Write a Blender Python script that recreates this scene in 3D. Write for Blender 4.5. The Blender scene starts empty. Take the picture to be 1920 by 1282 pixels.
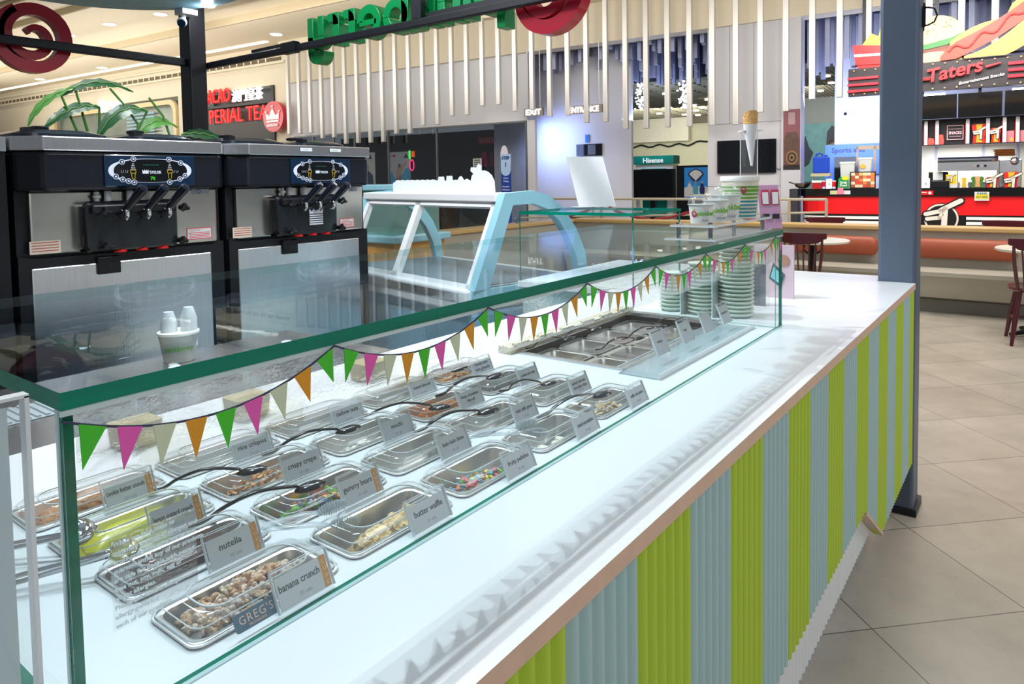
import bpy, math, random
from mathutils import Vector, Matrix
PI = math.pi
random.seed(7)
sc = bpy.context.scene
# ------------------------------------------------------------------ camera, world, lights, exposure
F_PX, CY = 1317.445, 404.693
yaw, pit, rol = map(math.radians, (-36.8138, 2.8869, -0.9217))
fw = Vector((math.sin(yaw)*math.cos(pit), math.cos(yaw)*math.cos(pit), -math.sin(pit)))
rt = Vector((math.cos(yaw), -math.sin(yaw), 0)); up = rt.cross(fw)
r2 = rt*math.cos(rol)+up*math.sin(rol); u2 = -rt*math.sin(rol)+up*math.cos(rol)
cd = bpy.data.cameras.new('camera'); cam = bpy.data.objects.new('camera', cd); sc.collection.objects.link(cam)
M3 = Matrix((r2, u2, -fw)).transposed()
cam.matrix_world = Matrix.Translation((.3815, -3.1786, 1.3837)) @ M3.to_4x4()
cd.sensor_width = 36; cd.sensor_fit = 'HORIZONTAL'; cd.lens = F_PX*36/1920
cd.shift_y = (CY-641)/1920; cd.clip_start = .02; cd.clip_end = 200
sc.camera = cam
w = bpy.data.worlds.new('world'); sc.world = w; w.use_nodes = True
w.node_tree.nodes['Background'].inputs[0].default_value = (.86, .93, 1, 1)
w.node_tree.nodes['Background'].inputs[1].default_value = .30
sc.view_settings.view_transform = 'Standard'; sc.view_settings.look = 'None'
sc.view_settings.gamma = 1; sc.view_settings.exposure = -0.72
sc.cycles.max_bounces = 12; sc.cycles.transparent_max_bounces = 40; sc.cycles.transmission_bounces = 12
sc.cycles.sample_clamp_indirect = 6; sc.cycles.caustics_reflective = False; sc.cycles.caustics_refractive = False
TH = math.atan(.075)
FO = Vector((0, 10.55, 0)); FE = Vector((math.cos(TH), math.sin(TH), 0)); FN = Vector((-math.sin(TH), math.cos(TH), 0))
def fpt(s, t, z): return FO+FE*s+FN*t+Vector((0, 0, z))
def lamp(name, kind, loc, power, col, size=.3, target=None, spot=None, blend=.3, size_y=None):
    d = bpy.data.lights.new(name, kind); o = bpy.data.objects.new(name, d); sc.collection.objects.link(o)
    o.location = loc; d.energy = power; d.color = col
    if kind == 'AREA':
        d.size = size
        if size_y: d.shape = 'RECTANGLE'; d.size_y = size_y
    else: d.shadow_soft_size = size
    if spot: d.spot_size = math.radians(spot); d.spot_blend = blend
    if target is not None: o.rotation_euler = (Vector(target)-Vector(loc)).to_track_quat('-Z', 'Y').to_euler()
    return o
lamp('kiosk_fill_light', 'AREA', (-1.7, -1.9, 3.3), 45, (.92, .97, 1), .5, (-2.0, -.9, .4))  # added fill with no fixture, brightens the freezer side of the aisle
lamp('kiosk_fill_light', 'AREA', (-3.3, -1.6, 3.6), 70, (.97, .98, 1), .8, (-3.2, -.2, 2.2))  # added fill with no fixture, lifts the green letters
lamp('mall_ceiling_or_fill_light', 'AREA', (-.4, -1.6, 4.6), 8, (.86, .95, 1), 3.2, (-.4, -1.6, 0))
lamp('mall_ceiling_or_fill_light', 'AREA', (3.0, 1.0, 4.8), 190, (.97, .97, 1), 2.5, (1, 1.5, 0))
lamp('kiosk_track_or_fill_spot', 'SPOT', (-1.25, -2.75, 2.95), 180, (.93, .97, 1), .01, (-.25, -2.3, .95), 75)
lamp('kiosk_track_or_fill_spot', 'SPOT', (-1.35, -1.45, 2.95), 175, (.93, .97, 1), .01, (-.25, -1.5, .95), 80)
lamp('kiosk_track_or_fill_spot', 'SPOT', (-1.6, -.3, 2.9), 80, (.97, .98, 1), .01, (-.3, -.5, .95), 80)
lamp('kiosk_track_or_fill_spot', 'SPOT', (-.9, -1.2, 2.9), 120, (.95, .98, 1), .03, (-2.2, -1.6, 1.2), 90)  # added fill spot, not a track lamp; brightens the machine fronts
lamp('kiosk_track_or_fill_spot', 'SPOT', (-1.5, -2.0, 3.0), 150, (.93, .97, 1), .05, (-2.0, -.7, .4), 80)  # added fill spot, not a track lamp; brightens the freezer body
lamp('mall_ceiling_or_fill_light', 'AREA', (3.2, -4.6, 2.9), 60, (.93, .97, 1), 2.4, (-.4, -2.2, 1.0))  # added fill from the camera side, not a ceiling fixture
lamp('food_court_light', 'AREA', (-.5, 4.2, 4.3), 260, (1, .97, .92), 3, (-.5, 4.6, 0))
lamp('shop_front_light', 'AREA', tuple(fpt(-12, -3.5, 4.6)), 300, (1, .95, .87), 9, tuple(fpt(-12, 0, 3.0)), size_y=1.5)
lamp('shop_front_light', 'AREA', tuple(fpt(-25, -3.5, 4.0)), 300, (1, .94, .84), 14, tuple(fpt(-25, .5, 4.0)), size_y=1.5)
lamp('shop_front_light', 'AREA', tuple(fpt(-4, -4.5, 4.3)), 210, (1, .95, .88), 6, tuple(fpt(-3, 0, 2.6)), size_y=1.5)
lamp('ceiling_uplight', 'AREA', tuple(fpt(-24, -4, 3.6)), 420, (1, .97, .91), 16, tuple(fpt(-24, -3, 6)), size_y=3)
lamp('blue_shop_light', 'AREA', tuple(fpt(-8.9, .5, 2.3)), 42, (.34, .48, 1), 1.0, tuple(fpt(-8.6, 1.1, 2.0)))
lamp('blue_shop_light', 'AREA', tuple(fpt(-6.8, 1.6, 2.6)), 60, (.5, .6, 1), 1.2, tuple(fpt(-6.6, 2.0, 5)))
lamp('shop_interior_light', 'AREA', tuple(fpt(-9.0, 9, 3.5)), 420, (1, .97, .85), 3, tuple(fpt(-10, 13, 1.8)))
lamp('shop_interior_light', 'AREA', tuple(fpt(-7, 2.6, 2.9)), 50, (.8, .88, 1), 1.2, tuple(fpt(-7.6, 6, 1.5)))
lamp('shop_interior_light', 'AREA', tuple(fpt(-4.4, 6, 3.4)), 120, (1, .97, .9), 1.5, tuple(fpt(-4.4, 9.2, 1.8)))
lamp('blue_shop_light', 'AREA', tuple(fpt(-2.4, .6, 2.2)), 110, (.62, .7, 1), 1.6, tuple(fpt(-2.4, 2, 3.2)))
lamp('snack_bar_light', 'AREA', tuple(fpt(-.6, -.6, 1.78)), 45, (1, .96, .85), 1.0, tuple(fpt(-.6, -.5, 0)), size_y=.3)
lamp('snack_bar_light', 'AREA', tuple(fpt(-.6, -2.8, 3.9)), 190, (1, .96, .9), 2.4, tuple(fpt(-.8, -1.2, 1.6)), size_y=.6)

# ------------------------------------------------------------------ materials
MATS = {}
def lin(c):
    return tuple((x/12.92 if x <= .04045 else ((x+.055)/1.055)**2.4) for x in c)
def rgb(r, g, b): return lin((r/255, g/255, b/255))
def mat(name, col, rough=.5, metal=0, emit=0, noise=.06, nscale=6, bump=0, bscale=40, coat=0, stretch=None, spec=.5, ecol=None):
    if name in MATS: return MATS[name]
    m = bpy.data.materials.new(name); m.use_nodes = True; nt = m.node_tree; b = nt.nodes['Principled BSDF']
    tc = nt.nodes.new('ShaderNodeTexCoord'); mp = nt.nodes.new('ShaderNodeMapping'); nt.links.new(tc.outputs['Object'], mp.inputs[0])
    if stretch: mp.inputs['Scale'].default_value = stretch
    nz = nt.nodes.new('ShaderNodeTexNoise'); nz.inputs['Scale'].default_value = nscale; nz.inputs['Detail'].default_value = 4
    nt.links.new(mp.outputs[0], nz.inputs['Vector'])
    mx = nt.nodes.new('ShaderNodeMix'); mx.data_type = 'RGBA'
    mx.inputs['A'].default_value = (*[max(0, c*(1-noise)) for c in col], 1); mx.inputs['B'].default_value = (*[min(1, c*(1+noise)) for c in col], 1)
    nt.links.new(nz.outputs['Fac'], mx.inputs['Factor']); nt.links.new(mx.outputs['Result'], b.inputs['Base Color'])
    b.inputs['Roughness'].default_value = rough; b.inputs['Metallic'].default_value = metal
    b.inputs['Coat Weight'].default_value = coat; b.inputs['Coat Roughness'].default_value = .08
    b.inputs['Specular IOR Level'].default_value = spec
    if emit:
        b.inputs['Emission Color'].default_value = (*(ecol or col), 1); b.inputs['Emission Strength'].default_value = emit
    if bump:
        n2 = nt.nodes.new('ShaderNodeTexNoise'); n2.inputs['Scale'].default_value = bscale; nt.links.new(mp.outputs[0], n2.inputs['Vector'])
        bp = nt.nodes.new('ShaderNodeBump'); bp.inputs['Strength'].default_value = bump; bp.inputs['Distance'].default_value = .01
        nt.links.new(n2.outputs['Fac'], bp.inputs['Height']); nt.links.new(bp.outputs[0], b.inputs['Normal'])
    MATS[name] = m; return m
gtop = (.78, .9, 1)
def glassmat(name, tint, f0=.04, rough=0.0, gmax=.75, gloss=(1, 1, 1), solid=0, scol=(1, 1, 1), bump=0, bscale=30, mirror=None):
    """clear sheet: transparent body with a fresnel (schlick) mirror reflection on both faces"""
    m = bpy.data.materials.new(name); m.use_nodes = True; nt = m.node_tree; nt.nodes.clear()
    N = nt.nodes.new; L = nt.links.new
    out = N('ShaderNodeOutputMaterial'); tr = N('ShaderNodeBsdfTransparent'); tr.inputs[0].default_value = (*tint, 1)
    gl = N('ShaderNodeBsdfGlossy'); gl.inputs['Color'].default_value = (*gloss, 1); gl.inputs['Roughness'].default_value = rough
    lw = N('ShaderNodeLayerWeight'); lw.inputs['Blend'].default_value = .30
    pw = N('ShaderNodeMath'); pw.operation = 'POWER'; pw.inputs[1].default_value = 5; L(lw.outputs['Facing'], pw.inputs[0])
    ma = N('ShaderNodeMath'); ma.operation = 'MULTIPLY_ADD'; ma.inputs[1].default_value = gmax-f0; ma.inputs[2].default_value = f0; L(pw.outputs[0], ma.inputs[0])
    fac = ma.outputs[0]
    if mirror is not None:
        mm = N('ShaderNodeMath'); mm.operation = 'MAXIMUM'; mm.inputs[1].default_value = mirror; L(fac, mm.inputs[0]); fac = mm.outputs[0]
    mx = N('ShaderNodeMixShader'); L(fac, mx.inputs[0]); L(tr.outputs[0], mx.inputs[1]); L(gl.outputs[0], mx.inputs[2])
    last = mx
    if bump:
        tc = N('ShaderNodeTexCoord'); nz = N('ShaderNodeTexNoise'); nz.inputs['Scale'].default_value = bscale; nz.inputs['Detail'].default_value = 3
        L(tc.outputs['Object'], nz.inputs['Vector']); bp = N('ShaderNodeBump'); bp.inputs['Strength'].default_value = bump; bp.inputs['Distance'].default_value = .004
        L(nz.outputs['Fac'], bp.inputs['Height']); L(bp.outputs[0], gl.inputs['Normal'])
    if solid:
        df = N('ShaderNodeBsdfDiffuse'); df.inputs[0].default_value = (*scol, 1)
        m2 = N('ShaderNodeMixShader'); m2.inputs[0].default_value = solid; L(mx.outputs[0], m2.inputs[1]); L(df.outputs[0], m2.inputs[2]); last = m2
    L(last.outputs[0], out.inputs[0]); MATS[name] = m; return m
white = mat('white solid surface', rgb(226, 232, 236), .28, noise=.015, nscale=3)
whitep = mat('white paint', rgb(240, 242, 244), .4, noise=.01)
whitepl = mat('white plastic', rgb(236, 240, 242), .3, noise=.01)
birch = mat('birch plywood edge', rgb(226, 190, 165), .5, noise=.12, nscale=30)
lime = mat('lime green paint', rgb(188, 215, 62), .5, noise=.03)
mint = mat('pale blue paint', rgb(178, 208, 210), .5, noise=.03)
black = mat('black plastic', (.010, .011, .014), .32, noise=.2, spec=.3)
blackgl = mat('gloss black', (.006, .007, .01), .08, noise=.1)
nsteel = mat('brushed stainless steel', (.76, .77, .80), .26, 1, noise=.1, nscale=14, stretch=(1, 12, .6), bump=.02, bscale=12)
pansteel = mat('pan stainless steel', (.80, .79, .77), .32, 1, noise=.08, nscale=20)
chrome = mat('chrome', (.8, .8, .82), .06, 1, noise=.02)
darksteel = mat('blue grey painted steel', rgb(94, 108, 128), .42, .3, noise=.15, nscale=5)
beamm = mat('black painted steel', rgb(30, 32, 40), .4, .2, noise=.15)
redm = mat('dark red acrylic', rgb(185, 26, 52), .25, noise=.05, coat=.4)
greenm = mat('green acrylic', rgb(6, 150, 78), .22, noise=.05, coat=.5)
glass = glassmat('clear glass', (.985, .995, .99), .03, gmax=.5)
topglass = glassmat('tinted glass top', (.90, .965, .985), .035, gmax=.36, gloss=gtop, bump=.04, bscale=9)
glassedge = mat('green glass edge', (.0, .17, .11), .12, noise=.5, nscale=9, stretch=(1, .25, 6))
glassedgel = mat('pale glass edge', (.25, .62, .56), .1, noise=.2)
acryl = glassmat('clear acrylic', (.985, .99, .99), .04, gmax=.5, solid=.04, scol=(.9, .93, .95))
acryledge = mat('acrylic edge', (.78, .84, .87), .12, noise=.05)
lidm = glassmat('clear plastic lid', (.985, .99, .99), .06, .03, gmax=.55, solid=.05, scol=(.9, .93, .95))
lidrim = mat('plastic lid edge', (.62, .68, .7), .1, noise=.05, coat=.5)
mirrorm_unused = glassmat('crinkled reflective film', (.42, .46, .5), .3, .02, gmax=.9, gloss=(.95, .97, .98), bump=.5, bscale=38, mirror=.72)
card = mat('grey card', rgb(218, 223, 227), .6, noise=.02)
inkm = mat('black ink', (.02, .02, .02), .6)
inkg = mat('grey ink', (.42, .43, .45), .6)
orangem = mat('orange paper', rgb(222, 150, 30), .55)
fgreen = mat('green felt paper', rgb(70, 190, 40), .6)
fpink = mat('pink paper', rgb(232, 90, 175), .6)
fcream = mat('cream paper', rgb(205, 212, 180), .6)
cordm = mat('navy cord', rgb(38, 36, 70), .6)
cream = mat('cream wall paint', rgb(224, 214, 192), .6, noise=.03, nscale=2)
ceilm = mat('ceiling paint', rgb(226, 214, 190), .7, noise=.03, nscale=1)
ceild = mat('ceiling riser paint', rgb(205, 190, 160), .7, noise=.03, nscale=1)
greyw = mat('grey white wall panel', rgb(205, 205, 212), .35, noise=.02, nscale=1.5)
alu = mat('brushed aluminium fin', (.66, .645, .62), .4, .55, noise=.08, nscale=5, stretch=(6, 6, .4))
darkint = mat('dark interior', rgb(24, 23, 26), .5, noise=.4, nscale=3)
def filmmat(name, k=.38, ior=1.14, bump=.4, bscale=240):
    m = bpy.data.materials.new(name); m.use_nodes = True; nt = m.node_tree; nt.nodes.clear(); N = nt.nodes.new; L = nt.links.new
    out = N('ShaderNodeOutputMaterial'); tr = N('ShaderNodeBsdfTransparent'); rf = N('ShaderNodeBsdfRefraction'); rf.inputs['IOR'].default_value = ior; rf.inputs['Roughness'].default_value = 0
    gl = N('ShaderNodeBsdfGlossy'); gl.inputs['Roughness'].default_value = .05
    tc = N('ShaderNodeTexCoord'); mp = N('ShaderNodeMapping'); mp.inputs['Scale'].default_value = (1, .55, 1); nz = N('ShaderNodeTexNoise'); nz.inputs['Scale'].default_value = bscale; nz.inputs['Detail'].default_value = 2
    L(tc.outputs['Object'], mp.inputs[0]); L(mp.outputs[0], nz.inputs['Vector']); bp = N('ShaderNodeBump'); bp.inputs['Strength'].default_value = bump; bp.inputs['Distance'].default_value = .002
    L(nz.outputs['Fac'], bp.inputs['Height']); L(bp.outputs[0], rf.inputs['Normal']); L(bp.outputs[0], gl.inputs['Normal'])
    m1 = N('ShaderNodeMixShader'); m1.inputs[0].default_value = k; L(tr.outputs[0], m1.inputs[1]); L(rf.outputs[0], m1.inputs[2])
    m2 = N('ShaderNodeMixShader'); m2.inputs[0].default_value = .03; L(m1.outputs[0], m2.inputs[1]); L(gl.outputs[0], m2.inputs[2]); L(m2.outputs[0], out.inputs[0]); MATS[name] = m; return m
ripple = filmmat('rippled clear film'); ripple2 = filmmat('notice clear film', bump=.16)
darkglass = glassmat('shop window glass', (.75, .78, .82), .06)
lightm = mat('lamp white', (1, 1, 1), .5, emit=14)
lightw = mat('warm lamp', (1, .88, .7), .5, emit=10)
signw = mat('lit white sign', (1, 1, 1), .5, emit=2.2)
redlit = mat('lit red sign', rgb(235, 50, 50), .5, emit=.9)
reds = mat('signal red', rgb(235, 20, 28), .35, noise=.04)
tileedge = mat('dark grout', rgb(90, 88, 84), .8)
leafm = mat('leaf green', rgb(38, 92, 52), .35, noise=.3, nscale=9, coat=.2)
leafl = mat('light leaf green', rgb(88, 150, 70), .35, noise=.25, nscale=9)
maroon = mat('maroon painted wood', rgb(84, 22, 36), .25, noise=.12, coat=.3)
terra = mat('terracotta leather', rgb(172, 84, 54), .45, noise=.06, nscale=5, bump=.05, bscale=60)
concrete = mat('polished concrete', rgb(176, 170, 156), .42, noise=.14, nscale=3.5, stretch=(.6, .6, 3), bump=.05)
woodcap = mat('oak cap', rgb(206, 170, 110), .4, noise=.12, nscale=12, stretch=(.3, 3, 3))
panelb = mat('navy glass panel', rgb(14, 40, 66), .12, noise=.05)
yel = mat('yellow ink', rgb(225, 195, 30), .4, emit=.25)
lcdg = mat('green display', rgb(70, 210, 40), .4, emit=.8)
bluel = mat('light blue powder coat', rgb(148, 200, 216), .35, noise=.04)
paperw = mat('white paper cup', rgb(232, 232, 228), .5, noise=.02)
pinkg = mat('print green', rgb(120, 190, 50), .5)
pinkr = mat('print magenta', rgb(190, 50, 90), .5)
teal = mat('teal print', rgb(40, 150, 165), .5)
gold = mat('brass', (.7, .55, .3), .3, 1)

# ------------------------------------------------------------------ mesh builder
class MB:
    def __init__(s): s.v = []; s.f = []; s.m = []
    def face(s, pts, m=0):
        n = len(s.v); s.v += [tuple(p) for p in pts]; s.f.append(tuple(range(n, n+len(pts)))); s.m.append(m)
    def raw(s, vs, fs, m=0):
        n = len(s.v); s.v += [tuple(p) for p in vs]
        for f in fs: s.f.append(tuple(n+i for i in f)); s.m.append(m)
        return s
    def box(s, a, b, m=0, side=None):
        x0, x1 = sorted((a[0], b[0])); y0, y1 = sorted((a[1], b[1])); z0, z1 = sorted((a[2], b[2]))
        v = [(x0,y0,z0),(x1,y0,z0),(x1,y1,z0),(x0,y1,z0),(x0,y0,z1),(x1,y0,z1),(x1,y1,z1),(x0,y1,z1)]
        fs = [(0,3,2,1),(4,5,6,7),(0,1,5,4),(1,2,6,5),(2,3,7,6),(3,0,4,7)]
        n = len(s.v); s.v += v
        for i, f in enumerate(fs):
            s.f.append(tuple(n+k for k in f)); s.m.append(m if side is None or i not in side else side[i])
        return s
    def hexa(s, v, m=0):   # 8 corners: bottom 4 ccw, top 4 ccw
        return s.raw(v, [(0,3,2,1),(4,5,6,7),(0,1,5,4),(1,2,6,5),(2,3,7,6),(3,0,4,7)], m)
    def prism(s, poly, axis, a, b, m=0, msides=None):
        """poly: 2D outline; axis 'x': (y,z), 'y': (x,z), 'z': (x,y)"""
        def P(p, h):
            return (h, p[0], p[1]) if axis == 'x' else (p[0], h, p[1]) if axis == 'y' else (p[0], p[1], h)
        n = len(s.v); k = len(poly); s.v += [P(p, a) for p in poly]+[P(p, b) for p in poly]
        s.f.append(tuple(n+i for i in reversed(range(k)))); s.m.append(m)
        s.f.append(tuple(n+k+i for i in range(k))); s.m.append(m)
        for i in range(k):
            j = (i+1) % k; s.f.append((n+i, n+j, n+k+j, n+k+i)); s.m.append(m if msides is None else msides)
        return s
    def loft(s, rings, m=0, cap0=True, cap1=True, closed=True):
        n = len(s.v); k = len(rings[0])
        for r in rings: s.v += [tuple(p) for p in r]
        for a in range(len(rings)-1):
            for i in range(k if closed else k-1):
                j = (i+1) % k; s.f.append((n+a*k+i, n+a*k+j, n+(a+1)*k+j, n+(a+1)*k+i)); s.m.append(m)
        if cap0: s.f.append(tuple(n+i for i in reversed(range(k)))); s.m.append(m)
        if cap1: s.f.append(tuple(n+(len(rings)-1)*k+i for i in range(k))); s.m.append(m)
        return s
    def lathe(s, prof, c=(0, 0, 0), seg=24, m=0, axis='z', cap0=True, cap1=True):
        rs = []
        for r, h in prof:
            ring = []
            for i in range(seg):
                a = 2*PI*i/seg; x, y = r*math.cos(a), r*math.sin(a)
                p = (x, y, h) if axis == 'z' else (h, x, y) if axis == 'x' else (y, h, x)
                ring.append((p[0]+c[0], p[1]+c[1], p[2]+c[2]))
            rs.append(ring)
        return s.loft(rs, m, cap0, cap1)
    def cyl(s, p, q, r, m=0, seg=12, r2=None):
        return s.tube([p, q], [r, r2 if r2 is not None else r], m, seg)
    def tube(s, pts, r, m=0, seg=10, flat=1):
        pts = [Vector(p) for p in pts]
        if not isinstance(r, (list, tuple)): r = [r]*len(pts)
        rings = []; prev = None
        for i, p in enumerate(pts):
            t = (pts[min(i+1, len(pts)-1)]-pts[max(i-1, 0)]).normalized()
            if prev is None: n = t.orthogonal().normalized() if abs(t.z) > .95 else t.cross(Vector((0, 0, 1))).normalized()
            else: n = (prev-t*prev.dot(t)).normalized()
            prev = n; b = t.cross(n)
            rings.append([p+n*math.cos(2*PI*k/seg)*r[i]+b*math.sin(2*PI*k/seg)*r[i]*flat for k in range(seg)])
        return s.loft(rings, m)
    def ball(s, c, r, m=0, seg=12, rings=7, sc_=(1, 1, 1)):
        prof = [(math.sin(PI*i/rings)*r if 0 < i < rings else r*.02, -math.cos(PI*i/rings)*r) for i in range(rings+1)]
        n0 = len(s.v); s.lathe(prof, (0, 0, 0), seg, m)
        for i in range(n0, len(s.v)):
            v = s.v[i]; s.v[i] = (v[0]*sc_[0]+c[0], v[1]*sc_[1]+c[1], v[2]*sc_[2]+c[2])
        return s
    def text(s, txt, size, org, xd, yd, m=0, ext=.0006, align='LEFT', bold=0, width=None, res=2, spacing=1):
        cu = bpy.data.curves.new('t', 'FONT'); cu.body = txt; cu.size = size; cu.extrude = ext; cu.offset = bold; cu.align_x = align
        cu.resolution_u = res; cu.space_character = spacing
        ob = bpy.data.objects.new('t', cu); me = bpy.data.meshes.new_from_object(ob)
        xd = Vector(xd).normalized(); yd = Vector(yd).normalized(); zd = xd.cross(yd); k = 1
        if width and len(me.vertices):
            xs = [v.co.x for v in me.vertices]; k = width/(max(xs)-min(xs))
        o = Vector(org)
        s.raw([o+xd*v.co.x*k+yd*v.co.y+zd*v.co.z for v in me.vertices], [tuple(p.vertices) for p in me.polygons], m)
        bpy.data.meshes.remove(me); bpy.data.objects.remove(ob); bpy.data.curves.remove(cu)
        return s
    def move(s, d, n0=0):
        for i in range(n0, len(s.v)): s.v[i] = tuple(s.v[i][k]+d[k] for k in range(3))
        return s
    def xf(s, mtx, n0=0):
        for i in range(n0, len(s.v)): s.v[i] = tuple(mtx @ Vector(s.v[i]))
        return s
def rrect(hx, hy, r, z, cx=0, cy=0, n=5):
    out = []; r = min(r, hx, hy)
    for sx, sy, a0 in ((1, 1, 0), (-1, 1, 90), (-1, -1, 180), (1, -1, 270)):
        for i in range(n+1):
            a = math.radians(a0+90*i/n); out.append((cx+sx*(hx-r)+r*math.cos(a), cy+sy*(hy-r)+r*math.sin(a), z))
    return out
def arc(cx, cy, r, a0, a1, n=12): return [(cx+r*math.cos(math.radians(a0+(a1-a0)*i/n)), cy+r*math.sin(math.radians(a0+(a1-a0)*i/n))) for i in range(n+1)]
COL = sc.collection
def link(name, mb, mats, parent=None, base=(0, 0, 0), smooth=False, bevel=0, world=None, fix=True):
    me = bpy.data.meshes.new(name)
    me.from_pydata([(v[0]-base[0], v[1]-base[1], v[2]-base[2]) for v in mb.v], [], mb.f)
    for mm in (mats if isinstance(mats, (list, tuple)) else [mats]): me.materials.append(mm)
    me.polygons.foreach_set('material_index', mb.m)
    if smooth:
        me.polygons.foreach_set('use_smooth', [True]*len(me.polygons))
    me.update(); me.validate()
    o = bpy.data.objects.new(name, me); COL.objects.link(o)
    if smooth and smooth is not True: me.set_sharp_from_angle(angle=math.radians(smooth))
    elif smooth: me.set_sharp_from_angle(angle=math.radians(40))
    if bevel:
        bv = o.modifiers.new('bevel', 'BEVEL'); bv.width = bevel; bv.segments = 2; bv.limit_method = 'ANGLE'; bv.angle_limit = math.radians(40)
    if parent: o.parent = parent
    return o
def tag(o, label, cat, group=None, kind=None):
    if label: o['label'] = label
    if cat: o['category'] = cat
    if group: o['group'] = group
    if kind: o['kind'] = kind
    return o
class Thing:
    """a thing with parts: an Empty at its base; part meshes are given in the same coordinates as the base"""
    def __init__(s, name, label, cat, base=(0, 0, 0), frame=None, group=None, kind=None):
        s.o = bpy.data.objects.new(name, None); COL.objects.link(s.o); s.o.empty_display_size = .05
        s.b = base; place(s.o, base, frame); tag(s.o, label, cat, group, kind)
    def part(s, name, mb, mats, parent=None, **k): return link(name, mb, mats, parent or s.o, s.b, **k)
def place(o, base, frame):
    if frame == 'F': o.location = fpt(*base); o.rotation_euler = (0, 0, TH)
    elif frame: o.matrix_world = frame @ Matrix.Translation(base)
    else: o.location = base
def single(name, label, cat, mb, mats, base=(0, 0, 0), frame=None, group=None, kind=None, **k):
    o = link(name, mb, mats, None, base, **k); place(o, base, frame); return tag(o, label, cat, group, kind)
def struct(name, mb, mats, frame=None, base=(0, 0, 0), **k): return single(name, None, None, mb, mats, base, frame, None, 'structure', **k)
def dup(root, loc=None, label=None, rot=None, scale=None):
    r = root.copy(); COL.objects.link(r)
    if loc is not None: r.location = loc
    if rot is not None: r.rotation_euler = rot
    if scale is not None: r.scale = scale
    if label: r['label'] = label
    for ch in list(root.children):
        c2 = ch.copy(); COL.objects.link(c2); c2.parent = r
        for g in list(ch.children):
            d = g.copy(); COL.objects.link(d); d.parent = c2
    return r

# ================================================================== THE SETTING
def tile_mat():
    m = bpy.data.materials.new('stone floor tiles'); m.use_nodes = True; nt = m.node_tree; b = nt.nodes['Principled BSDF']; L = nt.links.new
    tc = nt.nodes.new('ShaderNodeTexCoord'); br = nt.nodes.new('ShaderNodeTexBrick'); br.offset = 0; br.squash = 1
    br.inputs['Scale'].default_value = 1; br.inputs['Brick Width'].default_value = .537; br.inputs['Row Height'].default_value = .537
    br.inputs['Mortar Size'].default_value = .0022; br.inputs['Mortar Smooth'].default_value = .2
    br.inputs['Color1'].default_value = (*rgb(196, 188, 174), 1); br.inputs['Color2'].default_value = (*rgb(184, 176, 162), 1); br.inputs['Mortar'].default_value = (*rgb(96, 92, 88), 1)
    nz = nt.nodes.new('ShaderNodeTexNoise'); nz.inputs['Scale'].default_value = 3.2; nz.inputs['Detail'].default_value = 8; nz.inputs['Roughness'].default_value = .65
    L(tc.outputs['Object'], br.inputs['Vector']); L(tc.outputs['Object'], nz.inputs['Vector'])
    cr = nt.nodes.new('ShaderNodeValToRGB'); cr.color_ramp.elements[0].color = (.78, .78, .78, 1); cr.color_ramp.elements[0].position = .3; cr.color_ramp.elements[1].position = .7; cr.color_ramp.elements[1].color = (1.08, 1.08, 1.06, 1)
    L(nz.outputs['Fac'], cr.inputs[0]); mx = nt.nodes.new('ShaderNodeMix'); mx.data_type = 'RGBA'; mx.blend_type = 'MULTIPLY'; mx.inputs['Factor'].default_value = 1
    L(br.outputs['Color'], mx.inputs['A']); L(cr.outputs[0], mx.inputs['B'])
    vo = nt.nodes.new('ShaderNodeTexVoronoi'); vo.inputs['Scale'].default_value = 26; L(tc.outputs['Object'], vo.inputs['Vector'])
    c2 = nt.nodes.new('ShaderNodeValToRGB'); c2.color_ramp.elements[0].color = (.55, .53, .5, 1); c2.color_ramp.elements[0].position = .03; c2.color_ramp.elements[1].position = .12
    L(vo.outputs['Distance'], c2.inputs[0]); m2 = nt.nodes.new('ShaderNodeMix'); m2.data_type = 'RGBA'; m2.blend_type = 'MULTIPLY'; m2.inputs['Factor'].default_value = .5
    L(mx.outputs['Result'], m2.inputs['A']); L(c2.outputs[0], m2.inputs['B']); L(m2.outputs['Result'], b.inputs['Base Color'])
    b.inputs['Roughness'].default_value = .3; return m
fl = MB().box((-30, -30, -.1), (30, 30, 0))
o = struct('floor', fl, tile_mat()); o.location = (0, -.11, 0); o.rotation_euler = (0, 0, PI/4)
# --- ceiling of the mall (stepped, runs along the shop fronts)
ce = MB()
ce.box((-48, -2.4, 5.4), (4, .3, 5.5))
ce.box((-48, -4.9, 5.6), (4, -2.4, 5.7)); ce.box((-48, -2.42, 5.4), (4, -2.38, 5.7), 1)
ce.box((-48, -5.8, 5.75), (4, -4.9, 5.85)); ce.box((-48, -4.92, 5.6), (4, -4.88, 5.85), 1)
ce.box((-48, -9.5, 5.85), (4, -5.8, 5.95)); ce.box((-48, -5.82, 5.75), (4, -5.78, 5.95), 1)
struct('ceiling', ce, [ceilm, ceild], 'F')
k = MB().box((-48, -.62, 5.37), (-17.1, -.5, 5.395))
single('cove_light_strip', 'long glowing cove light along the mall ceiling above the left shop fronts', 'light strip', k, mat('cove glow', rgb(255, 244, 226), .5, emit=4.5), (-32, -.56, 5.37), 'F')
dl = [(-19.3, -3.73, 5.6), (-21.52, -3.65, 5.6), (-17.24, -3.59, 5.6), (-25.05, -.95, 5.4), (-29.31, -.99, 5.4), (-16.15, -1.0, 5.4), (-7.52, -1.3, 5.4)]
dn = ['upper ceiling step, right of the red swirl', 'upper ceiling step, just right of the red swirl rim', 'upper ceiling, close under the blue canopy disc', 'lower ceiling step above the strelitzia leaves', 'lower ceiling step below the red swirl', 'lower ceiling step between the post and the green letters', 'ceiling seen inside the right red swirl']
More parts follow.
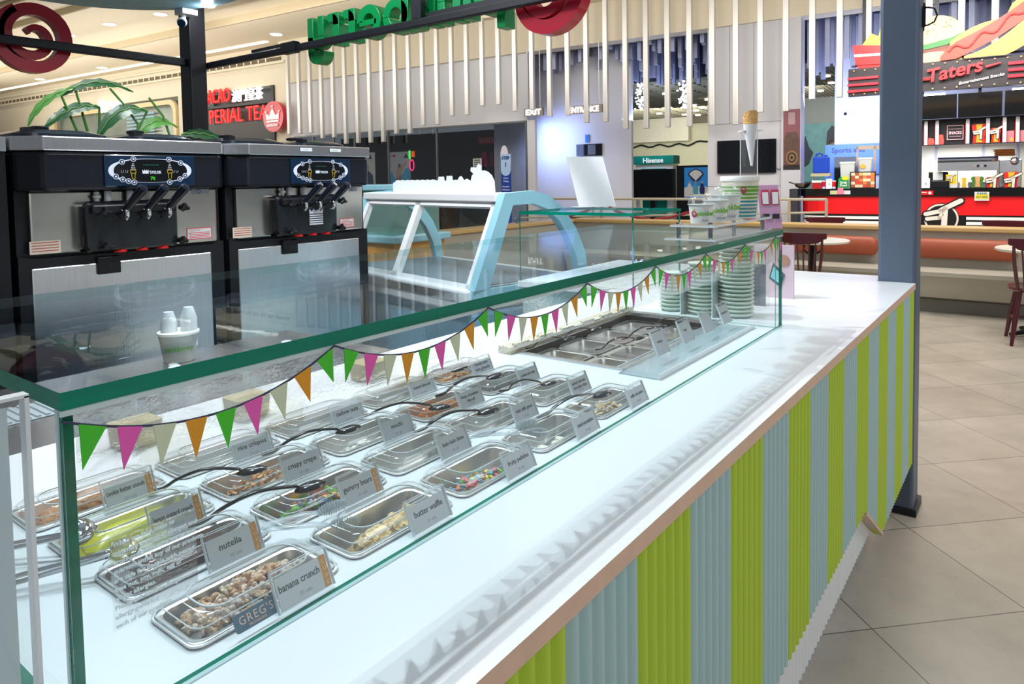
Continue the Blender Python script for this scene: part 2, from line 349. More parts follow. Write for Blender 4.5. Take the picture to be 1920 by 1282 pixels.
for (s_, t_, z_), nm in zip(dl, dn):
    t = Thing('ceiling_downlight', 'round recessed downlight glowing in the '+nm, 'light', (s_, t_, z_-.02), 'F', 'mall ceiling downlights')
    t.part('lamp_lens', MB().lathe([(.14, z_-.02), (.14, z_-.01)], (s_, t_, 0), 20), lightm)
    t.part('trim_ring', MB().lathe([(.14, z_-.012), (.18, z_-.012), (.18, z_-.001), (.14, z_-.001)], (s_, t_, 0), 20, cap0=False, cap1=False), whitep)
# --- far walls
wl = MB()
def wallrect(mb, s0, s1, z0, z1, t0=0, t1=.2, m=0): mb.box((s0, t0, z0), (s1, t1, z1), m)
wallrect(wl, -48, -16.95, 4.75, 5.4); wallrect(wl, -48, -31.3, 0, 4.75); wallrect(wl, -22.3, -20.9, 0, 4.75)
wallrect(wl, -31.3, -30.6, 0, 4.75); wallrect(wl, -30.6, -22.3, 4.32, 4.75); wallrect(wl, -20.9, -17.55, 4.28, 4.75); wallrect(wl, -17.55, -16.95, 0, 4.75)
wl.box((-48, -.12, 4.86), (-16.95, 0, 4.92)); wl.box((-48, -.08, 5.18), (-16.95, 0, 5.24))
struct('wall_left', wl, cream, 'F')
vs = MB(); vs.box((-47, -.03, 4.965), (-17.2, -.001, 5.055), 0)
for i in range(90):
    a = -47+i*.335
    if a < -17.6: vs.box((a, -.045, 4.955), (a+.05, -.001, 5.065), 1)
single('ceiling_air_slot', 'long dark slotted air grille running along the cream shop front wall', 'air grille', vs, [mat('vent dark', rgb(96, 88, 66), .6), cream], (-32, 0, 4.96), 'F')
# "for me" shop window
wn = MB()
wn.prism(rrect(4.15, 2.16, .35, 0, -26.45, 2.16) and [(p[0], p[1]) for p in rrect(4.15, 2.16, .35, 0, -26.45, 2.16)], 'y', .25, .3, 0)
fr = MB(); ro = [(p[0], .02, p[1]) for p in rrect(4.1, 2.13, .35, 0, -26.45, 2.1)]; ri = [(p[0], .02, p[1]) for p in rrect(3.95, 1.98, .28, 0, -26.45, 2.1)]
ro2 = [(p[0], -.08, p[2]) for p in ro]; ri2 = [(p[0], -.08, p[2]) for p in ri]
fr.loft([ro, ro2, ri2, ri], 0, False, False)
w1 = struct('window_1', wn, mat('dim shop window', rgb(150, 158, 146), .15, noise=.3, nscale=1.5), 'F', (-26.45, 0, 0))
o = link('window_frame', fr, mat('beige window frame', rgb(226, 206, 160), .4), w1, (-26.45, 0, 0))
pm = MB()
for i in range(9): pm.box((-25.6, .1, 2.9+i*.12), (-23.9, .14, 2.96+i*.12))
link('blind_slat_panel', pm, mat('blue white blind', rgb(150, 190, 210), .5), w1, (-26.45, 0, 0))
single('shop_lettering_sign', 'glowing white lettering reading for me above the left shop window', 'sign', MB().text('for·me', .62, (-27.0, -.1, 4.08), (1, 0, 0), (0, 0, 1), 0, .05, bold=.012, width=1.62), signw, (-26.2, -.1, 4.08), 'F')
# macao tea shop sign in its dark recess
t = Thing('tea_shop_sign', 'dark tea shop signboard with red capitals and white Chinese characters', 'sign', (-19.2, -.1, 2.9), 'F')
mb = MB(); mb.box((-20.85, .3, 2.6), (-17.62, .35, 4.26), 0); mb.box((-20.85, -.02, 2.6), (-17.62, .3, 3.28), 1); mb.box((-17.62, -.06, 2.5), (-17.52, .3, 4.27), 2)
mb.box((-20.85, .0, 3.78), (-17.62, .3, 3.86), 2)
t.part('signboard', mb, [mat('sign recess grey', rgb(52, 46, 46), .3, noise=.5, nscale=1.2), mat('sign grey lower', rgb(70, 70, 68), .5), mat('sign frame', rgb(38, 36, 38), .4)])
t.part('red_lettering', MB().text('ACAO', .62, (-20.62, -.08, 3.93), (1, 0, 0), (0, 0, 1), 0, .03, width=1.12).text('PERIAL TEA', .62, (-20.55, -.08, 3.3), (1, 0, 0), (0, 0, 1), 0, .03, width=2.75), redlit)
t.part('chinese_lettering', MB().text('澳門皇茶', .40, (-19.4, -.08, 3.93), (1, 0, 0), (0, 0, 1), 0, .03, width=1.42), signw)
t = Thing('round_crown_sign', 'round red hanging disc sign with a white crown and small wordmark', 'sign', (-17.28, -.2, 2.9), 'F')
t.part('disc', MB().lathe([(.44, -.3), (.44, -.14)], (-17.27, 0, 3.32), 32, axis='y'), mat('disc red', rgb(205, 20, 40), .25, coat=.4))
mb = MB(); cx, cz = -17.27, 3.36
mb.prism([(cx-.26, cz-.12), (cx+.26, cz-.12), (cx+.28, cz+.06), (cx+.13, cz-.02), (cx, cz+.2), (cx-.13, cz-.02), (cx-.28, cz+.06)], 'y', -.33, -.305)
mb.box((cx-.25, -.33, cz-.2), (cx+.25, -.305, cz-.15))
for a, b in ((-.28, .1), (0, .25), (.28, .1)): mb.ball((cx+a, -.32, cz+b), .03)
mb.text('amacao', .15, (cx, -.33, 3.04), (1, 0, 0), (0, 0, 1), 0, .01, 'CENTER')
t.part('crown_emblem', mb, mat('emblem white', rgb(245, 235, 235), .4, emit=.4))
# soffit over the fins
so = MB(); so.box((-16.95, -.06, 4.26), (3, .35, 5.4)); so.box((-16.95, -.3, 5.1), (3, -.06, 5.4))
struct('wall_rear_soffit', so, cream, 'F')
w2_ = MB(); wallrect(w2_, -16.95, -8.95, 2.74, 4.26, .02, .3); wallrect(w2_, -16.95, -16.75, 0, 2.74, 0, .3)
struct('wall_rear_panel', w2_, greyw, 'F')
w3_ = MB(); wallrect(w3_, -8.95, -8.75, 0, 2.74, 0, .1); wallrect(w3_, -10.6, -6.88, 0, 4.55, 1.1, 1.2)
struct('wall_rear_blue', w3_, greyw, 'F')
w4_ = MB(); wallrect(w4_, -4.82, -3.44, 0, 4.26, 0, .25); wc_ = MB().box((-3.44, -.06, 0), (-3.1, .3, 4.26)); struct('wall_column', wc_, greyw, 'F', (-3.27, 0, 0))
for z_ in (2.40, 1.2): w4_.box((-4.82, -.004, z_), (-3.44, 0, z_+.012), 1)
for s_ in (-4.4, -3.95): w4_.box((s_, -.004, 2.4), (s_+.012, 0, 4.26), 1)
struct('wall_rear_white', w4_, [greyw, mat('panel joint', rgb(150, 150, 158), .5)], 'F')
w5_ = MB(); w5_.box((-15, 13.0, 0), (-4.5, 13.1, 4.6), 0); w5_.box((-4.82, .25, 0), (-4.72, 13, 4.6), 0)
struct('wall_shop_interior', w5_, mat('interior cream wall', rgb(205, 205, 180), .6), 'F')
w6_ = MB(); w6_.box((-2.82, 2.0, 0), (2.0, 2.1, 4.6)); struct('wall_shop_blue', w6_, mat('pale lilac wall', rgb(214, 218, 240), .5), 'F')
w7_ = MB(); w7_.box((-4.70, 9.2, 0), (-2.8, 9.3, 4.6)); struct('wall_mural', w7_, mat('interior grey wall', rgb(190, 200, 200), .5), 'F')
cg = MB(); cg.box((-16.9, .3, 4.55), (3, 3.0, 4.65), 0); cg.box((-13.5, 2.98, 3.8), (3, 3.0, 4.6), 0)
struct('ceiling_shop', cg, mat('dark blue ceiling', rgb(44, 48, 66), .7), 'F')
# dark open-grid ceilings deeper inside, with downlights
for n_, (s0, s1, t0, t1, z_) in enumerate(((-13.5, -4.85, 3.0, 13.0, 3.72), (-4.7, -2.85, 2.4, 9.2, 3.72))):
    g = MB(); g.box((s0, t0, z_+.05), (s1, t1, z_+.1), 0)
    for i in range(26): a = t0+(t1-t0)*i/26; g.box((s0, a, z_), (s1, a+.02, z_+.05), 1)
    for i in range(18): a = s0+(s1-s0)*i/18; g.box((a, t0, z_), (a+.02, t1, z_+.05), 1)
    struct('ceiling_grid', g, [mat('grid void', rgb(46, 44, 36), .8), mat('grid bars', rgb(150, 148, 128), .6)], 'F')
dlp = [(-7.5, 5.0), (-7.6, 6.6), (-7.9, 8.6), (-8.4, 10.4), (-9.2, 11.6), (-9.8, 10.6), (-8.9, 12.2), (-7.9, 9.6), (-7.0, 7.2)]
nn = ['nearest the left jamb', 'behind the first star light', 'between the two star lights', 'right of the second star light', 'in the middle of the grid', 'over the left back corner', 'over the back wall', 'over the right back corner', 'nearest the right jamb']
for (a, b), nm in zip(dlp, nn):
    single('grid_downlight', 'small glowing downlight in the dark grid ceiling, '+nm, 'light', MB().lathe([(.10, 3.68), (.10, 3.715)], (a, b, 0), 12), lightw, (a, b, 3.69), 'F', 'grid ceiling downlights')
for (a, b), nm in zip([(-3.3, 4.2), (-3.4, 5.6), (-3.9, 7.2)], ['nearest', 'middle', 'farthest']):
    single('grid_downlight', 'glowing downlight above the sports mural, the %s of its row' % nm, 'light', MB().lathe([(.08, 3.68), (.08, 3.715)], (a, b, 0), 12), lightw, (a, b, 3.68), 'F', 'downlights above the sports mural')
# hanging aluminium fins
FZ = [2.776,2.772,2.772,2.602,2.604,2.42,2.422,2.415,2.413,2.593,2.578,2.753,2.752,2.93,2.927,3.103,3.1,2.921,2.92,2.746,2.743,2.569,2.558,2.387,2.378,2.379,2.368,2.367,2.355,2.552,2.542,2.72,2.724,2.897,2.9,3.069,3.078,3.259,3.26]
for i, z0 in enumerate(FZ):
    s_ = -16.515+.44044*i
    where = ('above the dark shop window' if i < 17 else 'before the blue lit wall' if i < 23 else 'before the store entrance' if i < 26 else 'before the white wall with the television' if i < 30 else 'before the snack bar')
    single('hanging_fin', 'pale hanging fin %s, %s from the left' % (where, ['first','second','third','fourth','fifth','sixth','seventh','eighth','ninth','tenth','eleventh','twelfth','thirteenth','fourteenth','fifteenth','sixteenth','seventeenth','eighteenth','nineteenth','twentieth','twenty-first','twenty-second','twenty-third','twenty-fourth','twenty-fifth','twenty-sixth','twenty-seventh','twenty-eighth','twenty-ninth','thirtieth','thirty-first','thirty-second','thirty-third','thirty-fourth','thirty-fifth','thirty-sixth','thirty-seventh','thirty-eighth','thirty-ninth'][i]),
           'ceiling fin', MB().box((s_-.05, -.4, z0), (s_+.05, -.31, 5.095)), alu, (s_, -.35, z0), 'F', 'hanging ceiling fins', bevel=.008)
# small hanging tubes inside the shop
proto = None
tubem = mat('grey baffle', rgb(150, 156, 184), .4, .3)
spots = []
for r_ in range(3):
    for c_ in range(15): spots.append((-9.0+c_*.28+random.uniform(-.06, .06), .5+r_*.25, random.choice((3.9, 4.0, 4.1, 4.2))))
for r_ in range(7):
    for c_ in range(12): spots.append((-8.3+c_*.29+random.uniform(-.06, .06)+(7-r_)*.06, 1.35+r_*.24, random.choice((3.6, 3.7, 3.8, 3.9, 4.0))-.0*r_))
for r_ in range(4):
    for c_ in range(14): spots.append((-3.0+c_*.28+random.uniform(-.05, .05), .5+r_*.36, random.choice((3.3, 3.4, 3.5, 3.6, 3.75, 3.9))))
for (a, b, z0) in spots:
    if -4.95 < a < -4.6: continue
    if proto is None:
        proto = single('hanging_baffle', 'short square grey baffle hanging from the dark shop ceiling behind the fins', 'ceiling baffle', MB().box((-.04, -.04, 0), (.04, .04, 1.2)), tubem, (0, 0, 0), 'F', 'hanging baffles inside the store')
        q = proto
    else: q = proto.copy(); COL.objects.link(q)
    q.location = fpt(a, b, z0); q.scale = (1, 1, (4.55-z0)/1.2)
# dark shop window with its displays
sw = MB(); sw.box((-16.75, 1.8, 0), (-8.75, 1.9, 2.74)); struct('wall_dark_shop', sw, darkint, 'F')
gw = MB(); gw.box((-16.75, .05, 0), (-8.95, .06, 2.74)); w_ = struct('window_2', gw, darkglass, 'F', (-12.8, 0, 0))
fr = MB()
for s_ in (-16.0, -15.2, -14.4, -13.2, -11.6, -9.0): fr.box((s_, .0, 0), (s_+.04, .05, 2.74))
fr.box((-16.75, 0, 2.7), (-8.95, .05, 2.74)); link('window_frame', fr, mat('window mullion', rgb(120, 125, 125), .3, .6), w_, (-12.8, 0, 0))
def poster(name, label, s0, s1, z0, z1, t_, figs, back, extra=None, mats=(), cat='poster'):
    t = Thing(name, label, cat, ((s0+s1)/2, t_, z0), 'F')
    t.part('sheet', MB().box((s0, t_, z0), (s1, t_+.02, z1)), back)
    mb = MB()
    for m_, poly in figs: mb.prism([(s0+(s1-s0)*a, z0+(z1-z0)*b) for a, b in poly], 'y', t_-.004, t_-.001, m_)
    if extra: extra(mb)
    t.part('artwork', mb, list(mats)); return t
sk = [rgb(206, 170, 150), rgb(70, 80, 100), rgb(90, 180, 215), rgb(240, 240, 240), rgb(205, 60, 60)]
SK = [mat('print skin', sk[0], .5), mat('print slate', sk[1], .5), mat('print sky', sk[2], .5), mat('print white', sk[3], .5), mat('print red', sk[4], .5), mat('print navy', rgb(20, 40, 110), .5), mat('print gold', rgb(235, 180, 60), .5)]
poster('window_poster', 'white poster of a boy in grey behind the dark shop glass', -14.5, -13.94, 1.25, 2.2, .3,
       [(0, [(.45, .45), (.6, .48), (.62, .62), (.5, .66), (.42, .58)]), (1, [(.5, .1), (.9, .1), (.85, .35), (.6, .48), (.45, .4)]), (0, [(.25, .2), (.5, .28), (.5, .33), (.25, .25)]), (1, [(.6, .82), (.72, .95), (.84, .82)])], mat('poster cream', rgb(226, 222, 205), .5), None, SK)
poster('window_poster', 'white and blue sports poster with a raised arm figure behind the dark shop glass', -13.44, -12.7, 1.25, 2.18, .3,
       [(2, [(0, .1), (1, .1), (1, .5), (.8, .55), (.7, .4), (.5, .3), (.3, .25), (.15, .45), (0, .35)]), (0, [(.35, .15), (.6, .15), (.58, .45), (.75, .6), (.85, .68), (.8, .73), (.6, .62), (.5, .62), (.4, .58), (.33, .4)]), (1, [(.45, .55), (.58, .57), (.56, .66), (.45, .66)]), (4, [(.1, .88), (.35, .86), (.3, .94)]), (1, [(.7, .82), (.82, .96), (.94, .82)]), (3, [(.35, .1), (.62, .1), (.66, .28), (.5, .2), (.32, .3)])], mat('poster grey white', rgb(200, 200, 200), .5), None, SK)
t = Thing('neon_window_sign', 'small neon sign with a pink ring and green bar behind the dark shop glass', 'neon sign', (-12.6, .25, 1.7), 'F')
t.part('pink_ring', MB().tube([(-12.6+.07*math.cos(a*PI/8), .25, 1.82+.14*math.sin(a*PI/8)) for a in range(17)], .014), mat('neon pink', rgb(255, 60, 120), .5, emit=3))
t.part('green_bar', MB().box((-12.69, .24, 1.98), (-12.64, .26, 2.2)), mat('neon green', rgb(70, 240, 90), .5, emit=2.5))
t.part('orange_mark', MB().box((-12.6, .24, 2.03), (-12.5, .26, 2.18)), mat('neon orange', rgb(240, 90, 40), .5, emit=1.5))
clr = [mat('cloth '+n_, c_, .7) for n_, c_ in (('magenta', rgb(170, 40, 90)), ('wine', rgb(110, 20, 40)), ('slate', rgb(80, 90, 110)), ('rose', rgb(190, 110, 140)))]
for i in range(9):
    s_ = -11.2+i*.26; h_ = .5
    mb = MB().prism([(s_-.1, 1.75), (s_+.1, 1.75), (s_+.08, 2.1), (s_+.03, 2.16), (s_-.03, 2.16), (s_-.08, 2.1)], 'y', 1.5, 1.56)
    single('hanging_garment', '%s garment hanging inside the dark shop, %s of the rack' % (['magenta', 'wine', 'slate', 'rose'][i % 4], ['leftmost', 'second', 'third', 'fourth', 'fifth', 'sixth', 'seventh', 'eighth', 'rightmost'][i]), 'garment', mb, clr[i % 4], (s_, 1.5, 1.75), 'F', 'garments in the dark shop')
for i, (a, b, r_) in enumerate([(-11.3, 2.52, 'left'), (-10.0, 2.5, 'right')]):
    mb = MB().box((a, 1.4, b-.17), (a+.8, 1.44, b), 0)
    t = Thing('red_sale_sign', 'red sale sign with white marks inside the dark shop, the %s one' % r_, 'sign', (a, 1.4, b-.17), 'F', 'red sale signs')
    t.part('board', mb, mat('sale red', rgb(150, 25, 35), .5, emit=.15)); t.part('lettering', MB().text('SALE SALE', .14, (a+.05, 1.39, b-.13), (1, 0, 0), (0, 0, 1), 0, .004, width=.68), mat('sale white', rgb(210, 190, 190), .5))
t = Thing('hours_notice', 'small pale paper notice stuck on the dark shop glass', 'notice', (-10.34, -.01, 1.68), 'F')
t.part('paper', MB().box((-10.47, -.01, 1.68), (-10.22, .0, 1.92)), mat('notice paper', rgb(170, 180, 175), .5))
mb = MB()
for i in range(4): mb.box((-10.43, -.014, 1.72+i*.05), (-10.26, -.011, 1.74+i*.05))
t.part('print', mb, inkm)
t = Thing('queue_banner', 'tall blue STEP 1 banner with a white petal behind it before the dark shop', 'banner', (-9.31, -.35, 0), 'F')
t.part('banner_sheet', MB().box((-9.44, -.36, .3), (-9.18, -.34, 1.72)), mat('banner blue', rgb(24, 62, 160), .4))
mb = MB(); mb.box((-9.44, -.362, 1.62), (-9.18, -.34, 1.98)); mb.prism(arc(-9.31, 1.62, .13, 180, 360, 14), 'y', -.364, -.36); t.part('banner_head', mb, mat('banner pale', rgb(170, 200, 235), .4))
mb = MB().text('STEP', .1, (-9.31, -.368, 1.86), (1, 0, 0), (0, 0, 1), 0, .002, 'CENTER', bold=.003).text('1', .13, (-9.31, -.368, 1.70), (1, 0, 0), (0, 0, 1), 0, .002, 'CENTER', bold=.004); t.part('step_lettering', mb, mat('banner navy ink', rgb(20, 50, 140), .5))
mb = MB()
for i, tx in enumerate(('Order', 'Taking', 'Voucher', 'Validation', 'Signing', 'of Waiver')): mb.text(tx, .055, (-9.31, -.368, 1.42-i*.07-(i//2)*.05), (1, 0, 0), (0, 0, 1), 0, .002, 'CENTER')
mb.loft([[(-9.31+.09*math.cos(a), -.366, .98+.09*math.sin(a)) for a in [2*PI*i/20 for i in range(20)]], [(-9.31+.075*math.cos(a), -.366, .98+.075*math.sin(a)) for a in [2*PI*i/20 for i in range(20)]]], 0, False, False)
t.part('list_lettering', mb, mat('banner white ink', rgb(230, 235, 245), .5))
t.part('petal', MB().prism([(-9.37+.1*math.cos(a), 1.95+.23*math.sin(a)) for a in [2*PI*i/18 for i in range(18)]], 'y', -.33, -.31), mat('petal lilac', rgb(214, 206, 222), .5))
t.part('pole', MB().cyl((-9.31, -.33, 0), (-9.31, -.33, 1.6), .012), chrome)
for nm, tx, s0, s1, zz, x0 in (('exit_sign', 'EXIT', -8.93, -8.45, 2.9, 'left'), ('entrance_sign', 'ENTRANCE', -7.86, -7.01, 2.875, 'right')):
    t = Thing(nm, 'grey hanging sign with glowing letters %s before the blue lit wall' % tx, 'sign', ((s0+s1)/2, -.15, zz-.09), 'F')
    t.part('sign_box', MB().box((s0, -.15, zz-.085), (s1, -.09, zz+.085)), mat('sign taupe', rgb(150, 138, 132), .5))
    t.part('lettering', MB().text(tx, .17, ((s0+s1)/2, -.16, zz-.06), (1, 0, 0), (0, 0, 1), 0, .01, 'CENTER', bold=.004, width=(s1-s0)*.82), signw)
    t.part('hanging_rod', MB().cyl((s0+.08, -.12, zz+.085), (s0+.08, -.12, 4.26), .01, 0, 8), alu); t.part('hanging_rod', MB().cyl((s1-.08, -.12, zz+.085), (s1-.08, -.12, 4.26), .01, 0, 8), alu)
single('wall_hatch', 'dark wall hatch with a grey panel in the blue lit wall', 'hatch', MB().box((-8.25, 1.06, 1.93), (-7.6, 1.1, 2.2), 0).box((-7.95, 1.05, 1.95), (-7.75, 1.06, 2.18), 1), [blackgl, mat('hatch grey', rgb(90, 96, 110), .3)], (-8, 1.06, 1.8), 'F')
single('blue_wall_plate', 'small blue plate on the blue lit wall above the hatch', 'sign', MB().box((-8.02, 1.07, 2.24), (-7.92, 1.1, 2.42)), mat('plate blue', rgb(40, 110, 190), .4), (-8.1, 1.07, 2.2), 'F')
# star-shaped string lights
for (a, b, nm) in ((-7.04, 3.32, 'left'), (-5.96, 3.27, 'right')):
    mb = MB(); random.seed(int(b*100))
    for i in range(60):
        x = random.gauss(0, .06); z = random.uniform(-.3, .3); mb.ball((a+x, 2.0+random.uniform(-.06, .06), b+z), .022, 0, 6, 4)
    t = Thing('star_light', 'dense white cluster light hanging in the store entrance, the %s one' % nm, 'light', (a, 2, b-.35), 'F', 'cluster lights in the store entrance')
    t.part('light_cluster', mb, mat('cluster white', rgb(225, 235, 255), .5, emit=9)); t.part('cord', MB().cyl((a, 2, b+.3), (a, 2, 4.5), .006, 0, 6), black)
# cable across interior wall
pts = [(-12.4+i*.16, 12.9, 2.66+.05*math.sin(i*1.3)+.025*(i > 18)*(i-18)) for i in range(26)]
single('draped_cable', 'black cable draped across the pale interior wall above the green brand stand', 'cable', MB().tube(pts, .035, 0, 6), black, (-10, 12.9, 2.6), 'F')
single('interior_bulkhead', 'pale stepped bulkhead hanging below the grid ceiling in the store entrance', 'bulkhead', MB().box((-13.0, 12.6, 2.8), (-9.4, 12.85, 3.7)).box((-9.4, 12.6, 3.45), (-8.3, 12.85, 3.7), 1), [mat('bulkhead white', rgb(226, 224, 208), .5), mat('bulkhead dark', rgb(90, 84, 68), .5)], (-11, 12.7, 2.8), 'F')
t = Thing('brand_stand', 'white and green Hisense display stand in the store entrance', 'display stand', (-7.08, 3, 0), 'F')
t.part('stand_body', MB().box((-7.57, 3, 0), (-6.6, 3.4, 1.72)), whitepl)
t.part('green_header', MB().box((-7.61, 2.95, 1.73), (-6.565, 3.4, 1.94)).box((-7.4, 2.94, .4), (-6.75, 3, 1.62)), mat('brand green', rgb(0, 122, 108), .4))
t.part('lettering', MB().text('Hisense', .17, (-7.09, 2.94, 1.77), (1, 0, 0), (0, 0, 1), 0, .006, 'CENTER', bold=.003), mat('letter white', rgb(240, 245, 245), .5, emit=.3))
t = Thing('television', 'large switched-off television on a stand before the green brand stand', 'television', (-6.94, 2.5, 0), 'F')
t.part('screen', MB().box((-7.52, 2.5, .9), (-6.36, 2.54, 1.6)), blackgl, bevel=.006); t.part('stand', MB().box((-7.2, 2.45, 0), (-6.7, 2.7, .05)).box((-7.0, 2.52, .05), (-6.88, 2.58, .95)), black)
t = Thing('poster_kiosk', 'black freestanding screen showing a blue sports poster, right of the switched-off television', 'display', (-5.95, 2.5, 0), 'F')
t.part('black_case', MB().box((-6.33, 2.5, 0), (-5.56, 2.6, 1.67)), blackgl); t.part('poster_sheet', MB().box((-6.14, 2.49, .9), (-5.58, 2.5, 1.62)), mat('poster blue', rgb(40, 130, 205), .3, emit=.35))
def pf_(P): return [(-6.14+.56*a, .9+.72*b) for a, b in P]
mb = MB(); mb.prism(pf_([(0, .05), (1, .05), (1, .35), (.75, .42), (.5, .35), (.2, .4), (0, .33)]), 'y', 2.486, 2.489, 0)
mb.prism(pf_([(.25, .88), (.5, .97), (.75, .88), (.85, .78), (.7, .62), (.5, .5), (.3, .62), (.15, .78)]), 'y', 2.482, 2.485, 1); mb.prism(pf_([(.3, .86), (.5, .93), (.7, .86), (.78, .78), (.5, .57), (.22, .78)]), 'y', 2.478, 2.481, 0)
for x_, m_ in ((.25, 0), (.5, 2), (.78, 1)): mb.prism(pf_([(x_-.1, .15), (x_+.08, .12), (x_+.1, .32), (x_+.02, .5), (x_-.06, .48), (x_-.12, .3)]), 'y', 2.474, 2.477, m_); mb.prism(pf_([(x_-.03, .48), (x_+.04, .48), (x_+.03, .56), (x_-.03, .56)]), 'y', 2.47, 2.473, 3)
t.part('artwork', mb, [SK[3], SK[5], SK[2], SK[0]])
t = Thing('television', 'black wall television on the white panel behind the waffle cone', 'television', (-4.07, -.05, 1.45), 'F')
t.part('screen', MB().box((-4.62, -.06, 1.45), (-3.53, -.01, 2.08)), blackgl, bevel=.005); t.part('plug_cable', MB().tube([(-3.55, -.03, 1.55), (-3.47, -.02, 1.5), (-3.44, -.02, 1.56)], .006, 0, 6), black)
mb_ex = lambda mb: [mb.prism([(-3.25+.13*math.cos(a)*k_, 1.72+.16*math.sin(a)*k_) for a in [2*PI*i/16 for i in range(16)]], 'y', -.068-.003*j, -.066-.003*j, m_) for j, (k_, m_) in enumerate(((1, 1), (.8, 0), (.6, 1), (.4, 0), (.2, 1)))]
poster('column_poster', 'tall dark red sports poster on the mall column left of the snack bar', -3.4, -3.11, 1.5, 2.6, -.065,
       [(2, [(.05, .05), (.95, .05), (.95, .5), (.8, .62), (.2, .62), (.05, .5)]), (3, [(.3, .75), (.7, .75), (.7, .95), (.3, .95)]), (1, [(0, 0), (1, 0), (1, .08), (0, .08)])], mat('poster maroon', rgb(140, 84, 92), .4), mb_ex,
       [mat('poster brass', rgb(150, 112, 70), .4), mat('poster black', rgb(40, 36, 40), .4), mat('poster brown', rgb(96, 70, 60), .5, noise=.5, nscale=14), mat('poster grey', rgb(176, 150, 156), .4)])
poster('wall_mural', 'turquoise painted sports mural with a capped figure deep behind the snack bar', -4.76, -3.5, 1.2, 2.95, 9.1,
       [(0, [(.0, .55), (.12, .8), (.2, .6), (.3, .5), (.2, .3), (.0, .2)]), (0, [(.58, .62), (.6, .85), (.7, .95), (.85, .9), (.9, .72), (.75, .66)]), (1, [(.62, .48), (.85, .46), (.88, .7), (.7, .72), (.58, .62)]), (2, [(.5, .1), (1, .1), (1, .45), (.8, .5), (.6, .42)])], mat('mural aqua', rgb(140, 205, 210), .5, noise=.3, nscale=5), None,
       [SK[1], SK[0], mat('mural turquoise', rgb(60, 190, 200), .5)], 'mural')
t = Thing('sports_shop_fascia', 'bright blue fascia with navy lettering Sports and behind the snack bar counter', 'sign', (-2.4, 1.95, 0), 'F')
t.part('fascia_board', MB().box((-2.98, 1.9, 1.4), (-1.2, 1.98, 2.0)).box((-2.98, 1.9, 0), (-2.8, 1.98, 1.4)), mat('fascia blue', rgb(70, 120, 235), .4, emit=.25))
t.part('lettering', MB().text('Sports and', .14, (-2.86, 1.89, 1.84), (1, 0, 0), (0, 0, 1), 0, .006, bold=.002), mat('fascia navy', rgb(16, 36, 110), .4))
t.part('dark_screen', MB().box((-2.8, 1.86, 1.1), (-2.4, 1.9, 1.75)), blackgl)
single('wall_sensor', 'small dark round sensor on the pale lilac wall', 'sensor', MB().ball((-2.62, 1.98, 2.62), .03), black, (-2.62, 1.98, 2.6), 'F')

# ================================================================== SNACK BAR (far right)
random.seed(11)
t = Thing('snack_bar_counter', 'curved snack bar counter with a black top, red front and black and white stripes', 'counter', (-.8, -1.2, 0), 'F')
ol = [(-2.72, -.75)]+[(-2.5+.42*math.cos(math.radians(a)), -.8+.42*math.sin(math.radians(a))) for a in (180, 195, 210, 225, 240, 255)]+[(-2.4, -1.22), (2.2, -1.22), (2.2, -.75)]
def band(z0, z1, d=0):
    return MB().prism([(x-(d if x < -2.45 else 0), y-d if y < -.9 else y) for x, y in ol], 'z', z0, z1)
t.part('counter_top', band(1.04, 1.165, .03), mat('counter black', rgb(14, 14, 16), .15, coat=.5)); t.part('red_front', band(.755, 1.04), reds)
sb = band(0, .755, -.01); t.part('striped_base', sb, mat('counter base black', rgb(18, 18, 20), .3))
mb = MB()
for z_ in (.675, .60):
    mb.prism([(x-(.004 if x < -2.45 else 0), y-.004) for x, y in ol[1:8]]+[(-1.32, -1.224), (-1.32, -1.2), (-2.45, -1.2)], 'z', z_, z_+.045)
    mb.box((-.56, -1.224, z_+.01), (2.2, -1.2, z_+.055))
t.part('white_stripes', mb, whitep)
def J(d=0): # pointing-hand T emblem strokes
    return [[(-.2-d, .06+d), (.02, .1+d), (.1, .16+d), (.3+d, .28+d), (.32+d, .2), (.14, .06), (.12, -.1), (.1, -.3), (-.04, -.3), (-.02, -.06), (-.1, .0), (-.22-d, .0-d)]]
def emblem(mb, cx, cz, k, y, m0, m1):
    for d, m_, yy in ((.022, m0, y), (0, m1, y-.004)):
        for a, b, r_ in (((-.2, .03), (.04, .09), .035), ((.02, .1), (.3, .26), .038), ((.08, .12), (.06, -.26), .042), ((-.18, -.05), (.0, -.03), .032), ((.0, -.03), (.03, .02), .03)):
            v = Vector((b[0]-a[0], b[1]-a[1])); L_ = v.length; n = Vector((-v.y, v.x))/L_; r2_ = r_+d
            po = []; a0 = math.degrees(math.atan2(n.y, n.x))
            po += [(a[0]+r2_*math.cos(math.radians(a0+i*30)), a[1]+r2_*math.sin(math.radians(a0+i*30))) for i in range(7)]
            po += [(b[0]+r2_*math.cos(math.radians(a0+180+i*30)), b[1]+r2_*math.sin(math.radians(a0+180+i*30))) for i in range(7)]
            mb.prism([(cx+k*p[0], cz+k*p[1]) for p in po], 'y', yy, yy+.003, m_)
mb = MB(); mb.prism(arc(-.88, .70, .235, 0, 360, 36)[:-1], 'y', -1.226, -1.22, 1); mb.prism(arc(-.88, .70, .225, 0, 360, 36)[:-1], 'y', -1.229, -1.226, 0); mb.prism(arc(-.88, .70, .20, 0, 360, 36)[:-1], 'y', -1.232, -1.229, 1)
emblem(mb, -.9, .74, .9, -1.24, 1, 0); t.part('round_emblem', mb, [mat('emblem cream', rgb(235, 225, 215), .4), mat('emblem black', rgb(16, 16, 18), .4)])
